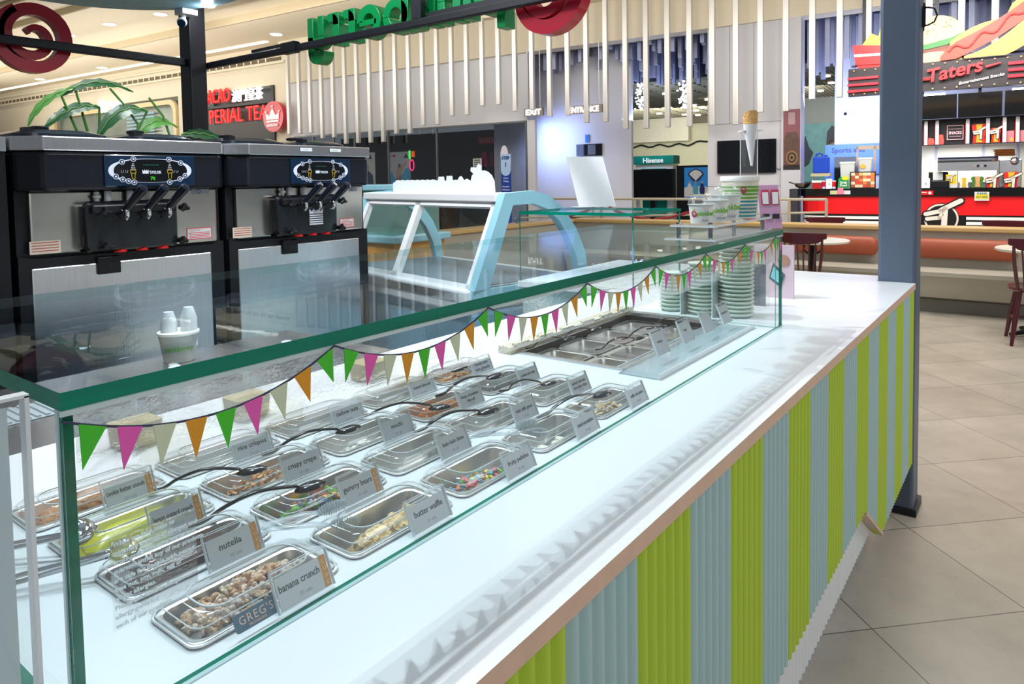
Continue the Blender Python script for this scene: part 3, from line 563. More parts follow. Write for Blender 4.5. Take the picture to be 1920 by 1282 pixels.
single('counter_notice', 'small yellow and white PLEASE notice taped to the black edge of the snack bar', 'notice', MB().box((-.46, -1.265, .975), (-.28, -1.255, 1.105), 0).box((-.45, -1.268, 1.0), (-.29, -1.264, 1.07), 1).text('PLEASE', .04, (-.37, -1.27, 1.07), (1, 0, 0), (0, 0, 1), 2, .001, 'CENTER').text('PAY HERE', .03, (-.37, -1.27, 1.02), (1, 0, 0), (0, 0, 1), 2, .001, 'CENTER'), [card, mat('notice yellow', rgb(215, 205, 60), .5), inkm], (-.37, -1.26, .98), 'F')
single('red_sticker', 'red sticker with a round mark on the snack bar edge by the post', 'sticker', MB().box((-1.16, -1.262, 1.06), (-.985, -1.255, 1.125), 0).prism(arc(-1.03, 1.092, .022, 0, 360, 14)[:-1], 'y', -1.266, -1.262, 1).box((-1.14, -1.265, 1.095), (-1.07, -1.262, 1.105), 1), [reds, card], (-1.07, -1.26, 1.06), 'F')
single('payment_sticker', 'pink and green sticker strip on the black edge, left end of the snack bar', 'sticker', MB().box((-2.43, -1.262, 1.075), (-2.13, -1.255, 1.135), 0).box((-2.33, -1.266, 1.075), (-2.22, -1.262, 1.14), 1).box((-2.43, -1.264, 1.085), (-2.34, -1.262, 1.125), 2).box((-2.315, -1.262, 1.13), (-2.235, -1.255, 1.18), 1), [card, mat('sticker pink', rgb(240, 130, 160), .5), mat('sticker green', rgb(190, 210, 110), .5)], (-2.28, -1.26, 1.07), 'F')
TZ = 1.166
# items on the left run
t = Thing('jerrycan', 'bright blue plastic jerrycan with a handle on the snack bar', 'jerrycan', (-2.61, -.95, 1.42), 'F')
t.part('body', MB().box((-2.73, -1.05, 1.42), (-2.49, -.85, 1.70)), mat('jerrycan blue', rgb(20, 70, 190), .35), bevel=.02)
t.part('handle', MB().tube([(-2.7, -.95, 1.69), (-2.69, -.95, 1.74), (-2.64, -.95, 1.755), (-2.6, -.95, 1.74), (-2.59, -.95, 1.69)], .014, 0, 8), MATS['jerrycan blue']); t.part('cap', MB().cyl((-2.54, -.95, 1.69), (-2.54, -.95, 1.725), .03), MATS['jerrycan blue'])
t = Thing('counter_shelf', 'beige counter shelf carrying the blue jerrycan on the snack bar', 'shelf', (-2.66, -.95, TZ), 'F')
t.part('shelf_board', MB().box((-2.755, -1.08, 1.37), (-2.46, -.8, 1.42)), mat('shelf beige', rgb(190, 180, 150), .5))
for a in (-2.74, -2.48): t.part('leg', MB().box((a-.012, -1.0, TZ), (a+.012, -.97, 1.37)), mat('shelf beige', rgb(190, 180, 150), .5))
t = Thing('red_box', 'red box with a white lid under the beige shelf on the snack bar', 'box', (-2.66, -1.05, TZ), 'F')
t.part('box_body', MB().box((-2.72, -1.13, TZ), (-2.59, -1.0, TZ+.1)), mat('box red', rgb(190, 20, 30), .4)); t.part('lid', MB().box((-2.73, -1.14, TZ+.1), (-2.58, -.99, TZ+.135)), whitepl)
for i, (a, nm) in enumerate(((-2.55, 'left of the white code stand'), (-2.395, 'right of the white code stand'))):
    t = Thing('paper_cup', 'small red and white paper cup on the snack bar, '+nm, 'cup', (a, -1.1, TZ), 'F', 'red paper cups on the snack bar')
    t.part('cup_body', MB().lathe([(.022, TZ), (.03, TZ+.115)], (a, -1.1, 0), 16), reds); t.part('white_band', MB().lathe([(.0235, TZ), (.0255, TZ+.03)], (a, -1.1, 0), 16), whitep); t.part('rim', MB().lathe([(.031, TZ+.115), (.033, TZ+.125), (.029, TZ+.13)], (a, -1.1, 0), 16), whitep)
t = Thing('code_stand', 'white upright payment stand between two red paper cups', 'sign stand', (-2.465, -1.12, TZ), 'F')
t.part('card', MB().box((-2.51, -1.13, TZ+.005), (-2.42, -1.12, TZ+.16)), whitepl); t.part('base', MB().box((-2.51, -1.15, TZ), (-2.42, -1.08, TZ+.006)), whitepl); t.part('mark', MB().box((-2.475, -1.132, TZ+.065), (-2.455, -1.13, TZ+.085)), inkg)
t = Thing('delivery_stand', 'green Grab Food standee with a yellow bubble on the snack bar', 'sign stand', (-2.25, -1.12, TZ), 'F')
t.part('board', MB().prism([(-2.335, TZ), (-2.17, TZ), (-2.18, TZ+.15), (-2.22, TZ+.19), (-2.29, TZ+.19), (-2.325, TZ+.15)], 'y', -1.13, -1.12), mat('grab green', rgb(30, 160, 80), .4))
t.part('bubble', MB().prism([(-2.22+.055*math.cos(a), TZ+.165+.032*math.sin(a)) for a in [2*PI*i/18 for i in range(18)]], 'y', -1.136, -1.131), mat('bubble yellow', rgb(225, 225, 40), .4))
t.part('lettering', MB().text('Grab', .05, (-2.25, -1.134, TZ+.08), (1, 0, 0), (0, 0, 1), 0, .001, 'CENTER', bold=.002).text('Food', .05, (-2.25, -1.134, TZ+.035), (1, 0, 0), (0, 0, 1), 0, .001, 'CENTER', bold=.002), whitep)
t = Thing('picture_menu', 'small black framed picture menu of snacks standing on the snack bar', 'menu', (-1.96, -1.12, TZ), 'F')
t.part('frame', MB().box((-2.15, -1.13, TZ), (-1.78, -1.11, TZ+.27)), black); mb = MB()
cols = [rgb(225, 130, 70), rgb(210, 80, 60), rgb(235, 190, 110), rgb(170, 90, 60), rgb(240, 220, 180)]
for i in range(6):
    for j in range(5): mb.box((-2.135+i*.057, -1.134, TZ+.015+j*.048), (-2.135+i*.057+.055, -1.131, TZ+.015+j*.048+.046), random.randrange(5))
t.part('menu_pictures', mb, [mat('menu tone %d' % i, c, .5) for i, c in enumerate(cols)])
for nm, s0, s1, z1, lab in (('storage_bin', -2.31, -2.09, 1.6, 'tall frosted plastic storage bin behind the green standee'), ('storage_bin', -2.04, -1.84, 1.66, 'frosted plastic bin with a round yellow logo above the picture menu')):
    zb = TZ if nm and s0 < -2.2 else 1.43
    t = Thing(nm, lab, 'storage bin', ((s0+s1)/2, -1.0, zb), 'F')
    t.part('bin_body', MB().loft([rrect((s1-s0)/2-.02, .09, .02, zb, (s0+s1)/2, -1.0), rrect((s1-s0)/2, .1, .02, z1-.03, (s0+s1)/2, -1.0)]), mat('frosted plastic', rgb(205, 210, 210), .35), smooth=True)
    t.part('lid', MB().loft([rrect((s1-s0)/2+.006, .106, .02, z1-.03, (s0+s1)/2, -1.0), rrect((s1-s0)/2+.006, .106, .02, z1, (s0+s1)/2, -1.0)]), whitepl)
    if s0 > -2.2: t.part('round_logo', MB().prism([(-1.97+.045*math.cos(a), 1.52+.035*math.sin(a)) for a in [2*PI*i/18 for i in range(18)]], 'y', -1.105, -1.1), mat('logo amber', rgb(235, 180, 70), .4))
single('bin_riser', 'black riser block behind the picture menu carrying the logo bin', 'riser', MB().box((-2.08, -1.08, TZ), (-1.8, -.9, 1.43)), black, (-1.94, -1, TZ), 'F')
t = Thing('wooden_rack', 'light wooden frame rack behind the frosted bins on the snack bar', 'rack', (-1.9, -.75, TZ), 'F')
for a in (-2.1, -1.84, -1.62): t.part('post', MB().box((a, -.8, TZ), (a+.03, -.76, 1.85)), mat('rack wood', rgb(185, 165, 145), .5))
t.part('crossbar', MB().box((-2.1, -.8, 1.8), (-1.5, -.76, 1.86)), mat('rack wood', rgb(185, 165, 145), .5))
t = Thing('metal_pan', 'dark steel wok pan on a stand at the left end of the snack bar', 'pan', (-2.92, -1.0, TZ), 'F')
t.part('pan_bowl', MB().lathe([(.05, 1.17), (.11, 1.2), (.14, 1.26), (.13, 1.26), (.1, 1.21), (.04, 1.19)], (-2.9, -1.0, 0), 22), mat('wok steel', (.22, .2, .17), .3, 1), smooth=True); t.part('handle', MB().tube([(-3.03, -1, 1.25), (-3.12, -1, 1.28)], .01, 0, 8), black)
single('pan_stand', 'dark cabinet carrying the wok pan between the mall column and the snack bar', 'cabinet', MB().box((-3.09, -1.1, 0), (-2.96, -.8, 1.165)), mat('cabinet charcoal', rgb(52, 54, 60), .4), (-2.92, -.95, 0), 'F')
# right run
t = Thing('code_stand', 'white upright payment stand beside the receipt printer', 'sign stand', (-1.09, -1.12, TZ-.02), 'F')
t.part('card', MB().box((-1.15, -1.13, TZ), (-1.035, -1.12, TZ+.15)), whitepl); t.part('base', MB().box((-1.15, -1.16, TZ-.001), (-1.035, -1.08, TZ+.006)), whitepl); t.part('mark', MB().box((-1.105, -1.133, TZ+.05), (-1.075, -1.13, TZ+.08)), inkg)
t = Thing('receipt_printer', 'black receipt printer and till with a paper slip on the snack bar', 'printer', (-.9, -1.0, TZ), 'F')
t.part('printer_body', MB().box((-1.02, -1.1, TZ), (-.78, -.95, TZ+.11)), black, bevel=.01); t.part('till', MB().box((-1.06, -.95, TZ), (-.8, -.85, TZ+.245)), black, bevel=.008); t.part('paper_slip', MB().box((-1.0, -.965, TZ+.12), (-.87, -.955, TZ+.25)), whitepl)
t = Thing('fries_bin', 'clear bin of yellow fries with a white emblem behind the printer', 'food bin', (-.76, -.98, TZ), 'F')
t.part('bin_wall', MB().box((-.83, -1.03, TZ), (-.69, -.93, TZ+.2)), mat('fries yellow', rgb(235, 190, 40), .5, noise=.35, nscale=30)); t.part('base', MB().box((-.84, -1.05, TZ), (-.68, -1.035, TZ+.05)), card)
mb = MB(); emblem(mb, -.77, TZ+.15, .22, -1.036, 1, 0); t.part('emblem', mb, [MATS['emblem cream'], MATS['emblem black']])
t = Thing('heat_lamp_hood', 'stainless heated display hood with two black knobs on the snack bar', 'food warmer', (-.55, -1.0, TZ), 'F')
t.part('hood', MB().prism([(-1.06, 1.42), (-.7, 1.42), (-.7, 1.60), (-.98, 1.60), (-1.06, 1.55)], 'x', -.94, -.17), nsteel)
t.part('dark_top', MB().box((-.94, -.98, 1.60), (-.17, -.7, 1.63)), mat('hood navy', rgb(24, 30, 60), .3))
for a in (-.42, -.33): t.part('knob', MB().cyl((a, -1.06, 1.49), (a, -1.085, 1.49), .018), black); t.part('indicator', MB().cyl((a-.045, -1.06, 1.49), (a-.045, -1.066, 1.49), .007), mat('orange lamp', rgb(255, 120, 50), .4, emit=2))
for a in (-.685, -.18): t.part('side_post', MB().box((a, -1.0, TZ), (a+.012, -.72, 1.42)), nsteel)
t.part('glass_front', MB().box((-.67, -1.02, TZ), (-.18, -1.015, 1.42)), glass)
t.part('warmer_shelf', MB().box((-.67, -.98, TZ), (-.18, -.72, TZ+.08)), nsteel)
def snackbag(mb, a, b, z0, z1, y, ms, em=True):
    n = 5; d = (b-a)*.06
    po = [(a+d, z0), (b-d, z0), (b-2*d, z0+.3*(z1-z0)), (b-d, z0+.6*(z1-z0)), (b+d*.5, z1-.02), (b-2*d, z1), (a+2*d, z1), (a-d*.5, z1-.02), (a+d, z0+.6*(z1-z0)), (a+2*d, z0+.3*(z1-z0))]
    mb.prism(po, 'y', y-.02, y+.04, ms[0])
    mb.prism([(a+(b-a)*.3, z0+.01), (a+(b-a)*.72, z0+.01), (a+(b-a)*.66, z0+(z1-z0)*.5), (a+(b-a)*.72, z1-.005), (a+(b-a)*.3, z1-.005), (a+(b-a)*.36, z0+(z1-z0)*.5)], 'y', y-.026, y-.02, ms[1])
bagm = [mat('bag red', rgb(215, 40, 30), .4), mat('bag gold', rgb(220, 180, 40), .4), MATS['emblem cream'], MATS['emblem black'], mat('bag green', rgb(70, 120, 40), .4), mat('bag tan', rgb(215, 160, 110), .4)]
for (a, b, z1, em, nm, c0, c1) in ((-.66, -.53, 1.32, False, 'gold and white snack pack left of the green snack pack', 2, 1), (-.505, -.345, 1.33, False, 'green and tan snack pack on the snack bar', 4, 5), (-.32, -.16, 1.32, True, 'red and gold snack pack with the pointing hand emblem beside the green pack', 0, 1), (-.11, .08, 1.39, True, 'largest red and gold snack pack with the pointing hand emblem on the snack bar', 0, 1)):
    t = Thing('snack_pack', nm, 'snack pack', ((a+b)/2, -1.12, TZ), 'F', 'snack packs on the snack bar')
    mb = MB(); snackbag(mb, a, b, TZ, z1, -1.12, (c0, c1)); t.part('bag', mb, bagm)
    if em: mb = MB(); emblem(mb, (a+b)/2, TZ+.1, .38, -1.155, 1, 0); t.part('emblem', mb, [MATS['emblem cream'], MATS['emblem black']])
for i in range(4):
    single('cardboard_tray', 'brown cardboard food tray in the pile on the warmer, %s' % ['at the bottom', 'second from the bottom', 'second from the top', 'on top'][i], 'food tray', MB().hexa([(-.2, -1, 1.63+i*.026), (.03, -1, 1.63+i*.026), (.03, -.8, 1.63+i*.026), (-.2, -.8, 1.63+i*.026), (-.22-.01*i, -1.02, 1.652+i*.026), (.05-.02*i, -1.02, 1.652+i*.026), (.05, -.78, 1.652+i*.026), (-.22, -.78, 1.652+i*.026)]), mat('cardboard brown', rgb(150, 98, 56), .7), (-.09, -.9, 1.63+i*.026), 'F', 'cardboard trays on the warmer')
t = Thing('steel_dispenser', 'stainless dispenser with a round top at the right of the warmer', 'dispenser', (.0, -.9, TZ), 'F')
t.part('panel', MB().box((-.16, -.98, TZ), (.12, -.8, 1.58)), nsteel, bevel=.01); t.part('round_head', MB().ball((.03, -.98, 1.55), .06), nsteel, smooth=True)
# back wall equipment
t = Thing('back_counter', 'pale back counter and cabinets behind the snack bar', 'cabinet', (-.5, -.1, 0), 'F')
t.part('cabinet_body', MB().box((-1.25, -.2, 0), (2.0, .1, 1.5)), mat('cabinet cream', rgb(225, 224, 200), .45)); t.part('wall_panel', MB().box((-1.25, .0, 1.5), (2.0, .1, 2.2)), mat('panel pale', rgb(222, 228, 232), .4)); 
for a in (-1.0, -.35, .1): t.part('panel_divider', MB().box((a, -.02, 1.5), (a+.03, 0, 2.2)), mat('divider lilac', rgb(170, 176, 215), .4))
# packaging display shelf
t = Thing('packaging_display', 'black overhead display shelf with white dividers above the snack bar', 'shelf', (-.5, -1.0, 1.83), 'F')
t.part('shelf_box', MB().box((-1.6, -.9, 1.83), (1.5, -.86, 2.22)).box((-1.6, -1.02, 1.815), (1.5, -.86, 1.83)).box((-1.6, -1.02, 2.2), (1.5, -.86, 2.22)), mat('display black', rgb(30, 27, 34), .4))
for a in (-1.124, -.975, -.58, -.325, -.122, .035, .4): t.part('divider', MB().box((a, -1.01, 1.83), (a+.045, -.9, 2.2), 0).box((a-.006, -1.0, 1.83), (a, -.9, 2.15), 1), [mat('divider white', rgb(225, 222, 228), .4), reds])
t.part('snacks_sign', MB().box((-.825, -.93, 1.90), (-.61, -.9, 2.12), 1).box((-.815, -.933, 1.91), (-.62, -.93, 2.11), 0).text('ENTERTAINMENT', .022, (-.717, -.936, 2.055), (1, 0, 0), (0, 0, 1), 1, .001, 'CENTER').text('SNACKS', .06, (-.717, -.936, 1.985), (1, 0, 0), (0, 0, 1), 1, .001, 'CENTER', bold=.002, width=.17).text('PACKAGING', .026, (-.717, -.936, 1.94), (1, 0, 0), (0, 0, 1), 1, .001, 'CENTER'), [MATS['display black'], mat('sign rose', rgb(235, 190, 195), .5, emit=.2)])
for (a, b, z1, nm) in ((-1.075, -.985, 1.94, 'smallest red pouch at the left of the overhead display'), (-.96, -.86, 1.99, 'red pouch beside the snacks sign on the overhead display')):
    single('red_pouch', nm, 'pouch', MB().prism([(a, 1.832), (b-.01, 1.832), (b, 1.87), (b-.015, z1-.01), (a+.01, z1), (a-.0, 1.9)], 'y', -.97, -.92), mat('pouch coral', rgb(240, 90, 80), .4, emit=.1), ((a+b)/2, -.95, 1.83), 'F')
for (a, b, z1, nm) in ((-.505, -.32, 2.12, 'larger red and gold pack on the overhead display'), (-.27, -.14, 2.05, 'smaller red and gold pack on the overhead display')):
    t = Thing('display_pack', nm, 'snack pack', ((a+b)/2, -.95, 1.85), 'F', 'packs on the overhead display'); mb = MB(); snackbag(mb, a, b, 1.832, z1, -.96, (0, 1)); t.part('bag', mb, bagm); mb = MB(); emblem(mb, (a+b)/2, 1.99, .34, -.995, 1, 0); t.part('emblem', mb, [MATS['emblem cream'], MATS['emblem black']])
for (a, b, nm) in ((-.075, .02, 'left'), (.09, .2, 'right')):
    t = Thing('pink_box', 'pale pink paper packet on the overhead display, the %s one' % nm, 'packet', ((a+b)/2, -.95, 1.83), 'F', 'pink packets on the overhead display'); t.part('packet', MB().box((a, -.96, 1.832), (b, -.92, 2.0)), mat('packet pink', rgb(225, 130, 140), .5)); t.part('yellow_seal', MB().prism(arc(b-.03, 1.87, .025, 0, 360, 12)[:-1], 'y', -.964, -.96), mat('seal yellow', rgb(225, 190, 60), .5))
# screens
for (a, b, nm) in ((-1.6, -.70, 'left'), (-.685, -.14, 'middle'), (-.11, .5, 'right')):
    t = Thing('menu_screen', 'dark switched-off menu screen over the snack bar, the %s of the three' % nm, 'screen', ((a+b)/2, -1.15, 2.23), 'F', 'menu screens over the snack bar')
    t.part('screen', MB().hexa([(a, -1.12, 2.22), (b, -1.12, 2.22), (b, -1.08, 2.22), (a, -1.08, 2.22), (a, -1.2, 2.57), (b, -1.2, 2.57), (b, -1.16, 2.57), (a, -1.16, 2.57)]), mat('screen glass', rgb(16, 20, 26), .08, coat=.5)); t.part('mount', MB().box(((a+b)/2-.02, -1.14, 2.5), ((a+b)/2+.02, -1.06, 2.64)), black)
single('tube_light', 'glowing white tube light between the snack bar sign and the screens', 'light', MB().box((-1.3, -1.13, 2.58), (-.85, -1.09, 2.605)), lightm, (-1.1, -1.14, 2.6), 'F')
single('tube_light', 'glowing tube light above the right menu screen', 'light', MB().box((-.02, -1.13, 2.58), (.3, -1.09, 2.605)), lightm, (.1, -1.14, 2.6), 'F')
# sign
t = Thing('snack_bar_sign', 'dark sign board with red script Taters, bulbs and red bars over the snack bar', 'sign', (-.9, -1.2, 2.64), 'F')
t.part('sign_board', MB().box((-2.18, -1.2, 2.64), (1.2, -1.1, 3.075)), mat('sign charcoal', rgb(46, 40, 46), .5))
mb = MB()
for z_ in (2.90, 2.80, 2.70): mb.box((-2.19, -1.24, z_), (-1.75, -1.2, z_+.035))
t.part('red_bars', mb, mat('neon bar red', rgb(230, 40, 60), .35, emit=.5)); mb = MB()
for z_ in (2.935, 2.84, 2.75): mb.box((-.08, -1.24, z_), (1.2, -1.2, z_+.04))
t.part('red_bars', mb, mat('neon bar red', rgb(230, 40, 60), .35, emit=.5))
bm_ = mat('bulb tan', rgb(190, 170, 130), .4, emit=.15); bb = MB()
for z_ in (3.04, 2.67):
    for i in range(22): bb.ball((-2.1+i*.155, -1.215, z_), .014, 0, 8, 5)
t.part('bulb_row', bb, bm_)
ang = math.atan2(.15, .9); xd = (math.cos(ang), 0, math.sin(ang)); yd = (-math.sin(ang)+.25, 0, math.cos(ang))
mb = MB().text('Taters', .28, (-1.1, -1.26, 2.76), xd, yd, 0, .02, width=.72, bold=.006, res=4); mb.prism([(-.34, 2.915), (-.17, 2.965), (-.17, 2.98), (-.36, 2.945)], 'y', -1.27, -1.23); mb.box((-1.19, -1.27, 2.825), (-1.02, -1.23, 2.84)); mb.box((-1.19, -1.27, 2.80), (-1.05, -1.23, 2.812))
t.part('script_lettering', mb, mat('script red', rgb(225, 50, 55), .35, emit=.5))
t.part('tagline_lettering', MB().text('Entertainment Snacks', .06, (-.68, -1.22, 2.70), xd, yd, 0, .006, width=.56, bold=.001), mat('tagline white', rgb(235, 225, 225), .4, emit=.3))
# cut-outs: burger, hot dog, fries
BC = [mat('bun tan', rgb(222, 190, 140), .5), mat('lettuce', rgb(60, 130, 70), .5), mat('patty brown', rgb(120, 66, 50), .5), mat('tomato red', rgb(215, 70, 70), .5), mat('hotdog bun', rgb(240, 185, 85), .5), mat('sausage', rgb(180, 75, 60), .5), mat('ketchup', rgb(230, 80, 80), .4), mat('cheese', rgb(245, 190, 60), .5), mat('outline brown', rgb(70, 40, 30), .5)]
t = Thing('burger_cutout', 'cartoon burger cut-out board standing on the snack bar sign', 'cut-out', (-.9, -1.1, 3.07), 'F')
def el(cx, cz, a, b, a0, a1, n=16): return [(cx+a*math.cos(math.radians(a0+(a1-a0)*i/n)), cz+b*math.sin(math.radians(a0+(a1-a0)*i/n))) for i in range(n+1)]
t.part('top_bun', MB().prism(el(-.98, 3.42, .38, .36, -12, 188), 'y', -1.12, -1.08), BC[0])
t.part('lettuce', MB().prism([(-1.38, 3.34), (-1.1, 3.36), (-.8, 3.42), (-.6, 3.50), (-.52, 3.47), (-.6, 3.42), (-.85, 3.32), (-1.1, 3.28), (-1.38, 3.27)], 'y', -1.15, -1.1), BC[1])
t.part('patty', MB().prism([(-1.38, 3.27), (-1.1, 3.28), (-.8, 3.36), (-.62, 3.4), (-.64, 3.2), (-1.38, 3.1)], 'y', -1.135, -1.1), BC[2])
t.part('tomato', MB().prism([(-1.38, 3.2), (-1.15, 3.22), (-.85, 3.26), (-.7, 3.2), (-.7, 3.12), (-1.38, 3.12)], 'y', -1.16, -1.1), BC[3])
t.part('bottom_bun', MB().prism(el(-1.0, 3.08, .36, .15, 0, 180), 'y', -1.17, -1.1), BC[0])
mb = MB()
for i in range(16): mb.ball((-.98+random.uniform(-.25, .2), -1.125, 3.55+random.uniform(-.04, .18)), .012, 0, 6, 4)
t.part('sesame_seeds', mb, mat('sesame', rgb(180, 150, 105), .6))
t = Thing('hotdog_cutout', 'large cartoon hot dog cut-out board rising to the right on the snack bar sign', 'cut-out', (-.2, -1.15, 3.07), 'F')
def curve_band(y0, y1, z0fn, z1fn, mb, m, n=18, s0=-.8, s1=.9):
    mb.prism([(s0+(s1-s0)*i/n, z1fn(i/n)) for i in range(n+1)]+[(s0+(s1-s0)*i/n, z0fn(i/n)) for i in reversed(range(n+1))], 'y', y0, y1, m)
base = lambda u: 3.14+.55*u+.75*u*u
mb = MB(); curve_band(-1.20, -1.175, lambda u: base(u)+.0, lambda u: base(u)+.26*math.sin(PI*min(1, u*2+.18))**.5+.02 if u < .4 else base(u)+.28, mb, 0); t.part('back_bun', mb, BC[4])
mb = MB(); curve_band(-1.23, -1.20, lambda u: max(3.08, base(u)-.12), lambda u: base(u)+.14*min(1, (u*8)**.5 if u > 0 else 0), mb, 0, s0=-.92); t.part('sausage', mb, BC[5])
mb = MB(); curve_band(-1.26, -1.23, lambda u: 3.08 if u < .35 else 3.08+(u-.35)*.9, lambda u: max(3.08, base(u)-.03-.02*math.sin(u*9)), mb, 0, s0=-.62); t.part('front_bun', mb, BC[4])
t.part('ketchup', MB().tube([(-.82+i*.05, -1.245, base(max(0, (i*.05-.0)/1.7))+.06+.055*math.sin(i*.95)) for i in range(34)], .016, 0, 8), BC[6])
t = Thing('fries_cutout', 'red and white striped fries cup cut-out on the left end of the snack bar sign', 'cut-out', (-1.9, -1.1, 3.07), 'F')
t.part('cup', MB().prism([(-2.08, 3.14), (-1.6, 3.12), (-1.6, 3.4), (-2.12, 3.46), (-2.13, 3.44)], 'y', -1.15, -1.1).prism([(-2.05, 3.075), (-1.6, 3.075), (-1.6, 3.14), (-2.06, 3.14)], 'y', -1.13, -1.1), reds)
t.part('white_stripe', MB().prism([(-2.1, 3.27), (-1.6, 3.25), (-1.6, 3.29), (-2.105, 3.31)], 'y', -1.156, -1.15), whitep); t.part('potato_wedge', MB().prism([(-2.0, 3.44), (-1.86, 3.62), (-1.76, 3.56), (-1.72, 3.74), (-1.6, 3.7), (-1.6, 3.38)], 'y', -1.14, -1.1), BC[4])
# posts carrying the sign
mb = MB(); mb.box((-2.15, -1.06, 3.12), (1.2, -1.02, 3.15)); 
for a in (-2.0, -1.0, .6): mb.box((a, -1.06, 3.15), (a+.05, -1.02, 5.1)); mb.box((a, -1.09, 2.66), (a+.05, -1.02, 3.12))
single('sign_frame', 'dark steel hanger frame holding the snack bar sign and screens', 'frame', mb, beamm, (-.5, -1.1, 2.2), 'F')
# ================================================================== DINING BOOTH
bo = MB()
bo.box((-4.75, 5.1, 0), (4, 5.32, .80)); bo.box((-4.97, .6, 0), (-4.75, 5.32, .80))
t = Thing('booth_bench', 'curved grey concrete booth bench and partition wall of the dining area', 'bench', (-1, 4.9, 0))
t.part('partition_wall', bo, concrete)
t.part('bench_seat', MB().prism([(4.78, .36), (4.76, .38), (4.76, .42), (4.80, .44), (5.1, .44), (5.1, 0), (4.95, 0), (4.95, .14), (4.85, .16), (4.80, .3)], 'x', -4.7, 4), concrete, smooth=True)
t.part('plinth', MB().box((-4.7, 4.93, 0), (4, 5.08, .13)), mat('plinth grey', rgb(120, 116, 108), .5))
t.part('wooden_cap', MB().box((-4.97, 5.06, .80), (4, 5.36, .845)).box((-5.0, .6, .80), (-4.72, 5.36, .845)), woodcap, bevel=.01)
for a, b, nm in ((-1.86, -.96, 'left of the post, behind the round table'), (-.62, .24, 'right of the dark post')):
    r_ = .095; mb = MB().loft([[(x_, 5.044-.055*math.cos(q)*k_, .63+.1*math.sin(q)*k_) for q in [2*PI*i/16 for i in range(16)]] for x_, k_ in ((a, .5), (a+.02, .85), (a+.06, 1), (b-.06, 1), (b-.02, .85), (b, .5))])
    single('back_cushion', 'terracotta leather cushion on the booth wall, '+nm, 'cushion', mb, terra, ((a+b)/2, 5.05, .53), None, 'booth back cushions', smooth=True)
def table(cx, cy, lab):
    t = Thing('round_table', lab, 'table', (cx, cy, 0), None, 'round dining tables')
    t.part('tabletop', MB().lathe([(.325, .715), (.34, .722), (.34, .738), (.332, .745)], (cx, cy, 0), 40), mat('table top cream', rgb(226, 220, 204), .35), smooth=True)
    t.part('support_plate', MB().lathe([(.2, .70), (.21, .714)], (cx, cy, 0), 24), black); t.part('pedestal', MB().lathe([(.035, .02), (.035, .70)], (cx, cy, 0), 16), black, smooth=True)
    mb = MB()
    for k_ in range(4):
        a = k_*PI/2+.6; mb.tube([(cx, cy, .05), (cx+.15*math.cos(a), cy+.15*math.sin(a), .035), (cx+.26*math.cos(a), cy+.26*math.sin(a), .015)], [.03, .022, .015], 0, 8)
    t.part('foot', mb, black)
    for k_ in range(4):
        a = k_*PI/2+.6; t.part('bracket', MB().tube([(cx+.04*math.cos(a), cy+.04*math.sin(a), .6), (cx+.09*math.cos(a), cy+.09*math.sin(a), .64), (cx+.08*math.cos(a), cy+.08*math.sin(a), .69)], .008, 0, 6), black)
    return t
table(-1.42, 4.26, 'round cream table on a black pedestal before the left booth cushion')
table(.43, 4.2, 'round table at the right edge of the picture, partly out of frame')
def chair(cx, cy, rz, lab):
    Mx = Matrix.Translation((cx, cy, 0)) @ Matrix.Rotation(rz, 4, 'Z'); t = Thing('windsor_chair', lab, 'chair', (0, 0, 0), Mx, 'maroon windsor chairs')
    t.part('seat', MB().loft([rrect(.19, .18, .13, .43), rrect(.205, .195, .14, .445), rrect(.2, .19, .14, .462), rrect(.15, .14, .1, .455)], 0), maroon, smooth=True)
    for sx in (-1, 1):
        for sy in (-1, 1): t.part('leg', MB().tube([(sx*.13, sy*.12, .44), (sx*.165, sy*.16, .2), (sx*.19, sy*.2, .0)], [.016, .02, .013], 0, 10), maroon, smooth=True)
        t.part('stretcher', MB().tube([(sx*.163, -.155, .2), (sx*.165, 0, .205), (sx*.163, .155, .2)], [.009, .013, .009], 0, 8), maroon, smooth=True)
        t.part('back_post', MB().tube([(sx*.15, -.15, .45), (sx*.18, -.2, .66), (sx*.19, -.235, .8)], [.014, .014, .011], 0, 8), maroon, smooth=True)
    t.part('stretcher', MB().tube([(-.165, 0, .205), (.165, 0, .205)], .01, 0, 8), maroon)
    for i in range(6): x_ = -.105+i*.042; t.part('spindle', MB().tube([(x_, -.165, .45), (x_*1.3, -.235, .79)], [.0085, .0065], 0, 8), maroon)
    n = 14; rr = []
    for i in range(n+1):
        x_ = -.225+.45*i/n; u = abs(x_)/.225; y_ = -.24+.035*u*u; hb = .045*(1-u**2)**.5+.018 if u < 1 else .012
        zt = .862-.0*u; zb = .79-.035*(1-u*u)+(.02 if u > .85 else 0)
        rr.append([(x_, y_-.011, zb), (x_, y_+.011, zb), (x_, y_+.011, zt), (x_, y_-.011, zt)])
    t.part('top_rail', MB().loft(rr), maroon, bevel=.006)
chair(-1.37, 3.78, .05, 'maroon windsor chair with its back to the counter, beside the left round table')
chair(.40, 3.86, .12, 'maroon windsor chair at the right picture edge, before the right round table')
chair(-1.72, 6.0, PI+.1, 'maroon windsor chair behind the booth wall, seen above the left cushion')
chair(.12, 5.95, PI, 'maroon windsor chair behind the booth wall at the right, seen above the right cushion')
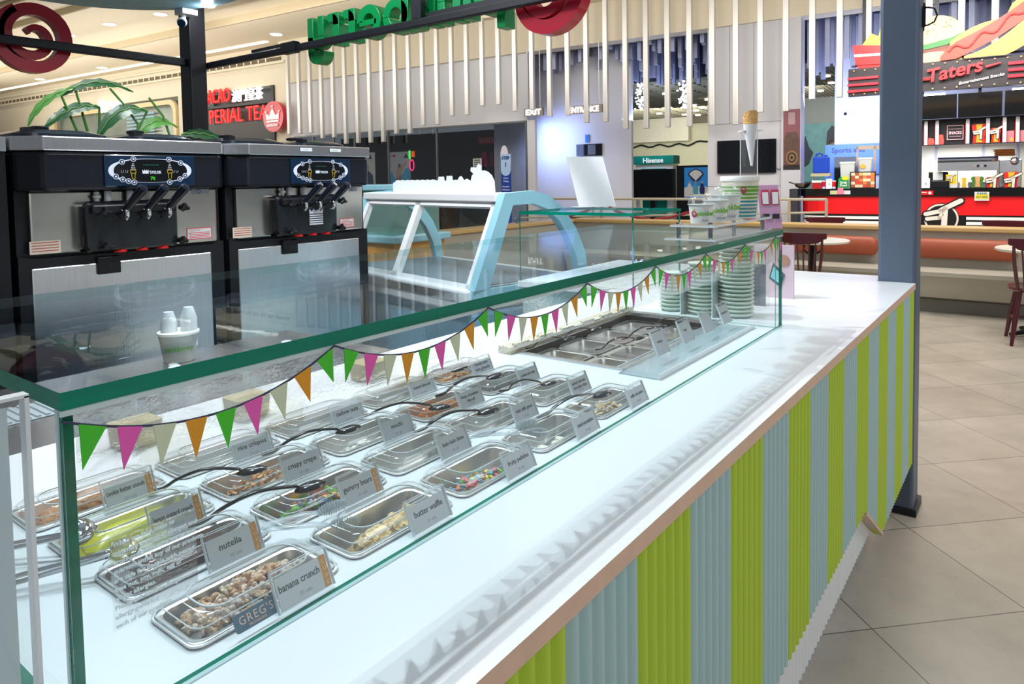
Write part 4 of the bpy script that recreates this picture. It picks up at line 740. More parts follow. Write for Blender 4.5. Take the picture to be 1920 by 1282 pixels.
# rails and queue posts in front of the store
t = Thing('queue_railing', 'long pale metal queue railing behind the kiosk', 'railing', (-4, -2.5, 0), 'F')
railm = mat('rail champagne', rgb(205, 196, 176), .3, .5)
t.part('top_rail', MB().tube([(-7.6, -2.5, 1.04), (-2.3, -2.5, 1.03)], .022, 0, 10), railm); t.part('lower_rail', MB().tube([(-7.6, -2.5, .68), (-2.3, -2.5, .84)], .018, 0, 10), railm)
for a in (-6.9, -6.1, -5.2, -4.3, -3.4, -2.82, -2.3): t.part('rail_post', MB().box((a-.018, -2.52, 0), (a+.018, -2.48, 1.04)), railm)
def stanchion(s_, t_, nm):
    t = Thing('queue_post', 'brass queue post with a ball top and red rope, '+nm, 'queue post', (s_, t_, 0), 'F', 'queue posts')
    t.part('pole', MB().cyl((s_, t_, 0), (s_, t_, 1.05), .022), gold); t.part('ball_top', MB().ball((s_, t_, 1.1), .045), gold, smooth=True); t.part('base', MB().lathe([(.16, 0), (.14, .03)], (s_, t_, 0), 20), gold)
    for d in (-1, 1): t.part('red_rope', MB().tube([(s_+d*.03, t_, 1.0), (s_+d*.25, t_, .85), (s_+d*.6, t_, .75), (s_+d*.86, t_, .72)], .022, 0, 8), mat('rope red', rgb(150, 20, 40), .6))
stanchion(-5.75, -2.9, 'left of the white menu stand'); stanchion(-3.95, -2.9, 'right of the white menu stand')

# ================================================================== THE KIOSK
random.seed(5)
HC = .95
# counter top with holes for the pans and the cold well
XR = [-.328, -.455, -.582, -.709]; PW = .091
YC_ = [-2.855, -2.663, -2.472, -2.280, -2.090]; PL = .175
holes = [(x+.006, x+PW-.006, y+.006, y+PL-.006) for x in XR for y in YC_]+[(-.655, -.375, -1.765, -1.185)]
def holed(mb, x0, x1, y0, y1, z, m=0):
    xs = sorted({x0, x1, *[h[0] for h in holes], *[h[1] for h in holes]}); ys = sorted({y0, y1, *[h[2] for h in holes], *[h[3] for h in holes]})
    for i in range(len(xs)-1):
        for j in range(len(ys)-1):
            cx, cy = (xs[i]+xs[i+1])/2, (ys[j]+ys[j+1])/2
            if any(h[0] < cx < h[1] and h[2] < cy < h[3] for h in holes): continue
            mb.face([(xs[i], ys[j], z), (xs[i+1], ys[j], z), (xs[i+1], ys[j+1], z), (xs[i], ys[j+1], z)], m)
ct = MB(); holed(ct, -.95, 0, -3.7, 0, HC)
ct.face([(-.95, 0, HC), (-.139, 0, HC), (-.139, .164, HC), (-.95, .164, HC)])
ol = [(0, -3.7), (0, 0), (-.139, 0), (-.139, .164), (-.95, .164), (-.95, -3.7)]
for i in range(6):
    a, b = ol[i], ol[(i+1) % 6]; ct.face([(a[0], a[1], HC), (b[0], b[1], HC), (b[0], b[1], HC-.024), (a[0], a[1], HC-.024)], 1)
t = Thing('service_counter', 'long white topping counter with a birch edge and a lime and pale blue fluted front', 'counter', (-.4, -1.8, 0))
t.part('worktop', ct, [white, birch])
def flutes(mb, x, y0, y1, zb, zt, p=.0273, dpt=.009, mfn=lambda y: 0):
    n = int(round((y1-y0)/p)); 
    for i in range(n):
        a = y1-(i+1)*p; b = y1-i*p; m_ = mfn((a+b)/2)
        prof = [(x+dpt*math.sin(PI*k/5)**.8, a+(b-a)*k/5) for k in range(6)]
        z0 = zb((a+b)/2)
        mb.prism([(x-.012, a)]+prof+[(x-.012, b)], 'z', z0, zt, m_)
zb = lambda y: .405 if y < -.97 else (.405-(y+.97)/.27*.18 if y < -.70 else .225)
def stripe(y):
    k_ = math.floor((y+.12)/.164); return 0 if k_ % 2 == 0 else 1
for col_, nm in ((0, 'lime_panel'), (1, 'pale_blue_panel')):
    fl_ = MB()
    y = -.006; p_ = .164/6
    ys_ = -3.7
    n = int((y-ys_)/p_)
    for i in range(n):
        b = y-i*p_; a = b-p_; c_ = (a+b)/2
        if stripe(c_) != col_: continue
        prof = [(-.012+.010*math.sin(PI*k/6)**.8, a+(b-a)*k/6) for k in range(7)]
        fl_.prism([(-.024, a)]+prof+[(-.024, b)], 'z', zb(c_), HC-.025, 0)
    t.part(nm, fl_, lime if col_ == 0 else mint, smooth=30)
fl_ = MB(); flutes(fl_, -.04, -3.7, -.69, lambda y: .235, .43); t.part('white_fluted_base', fl_, whitep, smooth=30)
t.part('plinth', MB().box((-.70, -3.7, 0), (-.115, -.30, .24)), mat('plinth blue grey', rgb(170, 185, 196), .4))
t.part('carcass', MB().box((-.94, -3.7, .24), (-.052, -.69, .80), 0).box((-.94, -.69, .26), (-.026, -.01, .80), 0).box((-.94, -3.7, .80), (-.93, .16, .925), 0).box((-.94, -.69, .22), (-.026, -.01, .26), 1), [mat('carcass white', rgb(215, 218, 222), .5), birch])
t.part('birch_end_edge', MB().hexa([(-.03, -.97, .395), (-.0, -.97, .395), (-.0, -.69, .215), (-.03, -.69, .215), (-.03, -.97, .405), (0, -.97, .405), (0, -.69, .225), (-.03, -.69, .225)]), birch)
# posts and beams
t = Thing('kiosk_post', 'tall blue grey steel post at the far front corner of the counter', 'post', (-.07, .075, 0))
t.part('post_shaft', MB().box((-.137, .002, 0), (0, .148, 5.6)), darksteel, bevel=.012)
t.part('base_plate', MB().box((-.142, -.002, 0), (.012, .165, .03)), beamm)
mb = MB(); mb.cyl((.006, .09, 1.955), (.006, .09, 2.065), .003, 0, 6); mb.tube([(.0, .09, 2.045), (.02, .09, 2.045), (.042, .09, 2.038), (.052, .09, 2.01), (.042, .09, 1.985), (.02, .09, 1.975), (0, .09, 1.975)], .0035, 0, 8); mb.box((0, .085, 1.97), (.012, .095, 2.05))
t.part('wire_hook', mb, beamm)
t = Thing('kiosk_post', 'tall dark steel post behind the yogurt machines carrying the black beams', 'post', (-5.1, -.1, 0))
t.part('post_shaft', MB().box((-5.16, -.2, 0), (-5.0, -.06, 5.6)), beamm, bevel=.012)
t = Thing('kiosk_beam', 'black steel beam running across the top from the left post towards the right', 'beam', (-3, .05, 2.3))
t.part('beam_rail', MB().box((-5.14, -.055, 2.325), (-.14, -.015, 2.375)), beamm, bevel=.008)
t.part('coupling', MB().box((-4.02, -.065, 2.32), (-3.86, -.005, 2.40)), beamm, bevel=.008); t.part('cable_tray', MB().box((-4.45, -.015, 2.39), (-4.0, .015, 2.41)), beamm)
t.part('hanger_post', MB().box((-2.70, -.055, 2.375), (-2.62, -.015, 5.6)), beamm); t.part('cable_tray', MB().box((-2.6, -.015, 2.385), (-1.4, .015, 2.41)), beamm)
single('kiosk_beam', 'black steel beam crossing behind the machines through the large red swirl', 'beam', MB().box((-5.12, -3.6, 2.335), (-5.06, -.202, 2.395)), beamm, (-5.1, -1.5, 2.33), bevel=.008)
# brand signs
def letters(txt, size, x_start, width, z, y0, y1, m):
    mb = MB(); mb.text(txt, size, (x_start, (y0+y1)/2, z), (-1, 0, 0), (0, 0, 1), 0, (y1-y0)/2, width=width, bold=.013, res=5); return mb
t = Thing('brand_lettering', 'thick green pinkberry letters seen from behind, carried by the black beam', 'sign lettering', (-2.9, .08, 2.3))
def glyph(ch, x0, xh, st):
    """rounded bold letter strokes in (u, v), u to the right of the reader; returns the strokes' outlines and the advance"""
    r_ = xh/2; P = []; ring = lambda cx, cy, a0, a1, ro=None, n=22: P.append([(cx+(ro or r_)*math.cos(math.radians(a0+(a1-a0)*i/n)), cy+(ro or r_)*math.sin(math.radians(a0+(a1-a0)*i/n))) for i in range(n+1)]+[(cx+((ro or r_)-st)*math.cos(math.radians(a1+(a0-a1)*i/n)), cy+((ro or r_)-st)*math.sin(math.radians(a1+(a0-a1)*i/n))) for i in range(n+1)])
    bar = lambda u0, v0, u1, v1: P.append([(u0, v0), (u1, v0), (u1, v1), (u0, v1)])
    w_ = 0
    if ch in 'pb': ring(r_, r_, 0, 359.9); bar(0, -.085 if ch == 'p' else 0, st, xh if ch == 'p' else xh*1.42); w_ = xh
    elif ch == 'i': bar(0, 0, st, xh); P.append([(st/2+st*.6*math.cos(2*PI*i/14), xh*1.28+st*.6*math.sin(2*PI*i/14)) for i in range(14)]); w_ = st
    elif ch == 'n': bar(0, 0, st, xh); ring(xh*.40, xh*.6, 0, 180, xh*.40); bar(xh*.8-st, 0, xh*.8, xh*.6); w_ = xh*.8
    elif ch == 'k': bar(0, 0, st, xh*1.42); P.append([(st*.6, xh*.42), (xh*.52, xh), (xh*.86, xh), (st*1.3, xh*.35)]); P.append([(st, xh*.56), (st*1.6, xh*.66), (xh*.92, 0), (xh*.6, 0)]); w_ = xh*.9
    elif ch == 'e': ring(r_, r_, 0, 318); bar(st*.6, r_-st*.4, xh-st*.4, r_+st*.25); w_ = xh
    elif ch == 'r': bar(0, 0, st, xh); ring(xh*.36, xh*.62, 50, 180, xh*.38); w_ = xh*.62
    elif ch == 'y': bar(0, xh*.35, st, xh); ring(xh*.38, xh*.40, 180, 360, xh*.38+.0); bar(xh*.76-st, -.02, xh*.76, xh); ring(xh*.38, -.02, 180, 360, xh*.38); w_ = xh*.76
    return P, w_
x_now = -2.045
for ch in 'pinkberry':
    P, w_ = glyph(ch, 0, .232, .062); lm = MB()
    for po in P: lm.prism([(x_now-u, 2.335+v*.97) for u, v in po], 'y', .03, .125)
    t.part('letter_'+ch, lm, greenm, bevel=.004, smooth=30); x_now -= w_+.020
def swirl_ribbon(c, R, ax, thick, m0=0, turns=1.72, w0=.19, th0=100):
    """berry swirl: ring whose inner end curls to the centre; ax gives (u, v, n)"""
    U, V, Nn = [Vector(a) for a in ax]; c = Vector(c); mb = MB(); n = 64; st = []
    for i in range(n+1):
        k_ = i/n; th = math.radians(th0)+turns*2*PI*k_
        r_ = R*(.17+.66*min(1, k_/.62)**.9) if k_ < .62 else R*.83
        wd = R*(.16+.17*min(1, k_/.5)) if k_ < .9 else R*.33*(1-(k_-.9)/.1*.35)
        st.append((th, r_, wd/2))
    rings = []
    for th, r_, hw in st:
        d = U*math.cos(th)+V*math.sin(th); q = []
        for rr_, nn_ in ((r_-hw, -thick/2), (r_+hw, -thick/2), (r_+hw, thick/2), (r_-hw, thick/2)): q.append(c+d*rr_+Nn*nn_)
        rings.append(q)
    mb.loft(rings); return mb
single('swirl_sign', 'large dark red berry swirl sign hanging left, crossed by the black beam', 'sign', swirl_ribbon((-5.18, -1.235, 2.42), .248, ((0, -1, 0), (0, 0, 1), (1, 0, 0)), .08, turns=2.03, th0=50), redm, (-5.18, -1.235, 2.2), smooth=35)
single('swirl_sign', 'dark red berry swirl sign at the right end of the green letters', 'sign', swirl_ribbon((-1.765, .08, 2.41), .235, ((-1, 0, 0), (0, 0, 1), (0, 1, 0)), .09), redm, (-1.76, .08, 2.18), smooth=35)
single('round_canopy', 'light blue round canopy disc hanging over the back of the kiosk', 'canopy', MB().lathe([(.98, 2.75), (1.0, 2.77), (1.0, 3.0), (.98, 3.02)], (-4.5, -1.13, 0), 64), mat('canopy blue', rgb(150, 205, 228), .4, noise=.03), (-4.5, -1.13, 2.75), smooth=True)
t = Thing('spot_lamp', 'small dazzling spot lamp under the canopy at the top of the left post', 'lamp', (-4.7, -.2, 2.7))
t.part('lamp_lens', MB().ball((-4.82, -.13, 2.80), .035), mat('spot glow', (.95, .98, 1), .5, emit=60), smooth=True); t.part('housing', MB().cyl((-4.86, -.08, 2.84), (-4.83, -.11, 2.81), .045), whitepl)
l_ = lamp('spot_glow_light', 'POINT', (-4.72, -.2, 2.74), 6, (.95, .98, 1), .04)
t = Thing('security_camera', 'white security camera with a dark round lens beside the left post', 'camera', (-4.98, -.26, 2.6))
t.part('mount', MB().box((-5.02, -.3, 2.71), (-4.9, -.18, 2.75)).cyl((-4.98, -.25, 2.66), (-4.98, -.25, 2.72), .018), whitepl); t.part('camera_body', MB().ball((-4.97, -.27, 2.655), .038), whitepl, smooth=True); t.part('lens', MB().cyl((-4.95, -.285, 2.645), (-4.925, -.30, 2.632), .03), panelb)
# ---- topping sneeze guard
glassedgep = glassmat('pale glass edge clear', (.75, .92, .9), .15)
GX, GR, GN, GF, GZ = -.2016, -.775, -2.9676, -1.0997, 1.2303
def slab(mb, a, b, m_face, m_edge, thin, pale=()):
    sd = {}
    pairs = {'z': (0, 1), 'y': (2, 4), 'x': (3, 5)}
    for i in range(6): sd[i] = m_edge
    for i in pale: sd[i] = 2
    for i in pairs[thin]: sd[i] = m_face
    return mb.box(a, b, 0, sd)
t = Thing('topping_guard', 'large green-edged glass guard over the topping pans', 'glass guard', (-.48, -2.03, HC))
t.part('top_glass', slab(MB(), (GR, GN, GZ-.014), (GX, GF, GZ), 0, 1, 'z', (4, 5)), [topglass, glassedge, glassedgep])
t.part('front_glass', slab(MB(), (GX-.012, GN+.002, HC+.001), (GX-.003, GF-.002, GZ-.0145), 0, 1, 'x'), [glass, glassedge])
t.part('near_end_glass', slab(MB(), (GR+.002, GN+.002, HC+.001), (GX-.0125, GN+.013, GZ-.0145), 0, 1, 'y'), [glass, glassedge])
t.part('far_end_glass', slab(MB(), (-.665, -1.135, HC+.001), (GX-.0125, -1.127, GZ-.0145), 0, 1, 'y'), [glass, glassedgel])
t.part('corner_silicone', MB().box((GX-.0128, GN+.0005, HC), (GX-.0085, GN+.0018, GZ-.014), 0).box((GX-.003, GN, GZ-.019), (GX-.001, GF, GZ-.0142)), mat('clear silicone', rgb(200, 214, 214), .3))
t.part('silicone_bead', MB().box((GX-.006, GN, HC), (GX-.001, GF, HC+.0012)), mat('bead teal', rgb(175, 205, 208), .25))
def FILM(y0, y1, z0, z1): mb = MB(); mb.face([(GX-.0020, y0, z0), (GX-.0020, y1, z0), (GX-.0020, y1, z1), (GX-.0020, y0, z1)]); return mb
t.part('clear_ripple_film', FILM(GN+.010, GF-.003, 1.146, GZ-.016), ripple)
for (cx, cy, nm, pump) in ((-.83, -2.63, 'nearest to the camera', 1), (-.80, -2.44, 'in the middle', 1), (-.80, -2.14, 'farthest along the counter', 0)):
    t2 = Thing('sauce_tub', 'small clear tub of pale sauce behind the back row of pans, '+nm, 'tub', (cx, cy, HC), None, 'sauce tubs behind the pans')
    t2.part('tub_wall', MB().loft([rrect(.028, .034, .008, HC+.001, cx, cy), rrect(.032, .038, .009, HC+.055, cx, cy)], 0, True, False), lidm, smooth=40); t2.part('sauce', MB().loft([rrect(.026, .032, .008, HC+.003, cx, cy), rrect(.029, .035, .008, HC+.04, cx, cy)]), mat('sauce beige', rgb(212, 196, 150), .4), smooth=40)
    t2.part('tub_lid', MB().loft([rrect(.034, .040, .01, HC+.055, cx, cy), rrect(.034, .040, .01, HC+.062, cx, cy)]), lidm)
    if pump: t2.part('pump', MB().cyl((cx, cy, HC+.062), (cx, cy, HC+.10), .005).tube([(cx, cy, HC+.10), (cx+.02, cy-.02, HC+.105), (cx+.03, cy-.03, HC+.095)], .005, 0, 8), whitepl)
mb = MB().box((-.70, -1.80, HC), (-.662, -1.14, HC+.018))
for i in range(6): mb.box((-.672, -1.78+i*.11, HC+.018), (-.660, -1.72+i*.11, HC+.024))
single('wooden_sill', 'pale wooden sill strip with notches along the back of the cold well', 'sill', mb, mat('sill beige', rgb(212, 200, 172), .5), (-.68, -1.5, HC))
# bunting
FM = {'g': fgreen, 'p': fpink, 'c': fcream, 'o': orangem}
seq = 'gpcogpcog'; cname = {'g': 'green', 'p': 'pink', 'c': 'cream', 'o': 'orange'}
xb = GX+.0015
for k_ in range(8):
    y0 = -2.968+.2555*k_; y1 = y0+.2555 if k_ < 7 else -1.10; z0 = 1.2155 if k_ else 1.209; z1 = 1.2155; dip = .031
    full = .2555
    def cz(y, y0=y0, k_=k_): u = (y-y0)/full; return (z0+(z1-z0)*u)-dip*4*u*(1-u)*(.9 if u in (0, 1) else 1)
    where = ['nearest the camera', 'second from the near corner', 'third from the near corner', 'fourth from the near corner', 'fifth from the near corner', 'sixth from the near corner', 'seventh, next to the far corner', 'last short one at the far corner'][k_]
    t = Thing('bunting', 'swag of coloured paper flags on the glass edge, '+where, 'bunting', (xb, y0, 1.2), None, 'bunting swags on the topping guard')
    N_ = 18; t.part('cord', MB().tube([(xb, y0+(y1-y0)*i/N_, cz(y0+(y1-y0)*i/N_)) for i in range(N_+1)], .0011, 0, 6), cordm)
    for j, c_ in enumerate(seq):
        yc = y0+full*(j+.62)/9.25+.004; hw = .0098
        if yc+hw > y1: continue
        za, zc = cz(yc-hw), cz(yc+hw); d = Vector((0, 2*hw, zc-za)).normalized(); n = Vector((0, d.z, -d.y)); mid = Vector((0, yc, (za+zc)/2)); tip = mid+n*.0345+Vector((0, .3*(0-n.y)*.0345, 0))
        po = [(yc-hw, za), (yc+hw, zc), (tip.y, tip.z)]
        t.part('flag', MB().prism(po, 'x', xb+.0006, xb+.0014), FM[c_])
# ---- pans
def pan_parts(L=PL, W=PW, deep=.040, lidded=True):
    hx, hy = W/2, L/2; body = MB()
    body.loft([rrect(hx, hy, .014, HC+.0015), rrect(hx, hy, .014, HC+.004), rrect(hx-.004, hy-.004, .013, HC+.005), rrect(hx-.008, hy-.008, .014, HC+.0035), rrect(hx-.0095, hy-.0095, .014, HC-.004),
               rrect(hx-.012, hy-.012, .015, HC-.03), rrect(hx-.0145, hy-.0145, .015, HC-.032), rrect(hx-.017, hy-.017, .014, HC-deep)], 0, False, True)
    lid = MB(); rim = MB()
    z = HC+.006
    lid.loft([rrect(hx-.003, hy-.003, .014, z), rrect(hx-.0035, hy-.0035, .014, z+.006), rrect(hx-.007, hy-.007, .013, z+.009), rrect(hx-.009, hy-.012, .014, z+.0135), rrect(hx-.013, hy-.018, .016, z+.0155), rrect(hx-.0165, hy-.027, .021, z+.0155)], 0, False, False)
    lid.loft([rrect(hx-.0165, hy-.027, .021, z+.0155), rrect(hx-.0175, hy-.028, .0205, z+.009)], 0, False, False)
    rim.loft([rrect(hx-.0152, hy-.0255, .0215, z+.0150), rrect(hx-.0152, hy-.0255, .0215, z+.0163), rrect(hx-.0167, hy-.0272, .021, z+.0163), rrect(hx-.0167, hy-.0272, .021, z+.0150)], 0, False, False)
    rim.loft([rrect(hx-.002, hy-.002, .014, z-.0004), rrect(hx-.002, hy-.002, .014, z+.0008), rrect(hx-.0035, hy-.0035, .0135, z+.0008)], 0, False, False)
    rim.loft([rrect(hx-.0065, hy-.0065, .0135, z+.0085), rrect(hx-.0065, hy-.0065, .0135, z+.0094), rrect(hx-.0075, hy-.0075, .013, z+.0094)], 0, False, False)
    return body, lid, rim
body, lid, rim = pan_parts()
P0 = None
NAMES = [['banana crunch', 'butter waffle', 'fruity pebbles', 'toasted marshmallows', 'waffle cone pieces'],
         ['nutella', 'gummy bears', 'halo-halo bites', 'mini milk gems', "hershey's semi sweet|chocolate chips"],
         ['lemon custard crunch', 'crispy crepe', 'mochi', 'lotus crumbled|biscuit', 'cookies and cream'],
         ['cookie butter crunch', 'rice crispies', 'cashew nuts', 'toasted almonds', 'honey and|oats granola']]
DESC = [['full of lumpy sugared clusters, at the near front corner', 'holding pale ridged waffle pieces', 'full of bright fruit-coloured flakes', 'holding a few toasted white marshmallows', 'holding pale broken cone pieces'],
        ['filled with dark chocolate spread', 'of translucent coloured gummy bears', 'nearly empty, with purple and cream cubes', 'with small coloured candy balls', 'nearly empty, with the long spoon lying over its near end'],
        ['filled with glossy yellow cream', 'of golden crepe flakes', 'of white mochi pieces', 'of orange brown biscuit crumbs', 'of black cookie crumbs'],
        ['of light brown butter cream at the near back corner', 'nearly empty, behind the crepe flakes', 'nearly empty, behind the white mochi', 'of sliced almonds, behind the biscuit crumbs', 'of golden granola, at the far back']]
CALS = ['35 cals', '34 cals', '24 cals', '30 cals', '28 cals', '90 cals', '21 cals', '18 cals', '32 cals', '40 cals', '60 cals', '22 cals', '25 cals', '30 cals', '26 cals', '87 cals', '20 cals', '28 cals', '31 cals', '27 cals']
def C_(r, c): return XR[r]+PW/2, YC_[c]+PL/2
for r in range(4):
    for c in range(5):
        cx, cy = C_(r, c); lab = 'topping pan '+DESC[r][c]
        if P0 is None:
            t = Thing('topping_pan', lab, 'food pan', (cx, cy, 0), None, 'topping pans set in the counter'); P0 = t.o
            b0 = link('pan_body', body, pansteel, P0, (0, 0, 0), smooth=50); link('clear_lid', lid, lidm, P0, smooth=50); link('lid_edge', rim, lidrim, P0, smooth=50)
        else: dup(P0, (cx, cy, 0), lab)
# label holders
def label_holder(cx, cy, z, txt, cals, luxe, lab, w_=.062, h_=.033, lean=28, group='name cards before the pans', pcard=True):
    """stands at x=cx facing +x, y centre cy"""
    t = Thing('name_card', lab, 'name card', (cx, cy, z), None, group)
    a = math.radians(lean); upv = Vector((-math.sin(a), 0, math.cos(a))); nv = Vector((math.cos(a), 0, math.sin(a))); B = Vector((cx, cy, z+.004)); Y = Vector((0, 1, 0))
    def P(y, h, d): return B+Y*y+upv*h+nv*d
    def plate(mb, y0, y1, h0, h1, d0, d1, m=0):
        mb.hexa([P(y0, h0, d0), P(y1, h0, d0), P(y1, h0, d1), P(y0, h0, d1), P(y0, h1, d0), P(y1, h1, d0), P(y1, h1, d1), P(y0, h1, d1)], m)
    mb = MB(); hw = w_/2
    plate(mb, -hw-.003, hw+.003, 0, h_+.006, .0012, .0022); plate(mb, -hw-.003, hw+.003, 0, h_+.008, -.0022, -.0012)
    mb.hexa([(cx-.022, cy-hw-.003, z+.0005), (cx+.003, cy-hw-.003, z+.0005), (cx+.003, cy+hw+.003, z+.0005), (cx-.022, cy+hw+.003, z+.0005), (cx-.022, cy-hw-.003, z+.0018), (cx+.003, cy-hw-.003, z+.0018), (cx+.003, cy+hw+.003, z+.0018), (cx-.022, cy+hw+.003, z+.0018)])
    t.part('acrylic_holder', mb, acryl)
    mb = MB(); plate(mb, -hw-.0034, -hw-.0026, 0, h_+.007, -.0022, .0024); plate(mb, hw+.0026, hw+.0034, 0, h_+.007, -.0022, .0024); plate(mb, -hw-.003, hw+.003, h_+.006, h_+.0068, -.0014, .0022); plate(mb, -hw-.003, hw+.003, h_+.008, h_+.0087, -.0022, -.0012)
    t.part('holder_edge', mb, acryledge)
    mb = MB(); plate(mb, -hw, hw, .001, h_, -.0006, .0006)
    cp = t.part('paper_card', mb, card)
    if txt:
        mb = MB(); ls = txt.split('|'); sz = .0105 if max(map(len, ls)) < 14 else .0088
        for i, l_ in enumerate(ls):
            mb.text(l_, sz, P(-.004 if luxe else 0, h_*.55-(i-.35*(len(ls) > 1))*sz*1.05, .0008), Y, upv, 0, .00015, 'CENTER', bold=.00012, width=min(w_*.80, .0052*len(l_)) if len(l_) > 9 else None)
        mb.text(cals, .0058, P(0, h_*.2, .0008), Y, upv, 1, .0001, 'CENTER')
        link('lettering', mb, [inkm, inkg], cp, t.b)
    if luxe:
        mb = MB(); plate(mb, hw-.008, hw, .001, h_, .0007, .0009, 0)
        for i, ch in enumerate('LUXE'): mb.text(ch, .006, P(hw-.0055, h_-.008-i*.0072, .001), Y, upv, 1, .0001, 'LEFT')
        link('orange_tab', mb, [orangem, mat('tab ink', rgb(250, 225, 180), .5)], cp, t.b)
    return t
k_ = 0
for r in range(4):
    for c in range(5):
        cx, cy = C_(r, c); n_ = NAMES[r][c].replace('|', ' ')
        plain = {'nutella': 'chocolate spread'}.get(n_, n_)
        lx = XR[r]+PW+(.020 if r == 0 else .019); zz = HC+(0 if r == 0 else .0)
        lab = 'name card for the pan '+DESC[r][c]
        label_holder(lx, cy+.022 if c else cy+.025, zz, NAMES[r][c], CALS[k_], (r, c) in ((0, 0), (1, 0), (2, 0), (3, 0), (1, 1)), lab, lean=24); k_ += 1
t = Thing('supplier_tag', "small grey blue GREG'S tag on the front of the nearest pan", 'tag', (-.238, -2.795, HC))
mb = MB().loft([rrect(.0235, .0085, .003, 0), rrect(.0235, .0085, .003, .0012)]); a_ = math.radians(58)
Mx = Matrix.Translation((-.226, -2.797, HC+.0125)) @ Matrix.Rotation(PI/2, 4, 'Z') @ Matrix.Rotation(a_, 4, 'X'); mb.xf(Mx); t.part('tag_plate', mb, mat('tag slate', rgb(78, 110, 130), .3))
mb = MB().text("GREG'S", .011, (0, -.0025, .0015), (1, 0, 0), (0, 1, 0), 0, .0001, 'CENTER', spacing=1.15, width=.037); mb.text('PROVISIONS', .0035, (0, -.0065, .0015), (1, 0, 0), (0, 1, 0), 0, .0001, 'CENTER'); mb.xf(Mx); t.part('lettering', mb, mat('tag ink', rgb(230, 190, 170), .5))
# allergy notice printed on the glass
t = Thing('glass_notice', 'allergy notice in white lettering stuck on the near end of the front glass', 'notice', (GX, -2.9, 1.03))
t.part('clear_film', FILM(-2.937, -2.866, 1.028, 1.103), ripple2)
mb = MB()
for i, l_ in enumerate(['While we take steps to', 'minimize the risk of allergen and', 'cross contamination, we cannot', 'guarantee that any of our products', 'are safe for people with peanut,', 'tree nut, soy, milk, egg or', 'wheat allergies.', 'Please ask for the allergen', 'allergy guide for', 'each of our products.']):
    mb.text(l_, .0053, (GX-.0014, -2.935, 1.097-i*.0074), (0, 1, 0), (0, 0, 1), 0, .0002, bold=.00015)
t.part('lettering', mb, mat('notice lettering', rgb(225, 238, 240), .5))
# ---- toppings
def heap_copies(name, cat, label, group, makers, mats_, cx, cy, n, hx, hy, z0, zh, s0=1, s1=1, cover=lambda u, v: True):
    protos = []
    for k in range(n):
        for _ in range(40):
            u, v = random.uniform(-1, 1), random.uniform(-1, 1)
            if u*u*.9+v*v*.9 < 1.2 and cover(u, v): break
        i = random.randrange(len(makers)); j = random.randrange(len(mats_)); key = (i, j)
        z = z0+zh*(1-.8*(u*u*.5+v*v*.5))*random.uniform(.55, 1)
        if key not in dict(protos):
            o = link(name, makers[i](), mats_[j], smooth=50); tag(o, label if isinstance(label, str) else label[j], cat, group); protos.append((key, o))
        else: o = dict(protos)[key].copy(); COL.objects.link(o)
        o.location = (cx+u*hx, cy+v*hy, z); o.rotation_euler = (random.uniform(-.6, .6), random.uniform(-.6, .6), random.uniform(0, 6.28)); s_ = random.uniform(s0, s1); o.scale = (s_, s_, s_)
def mound(hx, hy, z0, zh, amp, freq, seed, n=40, ridge=0):
    random.seed(seed); ph = [(random.uniform(.5, 1.6)*freq, random.uniform(.5, 1.6)*freq, random.uniform(0, 6.28), random.uniform(.3, 1)) for _ in range(9)]
    mb = MB(); N = n; M_ = n*2; vs = []
    for i in range(N+1):
        for j in range(M_+1):
            u = -1+2*i/N; v = -1+2*j/M_; h = sum(a*math.sin(p*u*hx/hy*3+q*v*3+f) for p, q, f, a in ph)/4
            e = max(0, 1-max(abs(u), abs(v))**6)
            vs.append((u*hx, v*hy, z0+zh*(1-.55*u*u-.45*v*v)*e+amp*h*e))
    fs = [(i*(M_+1)+j, (i+1)*(M_+1)+j, (i+1)*(M_+1)+j+1, i*(M_+1)+j+1) for i in range(N) for j in range(M_)]
    return mb.raw(vs, fs)
ix, iy = PW/2-.0175, PL/2-.0175
def stuff_obj(name, lab, cat, r, c, mb, m): cx, cy = C_(r, c); return single(name, lab, cat, mb, m, (0, 0, 0), None, None, 'stuff', smooth=60) if False else tag(setloc(link(name, mb, m, smooth=60), (cx, cy, 0)), lab, cat, None, 'stuff')
def setloc(o, l): o.location = l; return o
choc = mat('chocolate spread', rgb(66, 30, 18), .4, noise=.4, nscale=30, spec=.2)
stuff_obj('chocolate_spread', 'dark glossy chocolate spread filling its pan', 'spread', 1, 0, mound(ix, iy, HC-.008, .018, .004, 2.2, 3), choc)
stuff_obj('yellow_cream', 'glossy lemon yellow cream with white streaks in its pan', 'cream', 2, 0, mound(ix, iy, HC-.012, .022, .004, 1.8, 5), mat('lemon cream', rgb(206, 205, 40), .25, noise=.45, nscale=16, coat=.4, stretch=(1, .3, 1)))
stuff_obj('butter_cream', 'light brown cookie butter in the near back pan', 'cream', 3, 0, mound(ix, iy, HC-.012, .024, .004, 2.4, 8), mat('butter brown', rgb(190, 130, 76), .4, noise=.35, nscale=40, bump=.4, bscale=120))
stuff_obj('biscuit_crumbs', 'orange brown crumbled biscuit in its pan', 'crumbs', 2, 3, mound(ix, iy, HC-.026, .034, .002, 3, 9), mat('crumb orange brown', rgb(176, 98, 30), .8, noise=.5, nscale=120, bump=1, bscale=220))
stuff_obj('cookie_crumbs', 'black cookie crumbs in their pan', 'crumbs', 2, 4, mound(ix, iy, HC-.028, .022, .004, 4, 10), mat('cookie black', rgb(34, 34, 42), .6, noise=.6, nscale=90, bump=1, bscale=160))
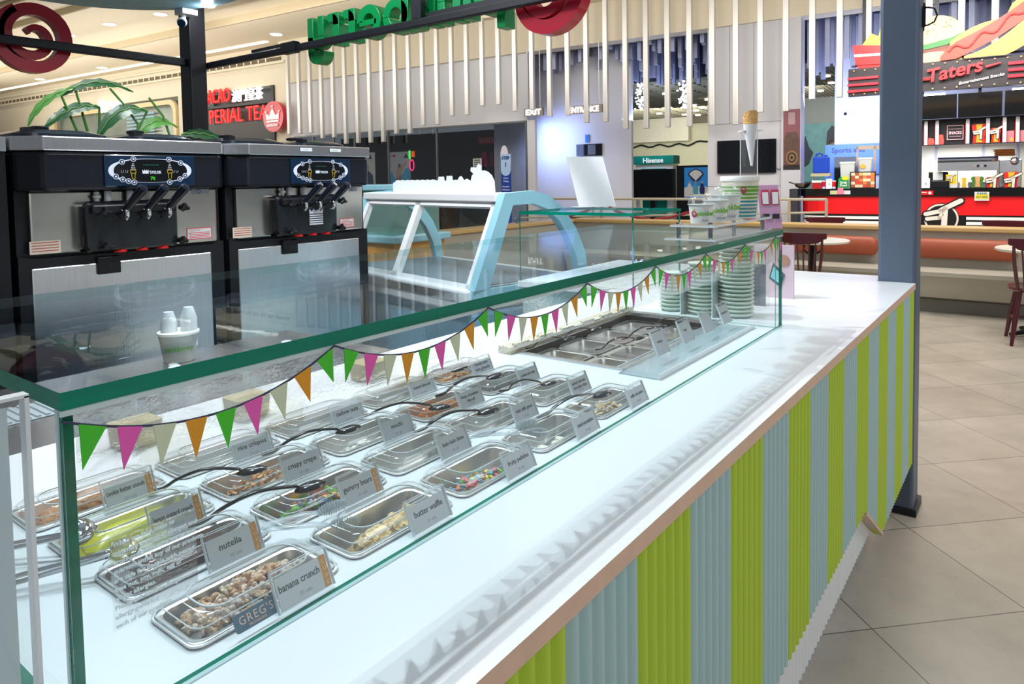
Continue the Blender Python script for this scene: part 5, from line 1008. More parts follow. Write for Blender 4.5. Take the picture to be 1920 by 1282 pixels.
def shard(lx, ly, th, n=5):
    def f():
        a0 = random.uniform(0, 6); k = random.randint(4, n); po = [(lx*random.uniform(.6, 1)*math.cos(a0+2*PI*i/k), ly*random.uniform(.6, 1)*math.sin(a0+2*PI*i/k)) for i in range(k)]
        return MB().prism(po, 'z', -th/2, th/2)
    return f
def pebble(r_, f=(1, 1, 1)): return lambda: MB().ball((0, 0, 0), r_, 0, 7, 5, (f[0]*random.uniform(.8, 1.2), f[1]*random.uniform(.8, 1.2), f[2]*random.uniform(.8, 1.1)))
random.seed(21)
def lump():
    mb = MB()
    for i in range(9): mb.ball((random.uniform(-.007, .007), random.uniform(-.006, .006), random.uniform(-.003, .005)), random.uniform(.0022, .0048), 0, 6, 4, (1, random.uniform(.6, 1.4), .8))
    return mb
cx, cy = C_(0, 0)
heap_copies('crunch_cluster', 'cereal cluster', 'pale brown sugared crunch cluster in the near front pan', 'clusters in the near front pan', [lump, lump, lump, lump], [mat('cluster tan', rgb(206, 168, 132), .6, noise=.35, nscale=60, bump=.6, bscale=150), mat('cluster cream', rgb(228, 210, 190), .55, noise=.3, nscale=60, bump=.6, bscale=150), mat('cluster mauve', rgb(205, 184, 176), .5, noise=.3, nscale=60)], cx, cy, 110, ix-.002, iy-.004, HC-.020, .032, .8, 1.15)
cx, cy = C_(2, 1)
heap_copies('crepe_flake', 'crepe flake', 'thin golden crepe flake in its pan', 'crepe flakes in their pan', [shard(.007, .004, .0008), shard(.006, .005, .0008), shard(.008, .003, .001)], [mat('flake gold', rgb(210, 150, 80), .5, noise=.3, nscale=50), mat('flake brown', rgb(176, 112, 54), .5, noise=.3, nscale=50), mat('flake pale', rgb(226, 182, 120), .5)], cx, cy, 190, ix-.002, iy-.008, HC-.032, .038)
cx, cy = C_(0, 2)
heap_copies('fruit_flake', 'cereal flake', ['bright %s cereal flake in the pan of coloured flakes' % c for c in ('pink', 'orange', 'green', 'yellow', 'blue', 'red')], 'coloured cereal flakes in their pan', [shard(.0065, .0045, .0022, 7), shard(.005, .004, .0022, 6)], [mat('flake '+n, c, .5, noise=.1) for n, c in (('pink', rgb(240, 120, 130)), ('orange', rgb(245, 165, 85)), ('green', rgb(120, 200, 80)), ('yellow', rgb(235, 210, 70)), ('blue', rgb(60, 170, 195)), ('red', rgb(225, 80, 90)))], cx, cy, 150, ix-.002, iy-.016, HC-.034, .030)
def bear():
    mb = MB(); mb.ball((0, 0, 0), .0058, 0, 9, 6, (1, 1.35, .8)); mb.ball((0, .0085, .0005), .0044, 0, 8, 6)
    for sx in (-1, 1): mb.ball((sx*.003, .0118, .001), .0018, 0, 6, 4); mb.ball((sx*.0045, .003, .002), .0024, 0, 6, 4); mb.ball((sx*.0045, -.006, .0015), .0028, 0, 6, 4)
    return mb
cx, cy = C_(1, 1)
gcols = [('yellow', rgb(225, 175, 40)), ('orange', rgb(235, 110, 30)), ('red', rgb(205, 30, 40)), ('green', rgb(110, 180, 40)), ('blue', rgb(30, 110, 165)), ('amber', rgb(190, 90, 20)), ('violet', rgb(70, 70, 110))]
gm = [mat('gummy '+n, c, .12, coat=.8, noise=.1) for n, c in gcols]
heap_copies('gummy_bear', 'gummy bear', ['translucent %s gummy bear in the gummy pan' % n for n, c in gcols], 'gummy bears in their pan', [bear], gm, cx, cy, 60, ix-.004, iy-.012, HC-.030, .030)
def cube(s): return lambda: MB().hexa([(-s, -s, -s*.8), (s, -s*.9, -s*.8), (s*.9, s, -s*.8), (-s, s*.9, -s*.8), (-s*.9, -s, s*.7), (s*.9, -s, s*.8), (s, s*.9, s*.6), (-s*.8, s, s*.8)])
cx, cy = C_(1, 2)
heap_copies('jelly_cube', 'jelly cube', ['dark purple jelly cube in the nearly empty pan', 'cream jelly cube in the nearly empty pan'], 'jelly cubes in the nearly empty pan', [cube(.005), cube(.0042)], [mat('jelly purple', rgb(70, 58, 96), .2, coat=.5, noise=.3), mat('jelly cream', rgb(225, 205, 150), .3, coat=.4)], cx, cy, 14, ix-.006, iy-.02, HC-.036, .012, cover=lambda u, v: u > -.3)
cx, cy = C_(1, 3)
cnd = [('blue', rgb(30, 120, 210)), ('red', rgb(225, 60, 40)), ('yellow', rgb(240, 200, 40)), ('green', rgb(40, 170, 70)), ('orange', rgb(240, 130, 40))]
heap_copies('candy_ball', 'candy', ['small glossy %s candy in the candy pan' % n for n, c in cnd], 'candies in their pan', [lambda: MB().ball((0, 0, 0), .0042, 0, 9, 6, (1, 1, .75))], [mat('candy '+n, c, .12, coat=.6, noise=.02) for n, c in cnd], cx, cy, 40, ix-.004, iy-.02, HC-.034, .014, cover=lambda u, v: u > -.2)
cx, cy = C_(2, 2)
heap_copies('mochi_piece', 'mochi', 'small white mochi piece in its pan', 'mochi pieces in their pan', [pebble(.0058, (1, 1, .8))], [mat('mochi white', rgb(236, 232, 222), .5, noise=.05)], cx, cy, 34, ix-.004, iy-.014, HC-.032, .02)
cx, cy = C_(0, 3)
for i, (a, b, nm) in enumerate(((.004, -.03, 'nearest the ribbed tong'), (.014, .005, 'in the middle of the pan'), (.006, .03, 'at the far end of the pan'))):
    mb = MB().loft([rrect(.011, .014, .006, -.006), rrect(.0125, .0155, .008, 0), rrect(.011, .014, .007, .007)]); o = link('marshmallow', mb, mat('marshmallow', rgb(242, 234, 218), .6, noise=.12, nscale=60), smooth=50); o.location = (cx+a, cy+b, HC-.026); o.rotation_euler = (.2, .1, i); tag(o, 'white toasted marshmallow, '+nm, 'marshmallow', 'marshmallows in their pan')
def waffle():
    mb = MB(); n = 10; 
    for s_ in (0, 1):
        pass
    vs = []; 
    for i in range(n+1):
        for j in range(n+1):
            u = -1+2*i/n; v = -1+2*j/n; vs.append((u*.026, v*.017, .004*(1-u*u)+.0024*math.cos(u*13)+.0016*math.cos(v*9)-.006*v*v))
    fs = [(i*(n+1)+j, (i+1)*(n+1)+j, (i+1)*(n+1)+j+1, i*(n+1)+j+1) for i in range(n) for j in range(n)]
    mb.raw(vs, fs); return mb
wm = mat('waffle tan', rgb(230, 195, 135), .6, noise=.3, nscale=60, bump=.5, bscale=160)
cx, cy = C_(0, 1)
for i in range(6):
    o = link('waffle_piece', waffle(), wm, smooth=50); md = o.modifiers.new('thickness', 'SOLIDIFY'); md.thickness = .003
    o.location = (cx+.012-.003*(i % 2), cy-.048+i*.017, HC-.014+.004*(i % 2)); o.rotation_euler = (.35, -.25, 1.5+.12*i)
    tag(o, 'pale ridged waffle wafer in the waffle pan, %s in the overlapping row' % ['nearest', 'second', 'third', 'fourth', 'fifth', 'farthest'][i], 'waffle', 'waffle wafers in their pan')
cx, cy = C_(0, 4)
heap_copies('cone_piece', 'cone piece', 'pale broken waffle cone shard in its pan', 'cone shards in their pan', [shard(.018, .007, .0022, 6), shard(.013, .008, .0022, 6)], [mat('cone pale', rgb(222, 200, 160), .6, noise=.2, nscale=60), mat('cone tan', rgb(205, 172, 126), .6, noise=.2, nscale=60)], cx, cy, 34, ix-.008, iy-.018, HC-.030, .034)
cx, cy = C_(3, 3)
heap_copies('almond_slice', 'almond slice', 'pale sliced almond in its pan', 'sliced almonds in their pan', [shard(.006, .0035, .001, 8)], [mat('almond', rgb(226, 196, 150), .5, noise=.1)], cx, cy, 60, ix-.004, iy-.01, HC-.036, .02)
cx, cy = C_(3, 4)
heap_copies('granola_cluster', 'granola', 'golden brown granola cluster in its pan', 'granola clusters in their pan', [lump, lump], [mat('granola', rgb(190, 140, 80), .6, noise=.4, nscale=80)], cx, cy, 50, ix-.004, iy-.01, HC-.032, .03)
# ---- spoons, scoops, tongs
def spoon(bowl, tip, lab, mt=None, group='black serving spoons', k=1.0, zb=.004):
    b = Vector((bowl[0], bowl[1], HC+.024)); e = Vector((tip[0], tip[1], HC+zb+.002)); d = (b-e); L_ = d.length; d.normalize()
    t = Thing('serving_spoon', lab, 'spoon', tuple(e), None, group)
    q = b-d*.022
    pts = [e, e+d*.02+Vector((0, 0, -.0)), e.lerp(q, .35)+Vector((0, 0, .010)), e.lerp(q, .65)+Vector((0, 0, .016)), q+Vector((0, 0, .008)), q+d*.006+Vector((0, 0, .004))]
    # smooth the handle
    sm = []
    for i in range(len(pts)-1):
        p0, p1, p2, p3 = pts[max(i-1, 0)], pts[i], pts[i+1], pts[min(i+2, len(pts)-1)]
        for s in range(5):
            u = s/5; sm.append(.5*((2*p1)+(-p0+p2)*u+(2*p0-5*p1+4*p2-p3)*u*u+(-p0+3*p1-3*p2+p3)*u**3))
    sm.append(pts[-1]); t.part('handle', MB().tube(sm, [.0042*k-.0012*k*i/len(sm) for i in range(len(sm))], 0, 8, .6), mt or black, smooth=True)
    s_ = d.cross(Vector((0, 0, 1))).normalized(); mb = MB(); rings = []
    for i in range(7):
        u = -1+2*i/6; w_ = max(.002, .0135*k*math.sqrt(max(0, 1-u*u*.96))); c0 = b+d*u*.021*k; ring = []
        for j in range(10):
            a = 2*PI*j/10; ring.append(c0+s_*w_*math.cos(a)+Vector((0, 0, (.0065*k if math.sin(a) > 0 else .0025)*math.sin(a)*math.sqrt(max(0, 1-u*u*.9)))))
        rings.append(ring)
    mb.loft(rings); t.part('bowl', mb, mt or black, smooth=True); return t
blks = mat('spoon black', (.012, .014, .02), .18, noise=.1, coat=.3)
for b_, e_, nm in (((-.400, -2.60), (-.468, -2.735), 'over the gummy bears'), ((-.513, -2.615), (-.612, -2.715), 'over the crepe flakes'), ((-.530, -2.425), (-.596, -2.545), 'over the white mochi pieces'),
                   ((-.480, -2.255), (-.612, -2.332), 'over the orange brown crumbs'), ((-.395, -2.222), (-.470, -2.335), 'over the coloured candies'), ((-.522, -2.040), (-.575, -2.165), 'over the black cookie crumbs'),
                   ((-.625, -2.035), (-.662, -2.15), 'over the granola at the back'), ((-.275, -2.025), (-.335, -2.155), 'over the pale cone pieces')):
    spoon(b_, e_, 'black plastic serving spoon lying '+nm, blks)
spoon((-.40, -2.02), (-.49, -2.068), 'black plastic spoon with its handle across the nearly empty chocolate chip pan', blks, k=.8)
def scoop(hd, tl, lab, k=1):
    h = Vector(hd); e = Vector(tl); d = (h-e).normalized(); s_ = d.cross(Vector((0, 0, 1))).normalized()
    t = Thing('metal_scoop', lab, 'scoop', tuple(e), None, 'steel food scoops')
    t.part('bowl', MB().ball(tuple(h), .0145*k, 0, 18, 10, (1, 1, .9)), chrome, smooth=True); t.part('rim', MB().tube([h+(s_*math.cos(a*PI/10)+d*math.sin(a*PI/10))*.0152*k+Vector((0, 0, -.001)) for a in range(21)], .0012, 0, 6), chrome)
    for sd in (-1, 1): t.part('handle_bar', MB().tube([h-d*.013+s_*sd*.003, h-d*.03+s_*sd*.005, e+d*.02+s_*sd*.008, e+s_*sd*.007], .0028, 0, 8), chrome, smooth=True)
    t.part('hinge', MB().ball(tuple(h-d*.018), .005, 0, 10, 6), chrome, smooth=True)
scoop((-.52, -2.838, HC+.026), (-.60, -2.925, HC+.012), 'round polished steel scoop resting on the yellow cream pan', 1.15)
scoop((-.438, -2.825, HC+.024), (-.50, -2.925, HC+.012), 'steel scoop with two handles lying over the chocolate spread', 1.0)
tongm = glassmat('clear tong plastic', (.9, .93, .94), .08, .02, solid=.3, scol=(.75, .8, .83))
def tongs(c1, c2, e, lab):
    t = Thing('clear_tongs', lab, 'tongs', e, None, 'clear ribbed tongs')
    for q, nm in ((c1, 'upper'), (c2, 'lower')):
        q = Vector(q); ee = Vector(e); d = (q-ee).normalized(); s_ = d.cross(Vector((0, 0, 1))).normalized(); uu = Vector((0, 0, 1)); mb = MB()
        t.part('arm', MB().tube([ee, ee.lerp(q, .3)+uu*.006, ee.lerp(q, .7)+uu*.004, q-d*.014], [.004, .006, .006, .004], 0, 8, .35), tongm, smooth=True)
        rings = [[q+d*.019*math.cos(2*PI*i/20)*k_+s_*.0*i+(uu*.85+s_*.5).normalized()*.012*math.sin(2*PI*i/20)*k_+(uu*.5-s_*.85).normalized()*h_ for i in range(20)] for h_, k_ in ((0, .9), (.0006, 1), (.0016, 1), (.0022, .9))]
        pd = t.part('paddle', MB().loft(rings), tongm, smooth=True); mb = MB(); vv = (uu*.85+s_*.5).normalized(); nn = (uu*.5-s_*.85).normalized()
        for i in range(11):
            x_ = -.0155+i*.0031; hh = .0115*math.sqrt(1-(x_/.0185)**2); mb.tube([q+d*x_+vv*hh+nn*.0026, q+d*x_-vv*hh+nn*.0026], .00055, 0, 5); mb.tube([q+d*x_+vv*hh-nn*.0004, q+d*x_-vv*hh-nn*.0004], .00055, 0, 5)
        link('ribs', mb, mat('rib clear', rgb(205, 214, 216), .2), pd, t.b)
tongs((-.315, -2.632, HC+.030), (-.290, -2.632, HC+.018), (-.375, -2.72, HC+.012), 'clear plastic tongs with ribbed paddles at the waffle pan')
tongs((-.292, -2.248, HC+.028), (-.275, -2.245, HC+.016), (-.368, -2.335, HC+.012), 'clear plastic tongs with ribbed paddles at the marshmallow pan')
# ---- cold well
t = Thing('cold_well', 'sunken black cold well at the far end of the topping counter', 'cold well', (-.5, -1.47, HC))
x0, x1, y0, y1, zb_ = -.655, -.375, -1.765, -1.185, HC-.13
mb = MB(); mb.face([(x0, y0, zb_), (x1, y0, zb_), (x1, y1, zb_), (x0, y1, zb_)])
for a, b in (((x0, y0), (x1, y0)), ((x1, y0), (x1, y1)), ((x1, y1), (x0, y1)), ((x0, y1), (x0, y0))): mb.face([(a[0], a[1], zb_), (b[0], b[1], zb_), (b[0], b[1], HC), (a[0], a[1], HC)])
t.part('liner', mb, mat('well black', rgb(26, 28, 34), .35, noise=.3, nscale=30))
mb = MB()
mb.box((x0-.012, y0-.012, HC), (x1+.012, y0, HC+.004)); mb.box((x0-.012, y1, HC), (x1+.012, y1+.03, HC+.010)); mb.box((x0-.012, y0, HC), (x0, y1, HC+.004)); mb.box((x1, y0, HC), (x1+.012, y1, HC+.004))
t.part('frame', mb, nsteel)
for i in range(3): t.part('pan_divider', MB().box((x0, y0+.145*(i+1)-.006, HC-.034), (x1, y0+.145*(i+1)+.006, HC-.022)), pansteel)
t.part('long_divider', MB().box((-.52, y0, HC-.034), (-.505, y1, HC-.022)), pansteel)
wb = [('mango cubes', rgb(225, 170, 50)), ('strawberry pieces', rgb(170, 50, 56)), ('kiwi pieces', rgb(150, 175, 70)), ('berry pieces', rgb(150, 60, 90))]
PF = [('diced_fruit', 'yellow', rgb(225, 175, 60)), ('diced_fruit', 'red', rgb(165, 52, 60)), ('diced_fruit', 'green and pink', rgb(176, 170, 90)), ('diced_fruit', 'dark', rgb(70, 56, 54))]
wp = None; idx = 0
near = ['nearest', 'second', 'third', 'farthest']
for i in range(4):
    for j in range(2):
        cxx = -.587 if j == 0 else -.44; cyy = y0+.0725+.145*i; nm = '%s steel pan of the %s row in the cold well' % (near[i], 'back' if j == 0 else 'front')
        if wp is None:
            wp = bpy.data.objects.new('well_pan', None); COL.objects.link(wp); tag(wp, nm, 'food pan', 'cold well pans'); mb = MB()
            mb.loft([rrect(.064, .066, .02, 0), rrect(.064, .066, .02, .003), rrect(.058, .060, .02, .002), rrect(.056, .058, .02, -.006), rrect(.05, .052, .018, -.07)], 0, False, True); link('pan_body', mb, pansteel, wp, smooth=50)
            mb = MB(); mb.loft([rrect(.062, .064, .02, .004), rrect(.06, .062, .02, .01), rrect(.052, .054, .02, .012), rrect(.045, .047, .02, .012)], 0, False, False); link('clear_lid', mb, lidm, wp, smooth=50)
            q = wp
        else: q = dup(wp, None, nm)
        q.location = (cxx, cyy, HC-.022)
        m_ = [2, 0, 1, 3, 1, 1, 0, 3][(i*2+(1-j)) % 8]; p_ = PF[m_]
        mb = mound(.046, .048, HC-.062, .02, .004, 3.5, 40+i*2+j, n=14); o = link('diced_fruit', mb, mat('fruit %d' % m_, p_[2], .35, noise=.45, nscale=45), smooth=60); o.location = (cxx, cyy, 0); tag(o, '%s diced fruit in the %s %s pan of the cold well' % (p_[1], near[i], 'back' if j == 0 else 'front'), 'fruit', None, 'stuff')
for (b_, e_, nm) in (((-.43, -1.56), (-.50, -1.66), 'second'), ((-.44, -1.40), (-.50, -1.52), 'third'), ((-.44, -1.27), (-.50, -1.37), 'farthest')):
    q = spoon(b_, e_, 'black spoon in the front row of the cold well, %s from the near end' % nm, blks, 'cold well spoons', k=.8)
for (b_, e_, nm) in (((-.58, -1.66), (-.655, -1.745), 'nearest'), ((-.58, -1.52), (-.64, -1.62), 'second')):
    spoon(b_, e_, 'black spoon in the back row of the cold well, %s from the near end' % nm, blks, 'cold well spoons', k=.8)
t = Thing('acrylic_cover', 'clear acrylic ledge over the front of the cold well carrying name cards', 'cover', (-.3, -1.47, HC))
t.part('cover_sheet', MB().box((-.362, -1.80, HC+.012), (-.262, -1.165, HC+.015)), acryl); t.part('front_lip', MB().box((-.2645, -1.80, HC+.0005), (-.262, -1.165, HC+.012)), acryledge); t.part('sheet_edge', MB().box((-.3635, -1.80, HC+.0115), (-.362, -1.165, HC+.0155)), acryledge)
t.part('grey_insert', MB().box((-.36, -1.80, HC+.0005), (-.266, -1.165, HC+.002)), mat('insert blue grey', rgb(168, 186, 194), .2))
for i, (y_, tx) in enumerate(((-1.66, 'mango'), (-1.51, 'kiwi'), (-1.37, ''), (-1.235, 'strawberry'))):
    label_holder(-.315, y_, HC+.016, tx, '', False, 'clear name card holder on the cold well ledge, the %s of four' % near[i], w_=.06, h_=.052, lean=22, group='name cards on the cold well')
# ---- things beyond the guard
def bowlstack(cx, cy, r_, n, lab, h=.0125):
    t = Thing('bowl_stack', lab, 'bowl stack', (cx, cy, HC), None, 'stacks of paper bowls')
    for i in range(n):
        z = HC+.001+i*h; t.part('paper_bowl', MB().lathe([(r_*.8, z), (r_*.93, z+h*.55), (r_, z+h*.6), (r_*1.02, z+h*.8), (r_, z+h), (r_*.93, z+h)], (cx, cy, 0), 28), mat('bowl sage', rgb(214, 226, 214), .45), smooth=60)
bowlstack(-.575, -1.03, .040, 10, 'shortest stack of nested pale paper bowls beyond the glass guard'); bowlstack(-.47, -1.035, .045, 13, 'middle stack of nested pale paper bowls beyond the glass guard'); bowlstack(-.365, -1.02, .052, 18, 'tallest stack of nested pale paper bowls beyond the glass guard')
for x_, nm in ((-.52, 'left'), (-.417, 'right')):
    single('acrylic_divider', 'clear upright acrylic divider between the bowl stacks, the %s one' % nm, 'divider', MB().box((x_-.002, -1.09, HC), (x_+.002, -.98, HC+.14)), mat('divider clear', rgb(215, 226, 228), .1, coat=.5), (x_, -1.03, HC))
t = Thing('card_dispenser', 'smoky clear acrylic box beside the tallest bowl stack', 'dispenser', (-.38, -.86, HC))
mb = MB()
for s_ in (0, 1): mb.box((-.42+.09*s_, -.90, HC), (-.418+.09*s_, -.80, HC+.15)); 
mb.box((-.42, -.90, HC), (-.33, -.898, HC+.15)); mb.box((-.42, -.80, HC), (-.33, -.802, HC+.15)); t.part('clear_walls', mb, acryl); t.part('dark_insert', MB().box((-.41, -.81, HC), (-.34, -.805, HC+.14)), mat('insert dark', rgb(70, 74, 90), .3))
t = Thing('photo_card', 'pinkish card with a picture of spectacles standing behind the far glass', 'card', (-.36, -.62, HC))
t.part('card_sheet', MB().box((-.44, -.62, HC), (-.30, -.612, HC+.19)), mat('card mauve', rgb(206, 186, 196), .4))
mb = MB(); mb.prism([(-.385, HC+.07), (-.345, HC+.04), (-.33, HC+.085), (-.37, HC+.125)], 'y', -.624, -.621, 0); mb.prism([(-.378, HC+.074), (-.347, HC+.052), (-.337, HC+.083), (-.368, HC+.112)], 'y', -.627, -.624, 1); mb.prism(arc(-.335, HC+.135, .02, 0, 360, 16)[:-1], 'y', -.624, -.621, 2)
t.part('picture', mb, [mat('pic slate', rgb(70, 90, 96), .4), mat('pic aqua', rgb(130, 200, 210), .4), mat('pic tan', rgb(170, 130, 110), .4)])
# ---- display riser on top of the guard
t = Thing('display_riser', 'two-tier clear acrylic riser with chrome standoffs on the guard top', 'riser', (-.3, -1.42, GZ))
t.part('lower_shelf', MB().box((-.34, -1.60, GZ+.004), (-.215, -1.17, GZ+.008)), acryl); t.part('upper_shelf', MB().box((-.325, -1.60, GZ+.036), (-.215, -1.17, GZ+.041)), acryl)
t.part('shelf_edge', MB().box((-.215, -1.60, GZ+.036), (-.2135, -1.17, GZ+.041)).box((-.325, -1.6015, GZ+.036), (-.2135, -1.60, GZ+.041)).box((-.34, -1.6015, GZ+.004), (-.2135, -1.60, GZ+.008)).box((-.215, -1.60, GZ+.004), (-.2135, -1.17, GZ+.008)), acryledge)
for (x_, y_) in ((-.235, -1.575), (-.31, -1.585), (-.23, -1.20), (-.31, -1.20)): t.part('standoff', MB().cyl((x_, y_, GZ+.0005), (x_, y_, GZ+.047), .0055, 0, 14), chrome, smooth=50)
def cup(cx, cy, r_, h_, lab, word, dome=True, name='paper_cup'):
    z = GZ+.0415; t = Thing(name, lab, 'cup', (cx, cy, z), None, 'sample cups on the riser')
    t.part('cup_body', MB().lathe([(r_*.82, z), (r_*.98, z+h_*.96)], (cx, cy, 0), 32), paperw, smooth=60); t.part('cup_rim', MB().lathe([(r_*.98, z+h_*.95), (r_*1.07, z+h_*.96), (r_*1.08, z+h_*.99), (r_*1.0, z+h_)], (cx, cy, 0), 32), mat('cup rim clear', rgb(205, 218, 222), .2, coat=.4), smooth=60)
    if dome: t.part('dome_lid', MB().lathe([(r_*1.05, z+h_), (r_*.98, z+h_+r_*.35), (r_*.8, z+h_+r_*.62), (r_*.5, z+h_+r_*.78), (r_*.25, z+h_+r_*.8)], (cx, cy, 0), 28, cap0=False), lidm, smooth=60)
    # printed brand mark wrapped round the side facing the camera
    mb = MB(); a0 = math.atan2(-3.18-cy, .38-cx); rr = r_*.93
    def wrap(n0):
        for i in range(n0, len(mb.v)):
            x_, y_, z_ = mb.v[i]; a = a0+(x_-.1*r_)/rr; R_ = r_*(.82+.16*(z_-z)/h_)+.0006+y_; mb.v[i] = (cx+R_*math.cos(a), cy+R_*math.sin(a), z_)
    n0 = len(mb.v); mb.text('pinkberry', h_*.33, (-r_*.25, 0, z+h_*.42), (1, 0, 0), (0, 0, 1), 0, .0003, bold=.0003); wrap(n0)
    n0 = len(mb.v); mb.text(word, h_*.15, (r_*.15, 0, z+h_*.12), (1, 0, 0), (0, 0, 1), 2, .0003); wrap(n0)
    n0 = len(mb.v); q = swirl_ribbon((-r_*.48, 0, z+h_*.5), h_*.17, ((1, 0, 0), (0, 0, 1), (0, 1, 0)), .0006); mb.raw(q.v, q.f, 1); wrap(n0)
    n0 = len(mb.v); mb.prism([(-r_*.46, z+h_*.67), (-r_*.52, z+h_*.76), (-r_*.44, z+h_*.73), (-r_*.36, z+h_*.78), (-r_*.40, z+h_*.69)], 'y', -.0003, .0003, 0); wrap(n0)
    t.part('print', mb, [pinkg, pinkr, inkg]); return t
cup(-.278, -1.525, .030, .047, 'smallest white cup with a dome lid at the left front of the riser', 'SWIRL')
cup(-.270, -1.447, .031, .055, 'medium white cup with a dome lid between the smallest and the largest dome cup', 'MEDIUM')
cup(-.272, -1.372, .039, .066, 'largest white dome-lidded cup on the riser', 'LARGE')
z = GZ+.0415; cx, cy, r_, h_ = -.272, -1.262, .050, .114
t = Thing('take_home_tub', 'large green and teal striped paper tub on the riser behind the dome-lidded cups', 'tub', (cx, cy, z), None, None)
t.part('tub_body', MB().lathe([(r_*.84, z), (r_*.99, z+h_*.88)], (cx, cy, 0), 36), mat('tub cream', rgb(232, 226, 208), .45), smooth=60)
mb = MB()
for i in range(9):
    zz = z+h_*(.04+i*.085); k0 = .84+.17*(zz-z)/h_; mb.lathe([(r_*k0*1.012, zz), (r_*(k0+.17*.04)*1.012, zz+h_*.04)], (cx, cy, 0), 36, 0 if i < 5 else 1, cap0=False, cap1=False)
t.part('stripes', mb, [teal, mat('tub green', rgb(90, 170, 50), .45)], smooth=60)
t.part('tub_lid', MB().lathe([(r_*1.03, z+h_*.88), (r_*1.04, z+h_*.98), (r_*1.0, z+h_), (r_*.9, z+h_*.985)], (cx, cy, 0), 36), paperw, smooth=50)
mb = MB(); a0 = math.atan2(-3.18-cy, .38-cx)
def wr(n0):
    for i in range(n0, len(mb.v)):
        x_, y_, z_ = mb.v[i]; a = a0+x_/r_; R_ = r_*(.84+.17*(z_-z)/h_)*1.012+.0012+y_; mb.v[i] = (cx+R_*math.cos(a), cy+R_*math.sin(a), z_)
n0 = len(mb.v); mb.text('pinkberry', .02, (.018, 0, z+h_*.62), (1, 0, 0), (0, 0, 1), 0, .0002); wr(n0)
n0 = len(mb.v); q = swirl_ribbon((.010, 0, z+h_*.67), .009, ((1, 0, 0), (0, 0, 1), (0, 1, 0)), .0004); mb.raw(q.v, q.f, 1); wr(n0)
n0 = len(mb.v); mb.text('TAKE HOME', .010, (.012, 0, z+h_*.2), (1, 0, 0), (0, 0, 1), 2, .0002); wr(n0); t.part('print', mb, [pinkg, pinkr, inkg])
# cone display
t = Thing('cone_stand', 'tall clear acrylic stand holding the waffle cone', 'stand', (-.25, -1.24, GZ+.041))
E_ = Vector((.8, .6, 0)); cbase = Vector((-.235, -1.315, 0))
def strip(mb, p, q, wv, th, m=0):
    p, q, wv, th = Vector(p), Vector(q), Vector(wv), Vector(th); mb.hexa([p-wv, p+wv, p+wv+th, p-wv+th, q-wv, q+wv, q+wv+th, q-wv+th], m)
ux = Vector((.79, .61, 0)); cp_ = Vector((-.262, -1.215, 0))
mb = MB(); strip(mb, cp_+Vector((0, 0, GZ+.042)), cp_+Vector((0, 0, 1.51)), ux*.024, Vector((-.002, .0026, 0))); t.part('upright_sheet', mb, acryl)
mb = MB(); strip(mb, cp_+ux*.024+Vector((0, 0, GZ+.042)), cp_+ux*.024+Vector((0, 0, 1.51)), ux*.0006, Vector((-.002, .0026, 0))); strip(mb, cp_-ux*.024+Vector((0, 0, GZ+.042)), cp_-ux*.024+Vector((0, 0, 1.51)), ux*.0006, Vector((-.002, .0026, 0))); t.part('sheet_edge', mb, acryledge)
hc = cp_+Vector((.02, -.028, 1.508)); mb = MB(); strip(mb, hc+Vector((0, 0, 0)), hc+Vector((0, 0, .0025)), ux*.027, Vector((-.026, .034, 0))); t.part('holder_arm', mb, acryledge)
hx_ = hc.x-.009; hy_ = hc.y+.004
t = Thing('waffle_cone', 'waffle cone in a white paper sleeve held by the clear stand', 'ice cream cone', (hx_-.0, hy_, 1.41))
def conering(r_, z, lean=0, tilt=0): return [(hx_+r_*math.cos(2*PI*i/28)+lean, hy_+r_*math.sin(2*PI*i/28), z+tilt*math.cos(2*PI*i/28+.9)) for i in range(28)]
t.part('paper_sleeve', MB().loft([conering(.003, 1.413, .004), conering(.0135, 1.49), conering(.0178, 1.512), conering(.0190, 1.526)]), mat('sleeve white', rgb(226, 226, 228), .6), smooth=50)
cm = mat('waffle cone gold', rgb(222, 172, 104), .6, noise=.35, nscale=60, bump=.5, bscale=200)
t.part('cone', MB().loft([conering(.0170, 1.518), conering(.0192, 1.535), conering(.0200, 1.552, 0, .012), conering(.0180, 1.552, 0, .012), conering(.014, 1.53)], 0, True, True), cm, smooth=50)
mb = MB(); q = swirl_ribbon((hx_+.009, hy_-.0125, 1.505), .0035, ((.8, .6, 0), (0, 0, 1), (.6, -.8, 0)), .0006); t.part('print', q, pinkr)
t = Thing('payment_card', 'pink payment sign with two red framed panels at the far end of the guard top', 'sign', (-.27, -1.08, GZ))
px = Vector((-.262, -1.10, 0)); mb = MB(); strip(mb, px+ux*.03+Vector((.0, .0, GZ+.001)), px+ux*.022+Vector((-.01, .012, GZ+.128)), ux*.031, Vector((-.001, .0013, 0)));
t.part('pink_sheet', mb, mat('card orchid', rgb(214, 160, 200), .4))
mb = MB()
for k_ in (-1, 1):
    cq = px+ux*(.0265+k_*.0145)+Vector((.0018-.005, -.0016+.006, GZ+.07)); strip(mb, cq, cq+Vector((-.0035, .0042, .044)), ux*.0115, Vector((.0006, -.0008, 0)), 0); cq2 = cq+Vector((.0008, -.001, .003)); strip(mb, cq2, cq2+Vector((-.003, .0036, .034)), ux*.0085, Vector((.0006, -.0008, 0)), 1)
    cq3 = px+ux*(.0265+k_*.0145)+Vector((.0022-.001, -.0022+.001, GZ+.03)); strip(mb, cq3, cq3+Vector((-.001, .0012, .014)), ux*.010, Vector((.0006, -.0008, 0)), 2)
t.part('print', mb, [mat('card crimson', rgb(200, 50, 90), .4), whitep, inkm])

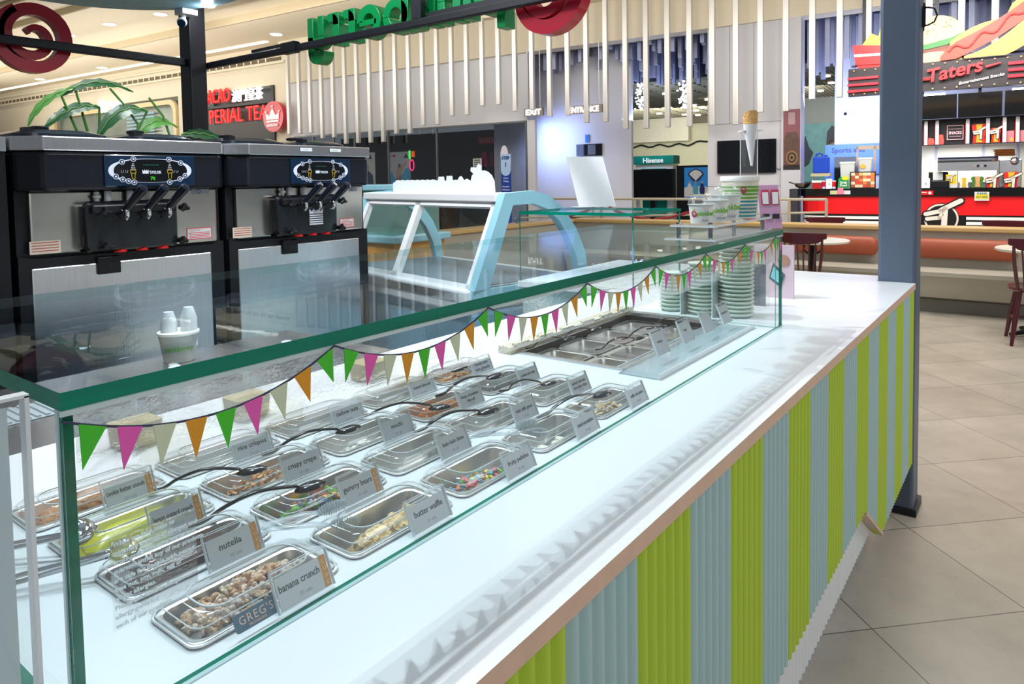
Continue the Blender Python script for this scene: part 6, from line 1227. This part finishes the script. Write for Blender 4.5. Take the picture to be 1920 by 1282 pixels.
# ================================================================== YOGURT MACHINES
def machine(dy, yl, yr, lab, brandplate, stickers):
    """dy shifts the dispensing door and panel; yl..yr is the body"""
    X = -2.2; t = Thing('yogurt_machine', lab, 'yogurt machine', (-2.6, (yl+yr)/2, 0), None, 'soft serve machines')
    t.part('cabinet', MB().box((-3.0, yl, .05), (X-.02, yr, 1.38), 0), black)
    mb = MB().prism([(-3.0, yl-.005), (-2.2, yl-.005), (-2.135, yl+.06), (-2.125, (yl+yr)/2), (-2.135, yr-.04), (-2.2, yr+.01), (-3.0, yr+.01)], 'z', 1.372, 1.502); t.part('head', mb, mat('head black', (.009, .011, .017), .3, spec=.3), bevel=.012)
    mb = MB().prism([(-3.0, yl-.012), (-2.2, yl-.012), (-2.125, yl+.055), (-2.113, (yl+yr)/2), (-2.125, yr-.035), (-2.2, yr+.016), (-3.0, yr+.016)], 'z', 1.502, 1.548); t.part('steel_band', mb, nsteel, bevel=.004)
    for i, (a, b) in enumerate(((yl+.03, (yl+yr)/2-.02), ((yl+yr)/2+.03, yr-.04))):
        mb = MB().loft([rrect(.3, (b-a)/2, .08, 1.549, -2.55, (a+b)/2), rrect(.3, (b-a)/2, .08, 1.565, -2.55, (a+b)/2), rrect(.26, (b-a)/2-.04, .07, 1.58, -2.55, (a+b)/2)]); h = t.part('hopper_cover', mb, mat('cover black', (.015, .02, .03), .2, coat=.3), smooth=40)
        link('cover_knob', MB().lathe([(.014, 1.58), (.014, 1.59), (.03, 1.592), (.032, 1.602), (.02, 1.606)], (-2.5, (a+b)/2, 0), 16), black, h, t.b, smooth=40)
        link('cover_knob', MB().box((-2.32, a+.03, 1.565), (-2.28, a+.06, 1.585)), black, h, t.b)
    t.part('front_panel', MB().box((X-.02, yl+.035, 1.165), (X, yr-.02, 1.372)), mat('warm stainless', (.72, .68, .62), .22, 1, noise=.12, nscale=5, bump=.12, bscale=6), bevel=.006)
    t.part('lower_frame', MB().prism([(yl-.005, 1.165), (yl-.005, .05), (yr, .05), (yr, 1.165), (yr-.03, 1.155), (yl+.05, 1.155)], 'x', -2.22, -2.195), black)
    t.part('lower_door', MB().box((-2.2, yl+.03, .1), (-2.19, yr-.055, 1.125)), nsteel, bevel=.004)
    y0, y1 = -2.168+dy, -1.848+dy
    t.part('dispensing_door', MB().loft([[(x_, cyy, cz_) for cyy, cz_, _ in rrect(.16-k_, .086-k_, .02, 0, (y0+y1)/2, 1.250)] for x_, k_ in ((X, 0), (X+.045, 0), (X+.055, .008))]), mat('door black', (.01, .012, .016), .22, coat=.2), smooth=40)
    t.part('door_ledge', MB().box((X+.05, y0+.02, 1.295), (X+.075, y1-.02, 1.325)), black, bevel=.006)
    hm = mat('handle navy black', (.008, .012, .025), .12, coat=.6)
    for i in range(3):
        yy = -2.045+dy+i*.0735; hd = t.part('draw_handle', MB().tube([(X+.075, yy, 1.30), (X+.12, yy+.016, 1.345), (X+.15, yy+.03, 1.378), (X+.155, yy+.032, 1.383)], [.013, .015, .0175, .011], 0, 14), hm, smooth=True)
        link('chrome_valve', MB().tube([(X+.075, yy, 1.308), (X+.09, yy, 1.30), (X+.092, yy, 1.285), (X+.083, yy, 1.274), (X+.072, yy-.004, 1.272)], [.009, .009, .008, .007, .005], 0, 10).cyl((X+.08, yy-.014, 1.303), (X+.08, yy+.014, 1.303), .0035), chrome, hd, t.b, smooth=True)
        t.part('red_nozzle', MB().cyl((X+.03, yy, 1.158), (X+.03, yy, 1.168), .02), mat('nozzle red', rgb(220, 20, 20), .4, emit=.3))
        if i < 2: t.part('white_tube', MB().cyl((X+.02, yy-.03+.04*i*0, 1.335), (X+.02, yy-.03, 1.37), .011), whitepl)
    t.part('white_plug', MB().lathe([(.007, 1.335), (.007, 1.345), (.013, 1.347), (.013, 1.355), (.007, 1.358), (.007, 1.368)], (X+.02, -2.11+dy, 0), 14), whitepl)
    for (yy, zz) in ((-2.106+dy, 1.302), (-1.835+dy, 1.305), (-2.106+dy, 1.185), (-1.845+dy, 1.185)):
        mb = MB().cyl((X+.05, yy, zz), (X+.085, yy, zz), .011)
        for a in (90, 210, 330): ar = math.radians(a+12); mb.tube([(X+.08, yy, zz), (X+.08, yy+.016*math.cos(ar), zz+.016*math.sin(ar))], [.009, .007], 0, 8)
        t.part('star_knob', mb, black, smooth=50)
    t.part('drip_bracket', MB().box((X-.01, -2.116+dy+.0, 1.085), (X+.02, -2.04+dy, 1.145)), black, bevel=.004)
    t.part('bracket_hole', MB().cyl((X+.02, -2.078+dy, 1.115), (X+.0215, -2.078+dy, 1.115), .009), mat('hole black', (0, 0, 0), .6))
    # control panel
    X2 = -2.1245; a, b, z0, z1 = -2.107+dy, -1.793+dy, 1.384, 1.493; cyy, czz = (a+b)/2, (z0+z1)/2
    pn = t.part('control_panel', MB().box((X2-.006, a, z0), (X2+.003, b, z1)), panelb, bevel=.003)
    mb = MB(); ov = [(cyy+.145*math.copysign(abs(math.cos(q))**.8, math.cos(q)), czz+.042*math.copysign(abs(math.sin(q))**.9, math.sin(q))) for q in [2*PI*i/48 for i in range(48)]]
    mb.prism(ov, 'x', X2+.003, X2+.0036, 0)
    inn = [(cyy+.128*math.copysign(abs(math.cos(q))**.8, math.cos(q)), czz+.0405*math.copysign(abs(math.sin(q))**.9, math.sin(q))) for q in [2*PI*i/48 for i in range(48)]]
    mb.prism(inn, 'x', X2+.0036, X2+.0042, 1)
    for by, bz in ((-.10, .030), (-.062, .040), (.062, .040), (.105, .028), (-.122, -.02), (-.10, -.030), (-.081, -.036), (-.062, -.040), (.062, -.041), (.10, -.030), (.120, -.018)):
        for r_, m_, d in ((.0095, 0, .0048), (.0073, 2, .0053), (.0035, 0, .0057)): mb.prism(arc(cyy+by, czz+bz, r_, 0, 360, 16)[:-1], 'x', X2+.0042, X2+d, m_)
    for s_ in (-1, 1):
        c0 = cyy+s_*.064; q = [(c0-.009, czz+.002), (c0+.009, czz+.002), (c0+.0085, czz-.008), (c0+.006, czz-.009), (c0+.005, czz-.027), (c0-.005, czz-.027), (c0-.006, czz-.009), (c0-.0085, czz-.008)]
        mb.tube([(X2+.0048, p[0], p[1]) for p in q+[q[0]]], .0007, 3, 5); mb.tube([(X2+.0048, c0-.008, czz-.0085), (X2+.0048, c0+.008, czz-.0085)], .0006, 3, 5)
        for k_, wd in enumerate((.008, .0065, .005, .003)): mb.tube([(X2+.0048, c0-wd, czz+.0045+k_*.006), (X2+.0048, c0, czz+.0065+k_*.006), (X2+.0048, c0+wd, czz+.0045+k_*.006)], .0007, 0, 5)
        for e in (.022, .036): c1 = c0-e if s_ < 0 else c0+e-.01; mb.tube([(X2+.0048, c1-.004, czz+.002), (X2+.0048, c1-.003, czz-.006), (X2+.0048, c1+.003, czz-.006), (X2+.0048, c1+.004, czz+.002)], .0005, 0, 5)
    cr = cyy-.022; mb.prism([(cr-.011, czz-.010), (cr+.010, czz-.010), (cr+.010, czz+.004), (cr+.006, czz-.002), (cr+.003, czz+.004), (cr-.0005, czz-.002), (cr-.004, czz+.004), (cr-.007, czz-.002), (cr-.011, czz+.004)], 'x', X2+.0045, X2+.005, 0)
    mb.text('TAYLOR', .0135, (X2+.0045, cyy-.009, czz-.010), (0, 1, 0), (0, 0, 1), 0, .0003, bold=.0004, width=.042)
    if brandplate: mb.text('70', .017, (X2+.0045, cyy-.006, czz-.033), (0, 1, 0), (0, 0, 1), 4, .0003)
    mb.text('POWER SWITCH OFF', .006, (X2+.0045, cyy-.03, czz+.018), (0, 1, 0), (0, 0, 1), 5, .0002, width=.055)
    link('printed_graphics', mb, [mat('panel silver', rgb(205, 212, 225), .35, emit=.25), mat('panel black', (.004, .005, .007), .1), mat('panel navy ink', rgb(20, 40, 80), .3), yel, lcdg, mat('dim teal', rgb(20, 110, 90), .4, emit=.2)], pn, t.b)
    if not brandplate:
        cq = -1.80+dy-.245+.02; mb = MB()
        cq = (y0+y1)/2+.04
        for k_ in range(5): mb.box((X+.0552, cq-.036, 1.205+k_*.0095), (X+.0562, cq+.036, 1.211+k_*.0095))
        mb.prism([(cq-.036, 1.253), (cq+.036, 1.253), (cq+.036, 1.275), (cq+.024, 1.262), (cq+.012, 1.275), (cq, 1.262), (cq-.012, 1.275), (cq-.024, 1.262), (cq-.036, 1.275)], 'x', X+.0552, X+.0562)
        t.part('crown_emblem', mb, mat('emblem pale', rgb(220, 225, 235), .4))
    for (sy, sz, w_, h_, kind) in stickers:
        mb = MB().box((X+.0, sy, sz), (X+.001, sy+w_, sz+h_), 0)
        if kind == 'red':
            mb.box((X+.001, sy+.003, sz+.003), (X+.0014, sy+w_-.003, sz+h_-.003), 1); mb.text('CAUTION', .009, (X+.0016, sy+.012, sz+h_-.013), (0, 1, 0), (0, 0, 1), 0, .0001)
            for k_ in range(4): mb.box((X+.0015, sy+.008, sz+.006+k_*.006), (X+.0017, sy+w_-.008, sz+.0085+k_*.006), 0)
            nm = 'caution_label'; ms = [mat('caution red', rgb(205, 50, 50), .5), card]
        elif kind == 'white':
            for k_ in range(4): mb.box((X+.001, sy+.006, sz+.008+k_*.009), (X+.0013, sy+w_-.006, sz+.011+k_*.009), 1)
            nm = 'information_label'; ms = [mat('label warm white', rgb(215, 200, 185), .5), mat('label ink', rgb(170, 90, 70), .5)]
        elif kind == 'blue':
            mb.loft([[(X+.0013, sy+w_*.4+r_*math.cos(2*PI*i/16), sz+h_*.5+r_*math.sin(2*PI*i/16)) for i in range(16)] for r_ in (.009, .0065)], 1, False, False); nm = 'round_mark_label'; ms = [mat('label grey', rgb(190, 192, 196), .5), mat('label blue', rgb(40, 80, 160), .5)]
        t.part(nm, mb, ms)
    if not brandplate:
        for yy, tx in ((-1.33, 'LYCHEE'), (-1.175, 'MANGO')): t.part('flavour_label', MB().box((-2.113, yy, 1.522), (-2.111, yy+.06, 1.536), 0).text(tx, .008, (-2.1105, yy+.012, 1.526), (0, 1, 0), (0, 0, 1), 1, .0001), [card, inkg])
    return t
machine(0, -2.34, -1.645, 'nearer twin soft serve yogurt machine with the green 70 display', True, [(-2.31, 1.17, .09, .042, 'white'), (-1.79, 1.178, .10, .044, 'red'), (-1.765, 1.352, .07, .018, 'blue')])
machine(.735, -1.615, -.90, 'farther twin soft serve yogurt machine with a pale crown on its door', False, [(-1.60, 1.17, .085, .042, 'white'), (-1.06, 1.178, .085, .042, 'red'), (-1.0, 1.345, .05, .022, 'blue')])
t = Thing('yogurt_machine', 'edge of a third soft serve machine cut off at the left border', 'yogurt machine', (-2.6, -2.7, 0)); t.part('cabinet', MB().box((-3.0, -3.05, .05), (-2.21, -2.36, 1.50)), black); t.part('steel_band', MB().box((-3.0, -3.05, 1.50), (-2.2, -2.36, 1.546)), nsteel)
# strelitzia plant
random.seed(3)
t = Thing('potted_plant', 'large-leaved strelitzia plant behind the yogurt machines', 'plant', (-3.5, -1.5, 0))
t.part('pot', MB().lathe([(.16, 0), (.22, .5), (.24, .52), (.2, .52), (.19, .48)], (-3.5, -1.5, 0), 28), mat('pot grey', rgb(150, 150, 150), .6), smooth=50)
def leaf(base, mid, tip, wd, m, droop=0, flip=1):
    b, m_, e = Vector(base), Vector(mid), Vector(tip); n = 14; vs = []; side = (e-b).cross(Vector((.55, -.8, .1))).normalized()
    for i in range(n+1):
        u = i/n; p = b*(1-u)**2+m_*2*u*(1-u)+e*u*u; w_ = wd*math.sin(PI*min(1, u*.97+.03))**.7*(1-.25*u)
        for k in (-1, -.5, 0, .5, 1): vs.append(p+side*w_*k+Vector((.5, -.3, 0))*abs(k)*w_*.5*flip+Vector((0, 0, -.1*w_*abs(k)+.004*math.sin(i*2.1+k*3))))
    fs = [(i*5+j, (i+1)*5+j, (i+1)*5+j+1, i*5+j+1) for i in range(n) for j in range(4)]
    mb = MB().raw(vs, fs, 0); ps = [vs[i*5+2]+Vector((.002, -.002, .001)) for i in range(n+1)]; mb.tube(ps, [.004-.0002*i for i in range(n+1)], 1, 5); return mb
rib = mat('leaf rib', rgb(120, 165, 90), .4); X = -3.3
for (b, m_, e, wd, mm, st) in (((X, -1.719, 1.862), (X, -1.88, 1.80), (X, -1.925, 1.655), .024, leafl, (X-.1, -1.6, 1.45)), ((X, -1.778, 1.815), (X, -1.63, 1.95), (X, -1.447, 1.862), .024, leafm, (X-.1, -1.6, 1.4)),
        ((X, -1.612, 1.776), (X-.02, -1.72, 1.80), (X, -1.87, 1.65), .036, leafm, (X-.1, -1.60, 1.5)), ((X+.03, -1.395, 1.77), (X, -1.54, 1.82), (X, -1.64, 1.60), .046, leafm, (X-.1, -1.55, 1.4)),
        ((X, -1.45, 1.63), (X+.0, -1.34, 1.78), (X, -1.225, 1.695), .036, leafl, (X-.1, -1.42, 1.45)), ((X, -1.20, 1.66), (X, -1.07, 1.69), (X, -.95, 1.625), .03, leafm, (X-.1, -1.3, 1.4))):
    o = t.part('leaf', leaf(b, m_, e, wd, mm), [mm, rib], smooth=60)
    t.part('stem', MB().tube([b, Vector(b).lerp(Vector(st), .5)+Vector((0, .01, 0)), st, (-3.45, -1.5, .5)], [.005, .007, .009, .012], 0, 8), leafl, smooth=True)
t.part('stem', MB().tube([(X, -1.56, 1.87), (X, -1.50, 1.80), (X, -1.43, 1.70), (-3.4, -1.5, .5)], [.006, .006, .007, .01], 0, 8), leafl); t.part('stem', MB().tube([(X, -1.37, 1.84), (X, -1.30, 1.75), (X, -1.26, 1.62), (-3.4, -1.45, .5)], [.006, .006, .007, .01], 0, 8), leafl)
# ================================================================== BACK OF THE KIOSK
t = Thing('steel_worktop', 'stainless work counter between the topping counter and the yogurt machines', 'work counter', (-1.4, -2.2, 0))
t.part('steel_top', MB().box((-1.65, -3.5, .86), (-1.0, -1.75, .89)), nsteel); t.part('cabinet', MB().box((-1.64, -3.5, 0), (-1.01, -1.77, .86)), mat('cabinet dark blue', rgb(60, 84, 104), .4))
single('drip_mat', 'ribbed clear mat along the edge of the steel work counter', 'mat', (lambda mb: [mb.box((-1.45, -3.0+i*.018, .891), (-1.33, -2.992+i*.018, .896)) for i in range(60)] and mb)(MB().box((-1.455, -3.0, .8905), (-1.325, -1.92, .892))), mat('mat grey', rgb(176, 190, 196), .25), (-1.39, -2.4, .8905))
t = Thing('spoon_cup', 'white paper cup holding two stacks of small paper cones on the steel work counter', 'cup', (-1.56, -2.17, .89))
cx, cy = -1.56, -2.17; t.part('cup_body', MB().lathe([(.040, .891), (.052, .965), (.056, .968), (.055, .974)], (cx, cy, 0), 28), paperw, smooth=50)
for d, hh in ((-.02, 1.03), (.024, 1.04)): t.part('cone_stack', MB().lathe([(.022, .93), (.022, hh-.03), (.013, hh)], (cx+d*.6, cy+d, 0), 18), whitepl, smooth=50)
mb = MB().text('pinkberry', .02, (-.04, 0, .925), (1, 0, 0), (0, 0, 1), 0, .0003, width=.08); a0 = math.atan2(-3.18-cy, .38-cx)
mb.v = [(cx+(.0475+y_+.001)*math.cos(a0+x_/.048), cy+(.0475+y_+.001)*math.sin(a0+x_/.048), z_) for x_, y_, z_ in mb.v]; t.part('lettering', mb, pinkg)
# freezer
fa = math.radians(14); FM_ = Matrix.Translation((-1.62, -.82, 0)) @ Matrix.Rotation(-fa, 4, 'Z')   # local x to the right (negative = left), y away
t = Thing('display_freezer', 'light blue and white ice cream display freezer with sliding glass', 'freezer', (0, 0, 0), FM_)
Lf = 1.32
t.part('freezer_body', MB().box((-Lf, .0, .02), (0, .72, .80)), mat('freezer sky blue', rgb(150, 204, 236), .35, noise=.03), bevel=.02); t.part('white_deck', MB().box((-Lf-.01, -.03, .80), (.0, .74, .90)), whitep, bevel=.01)
t.part('deck_rail', MB().box((-Lf+.04, -.035, .85), (-.05, -.03, .885)), nsteel); t.part('tray', MB().box((-.16, -.12, .80), (-.01, -.03, .87)), acryl)
for x0_, x1_ in ((-Lf-.02, -Lf+.03), (-.03, .02)):
    outer = [(.0, .88), (.19, 1.325), (.36, 1.335), (.46, 1.31), (.56, 1.24), (.64, 1.14), (.70, 1.02), (.72, .88)]; inner = [(.09, .90), (.235, 1.27), (.36, 1.275), (.44, 1.25), (.52, 1.19), (.59, 1.10), (.64, 1.0), (.66, .90)]
    ra = [(x0_, a, b) for a, b in outer]; rb = [(x1_, a, b) for a, b in outer]; ia = [(x0_, a, b) for a, b in inner]; ib = [(x1_, a, b) for a, b in inner]
    t.part('end_arch', MB().loft([ra, rb, ib, ia, ra], 0, False, False, closed=False).box((x0_, 0, .86), (x1_, .72, .9)), bluel, smooth=30)
    t.part('end_glass', MB().prism(inner, 'x', (x0_+x1_)/2-.003, (x0_+x1_)/2+.003), glass)
t.part('arch_bolt', MB().cyl((.02, .25, 1.2), (.03, .25, 1.2), .014), chrome)
t.part('top_slab', MB().box((-Lf+.0, .17, 1.285), (-.03, .40, 1.325)), whitep, bevel=.006)
mb = MB()
def slant(mb, x0_, x1_, v0, v1, th=.03):  # member on the slanted service face; v from 0 (bottom) to 1 (top)
    P = lambda x, v, d: (x, .02+.165*v+d*.93, .90+.385*v-d*.36)
    mb.hexa([P(x0_, v0, 0), P(x1_, v0, 0), P(x1_, v0, th), P(x0_, v0, th), P(x0_, v1, 0), P(x1_, v1, 0), P(x1_, v1, th), P(x0_, v1, th)])
slant(mb, -Lf+.03, -Lf+.07, 0, 1); slant(mb, -.07, -.03, 0, 1); slant(mb, -.74, -.69, 0, 1); slant(mb, -Lf+.03, -.03, .94, 1); slant(mb, -Lf+.03, -.03, 0, .05)
t.part('sliding_frame', mb, whitep)
mb = MB(); slant(mb, -Lf+.07, -.74, .05, .94, .006); slant(mb, -.69, -.07, .05, .94, .006); t.part('sliding_glass', mb, glass)
cg_ = MB(); pr = [(.40, 1.30), (.46, 1.28), (.55, 1.21), (.63, 1.11), (.69, 1.0), (.70, .90)]
cg_.loft([[(-Lf+.03, a, b) for a, b in pr], [(-.03, a, b) for a, b in pr]], 0, False, False, closed=False); t.part('curved_glass', cg_, glass, smooth=True)
t.part('well_interior', MB().box((-Lf+.05, .08, .72), (-.05, .66, .905)), mat('well grey', rgb(120, 135, 150), .3))
# white topper of the freezer
topp = []
x = -1.05
po = [(x, 1.326)]
po += [(x, 1.40)]
for i in range(8): cxx = x+.05+i*.055; po += [(cxx+.027*math.cos(math.radians(a)), 1.405+.016*math.sin(math.radians(a))) for a in (180, 135, 90, 45)]
po += [(-.56, 1.405), (-.55, 1.44), (-.51, 1.44), (-.505, 1.41), (-.475, 1.41), (-.47, 1.445), (-.43, 1.445), (-.425, 1.41), (-.39, 1.415), (-.375, 1.405), (-.36, 1.425), (-.345, 1.44), (-.33, 1.425), (-.32, 1.405), (-.29, 1.42), (-.25, 1.40)]
po += [(-.24, 1.44), (-.225, 1.455), (-.25, 1.475), (-.245, 1.50), (-.20, 1.495), (-.185, 1.52), (-.165, 1.51), (-.165, 1.475), (-.14, 1.475), (-.11, 1.465), (-.08, 1.44), (-.06, 1.40), (-.055, 1.326)]
single('freezer_topper', 'white cut-out topper shaped like whipped toppings and an apple on the freezer', 'cut-out sign', MB().prism(po, 'y', .33, .34).xf(Matrix.Translation((-.19, 0, 1.326)) @ Matrix.Diagonal((1, 1, .74, 1)) @ Matrix.Translation((0, 0, -1.326))), mat('topper white', rgb(226, 232, 245), .45, emit=.05), (-.5, .335, 1.326), FM_)
# blue topped counter with orange front beyond the freezer
t = Thing('aqua_counter', 'aqua-topped counter with an orange front and a green glass tank behind the freezer', 'counter', (-3.3, .4, 0))
t.part('aqua_top', MB().box((-4.4, .0, .98), (-2.95, .55, 1.03)), bluel, bevel=.01); t.part('orange_front', MB().box((-4.38, .03, 0), (-2.99, .52, .98)), mat('counter orange', rgb(226, 160, 62), .45)); t.part('glass_tank', MB().box((-4.3, .06, 1.03), (-3.02, .50, 1.33)), glassmat('tank green glass', (.62, .85, .80), .06, solid=.35, scol=(.35, .6, .55))); t.part('tank_top', MB().box((-4.32, .04, 1.33), (-3.0, .52, 1.37)), bluel, bevel=.008)
# second glass guard
t = Thing('counter_guard', 'smaller green-edged glass guard to the right of the freezer carrying the white menu stand', 'glass guard', (-1.2, -.45, HC))
t.part('top_glass', slab(MB(), (-1.41, -.735, 1.238), (-.865, -.28, 1.25), 0, 1, 'z'), [topglass, glassedge])
t.part('front_glass', slab(MB(), (-1.41, -.733, HC), (-.868, -.725, 1.2375), 0, 1, 'y'), [glass, glassedge]); t.part('side_glass', slab(MB(), (-.876, -.724, HC), (-.868, -.282, 1.2375), 0, 1, 'x'), [glass, glassedge])
t = Thing('end_counter', 'white counter along the far end of the kiosk under the smaller glass guard', 'counter', (-1.2, -.3, 0))
t.part('worktop', MB().box((-1.41, -.75, .926), (-.952, .164, .95)), white); t.part('cabinet', MB().box((-1.40, -.73, 0), (-.955, .15, .926)), mint)
t = Thing('menu_stand', 'white slanted acrylic menu stand on the smaller glass guard', 'sign stand', (-1.33, -.25, 1.2505))
d_ = Vector((.5, .866, 0)); b0 = Vector((-1.345, -.345, 1.251)); ln = Vector((-.12*.87, .12*.5, .243)); nb = Vector((-.0025, .0015, 0))
mb = MB(); mb.hexa([b0, b0+d_*.2, b0+d_*.2+nb, b0+nb, b0+ln, b0+d_*.2+ln, b0+d_*.2+ln+nb, b0+ln+nb]); t.part('white_sheet', mb, mat('sheet white', rgb(190, 198, 200), .15, coat=.6))
f_ = Vector((-.07, .04, 0)); mb = MB(); mb.hexa([b0, b0+d_*.2, b0+d_*.2+f_, b0+f_, b0+Vector((0, 0, .003)), b0+d_*.2+Vector((0, 0, .003)), b0+d_*.2+f_+Vector((0, 0, .003)), b0+f_+Vector((0, 0, .003))]); t.part('foot', mb, acryledge)
e0 = b0+d_*.2; mb = MB().hexa([e0, e0+d_*.002, e0+d_*.002+nb, e0+nb, e0+ln, e0+d_*.002+ln, e0+d_*.002+ln+nb, e0+ln+nb]); t.part('clear_edge', mb, acryledge)
# ---- near left acrylic sign holder, cable and round lid
t = Thing('menu_holder', 'large clear acrylic sheet holder with a pale sheet at the left edge of the picture', 'sign holder', (-.1, -3.1, HC))
t.part('pale_sheet', MB().box((-.103, -3.29, HC+.005), (-.101, -3.032, 1.255)), mat('sheet pale blue', rgb(196, 216, 222), .4)); t.part('acrylic_face', MB().box((-.106, -3.30, HC), (-.098, -3.022, 1.26)), acryl)
t.part('sheet_edge', MB().box((-.1065, -3.024, HC), (-.0975, -3.0215, 1.2605)).box((-.1065, -3.30, 1.2595), (-.0975, -3.0215, 1.2615)), acryledge); t.part('foot', MB().box((-.16, -3.30, HC), (-.098, -3.022, HC+.003)), acryl)
single('grey_cable', 'thin grey cable hanging in an arc at the lower left corner', 'cable', MB().tube([(-.02, -3.10, 1.105), (-.045, -3.055, 1.115), (-.06, -3.03, 1.10), (-.065, -3.02, 1.06), (-.06, -3.012, .98), (-.05, -3.0, .953)], .0016, 0, 8), mat('cable grey', rgb(110, 116, 112), .5), (-.05, -3.05, .95))
single('plastic_disc', 'clear round plastic disc lying behind the near glass corner', 'disc', MB().lathe([(.045, HC+.003), (.046, HC+.006), (.04, HC+.012), (.036, HC+.013)], (-.66, -2.91, 0), 32), lidm, (-.66, -2.91, HC+.003), smooth=50)
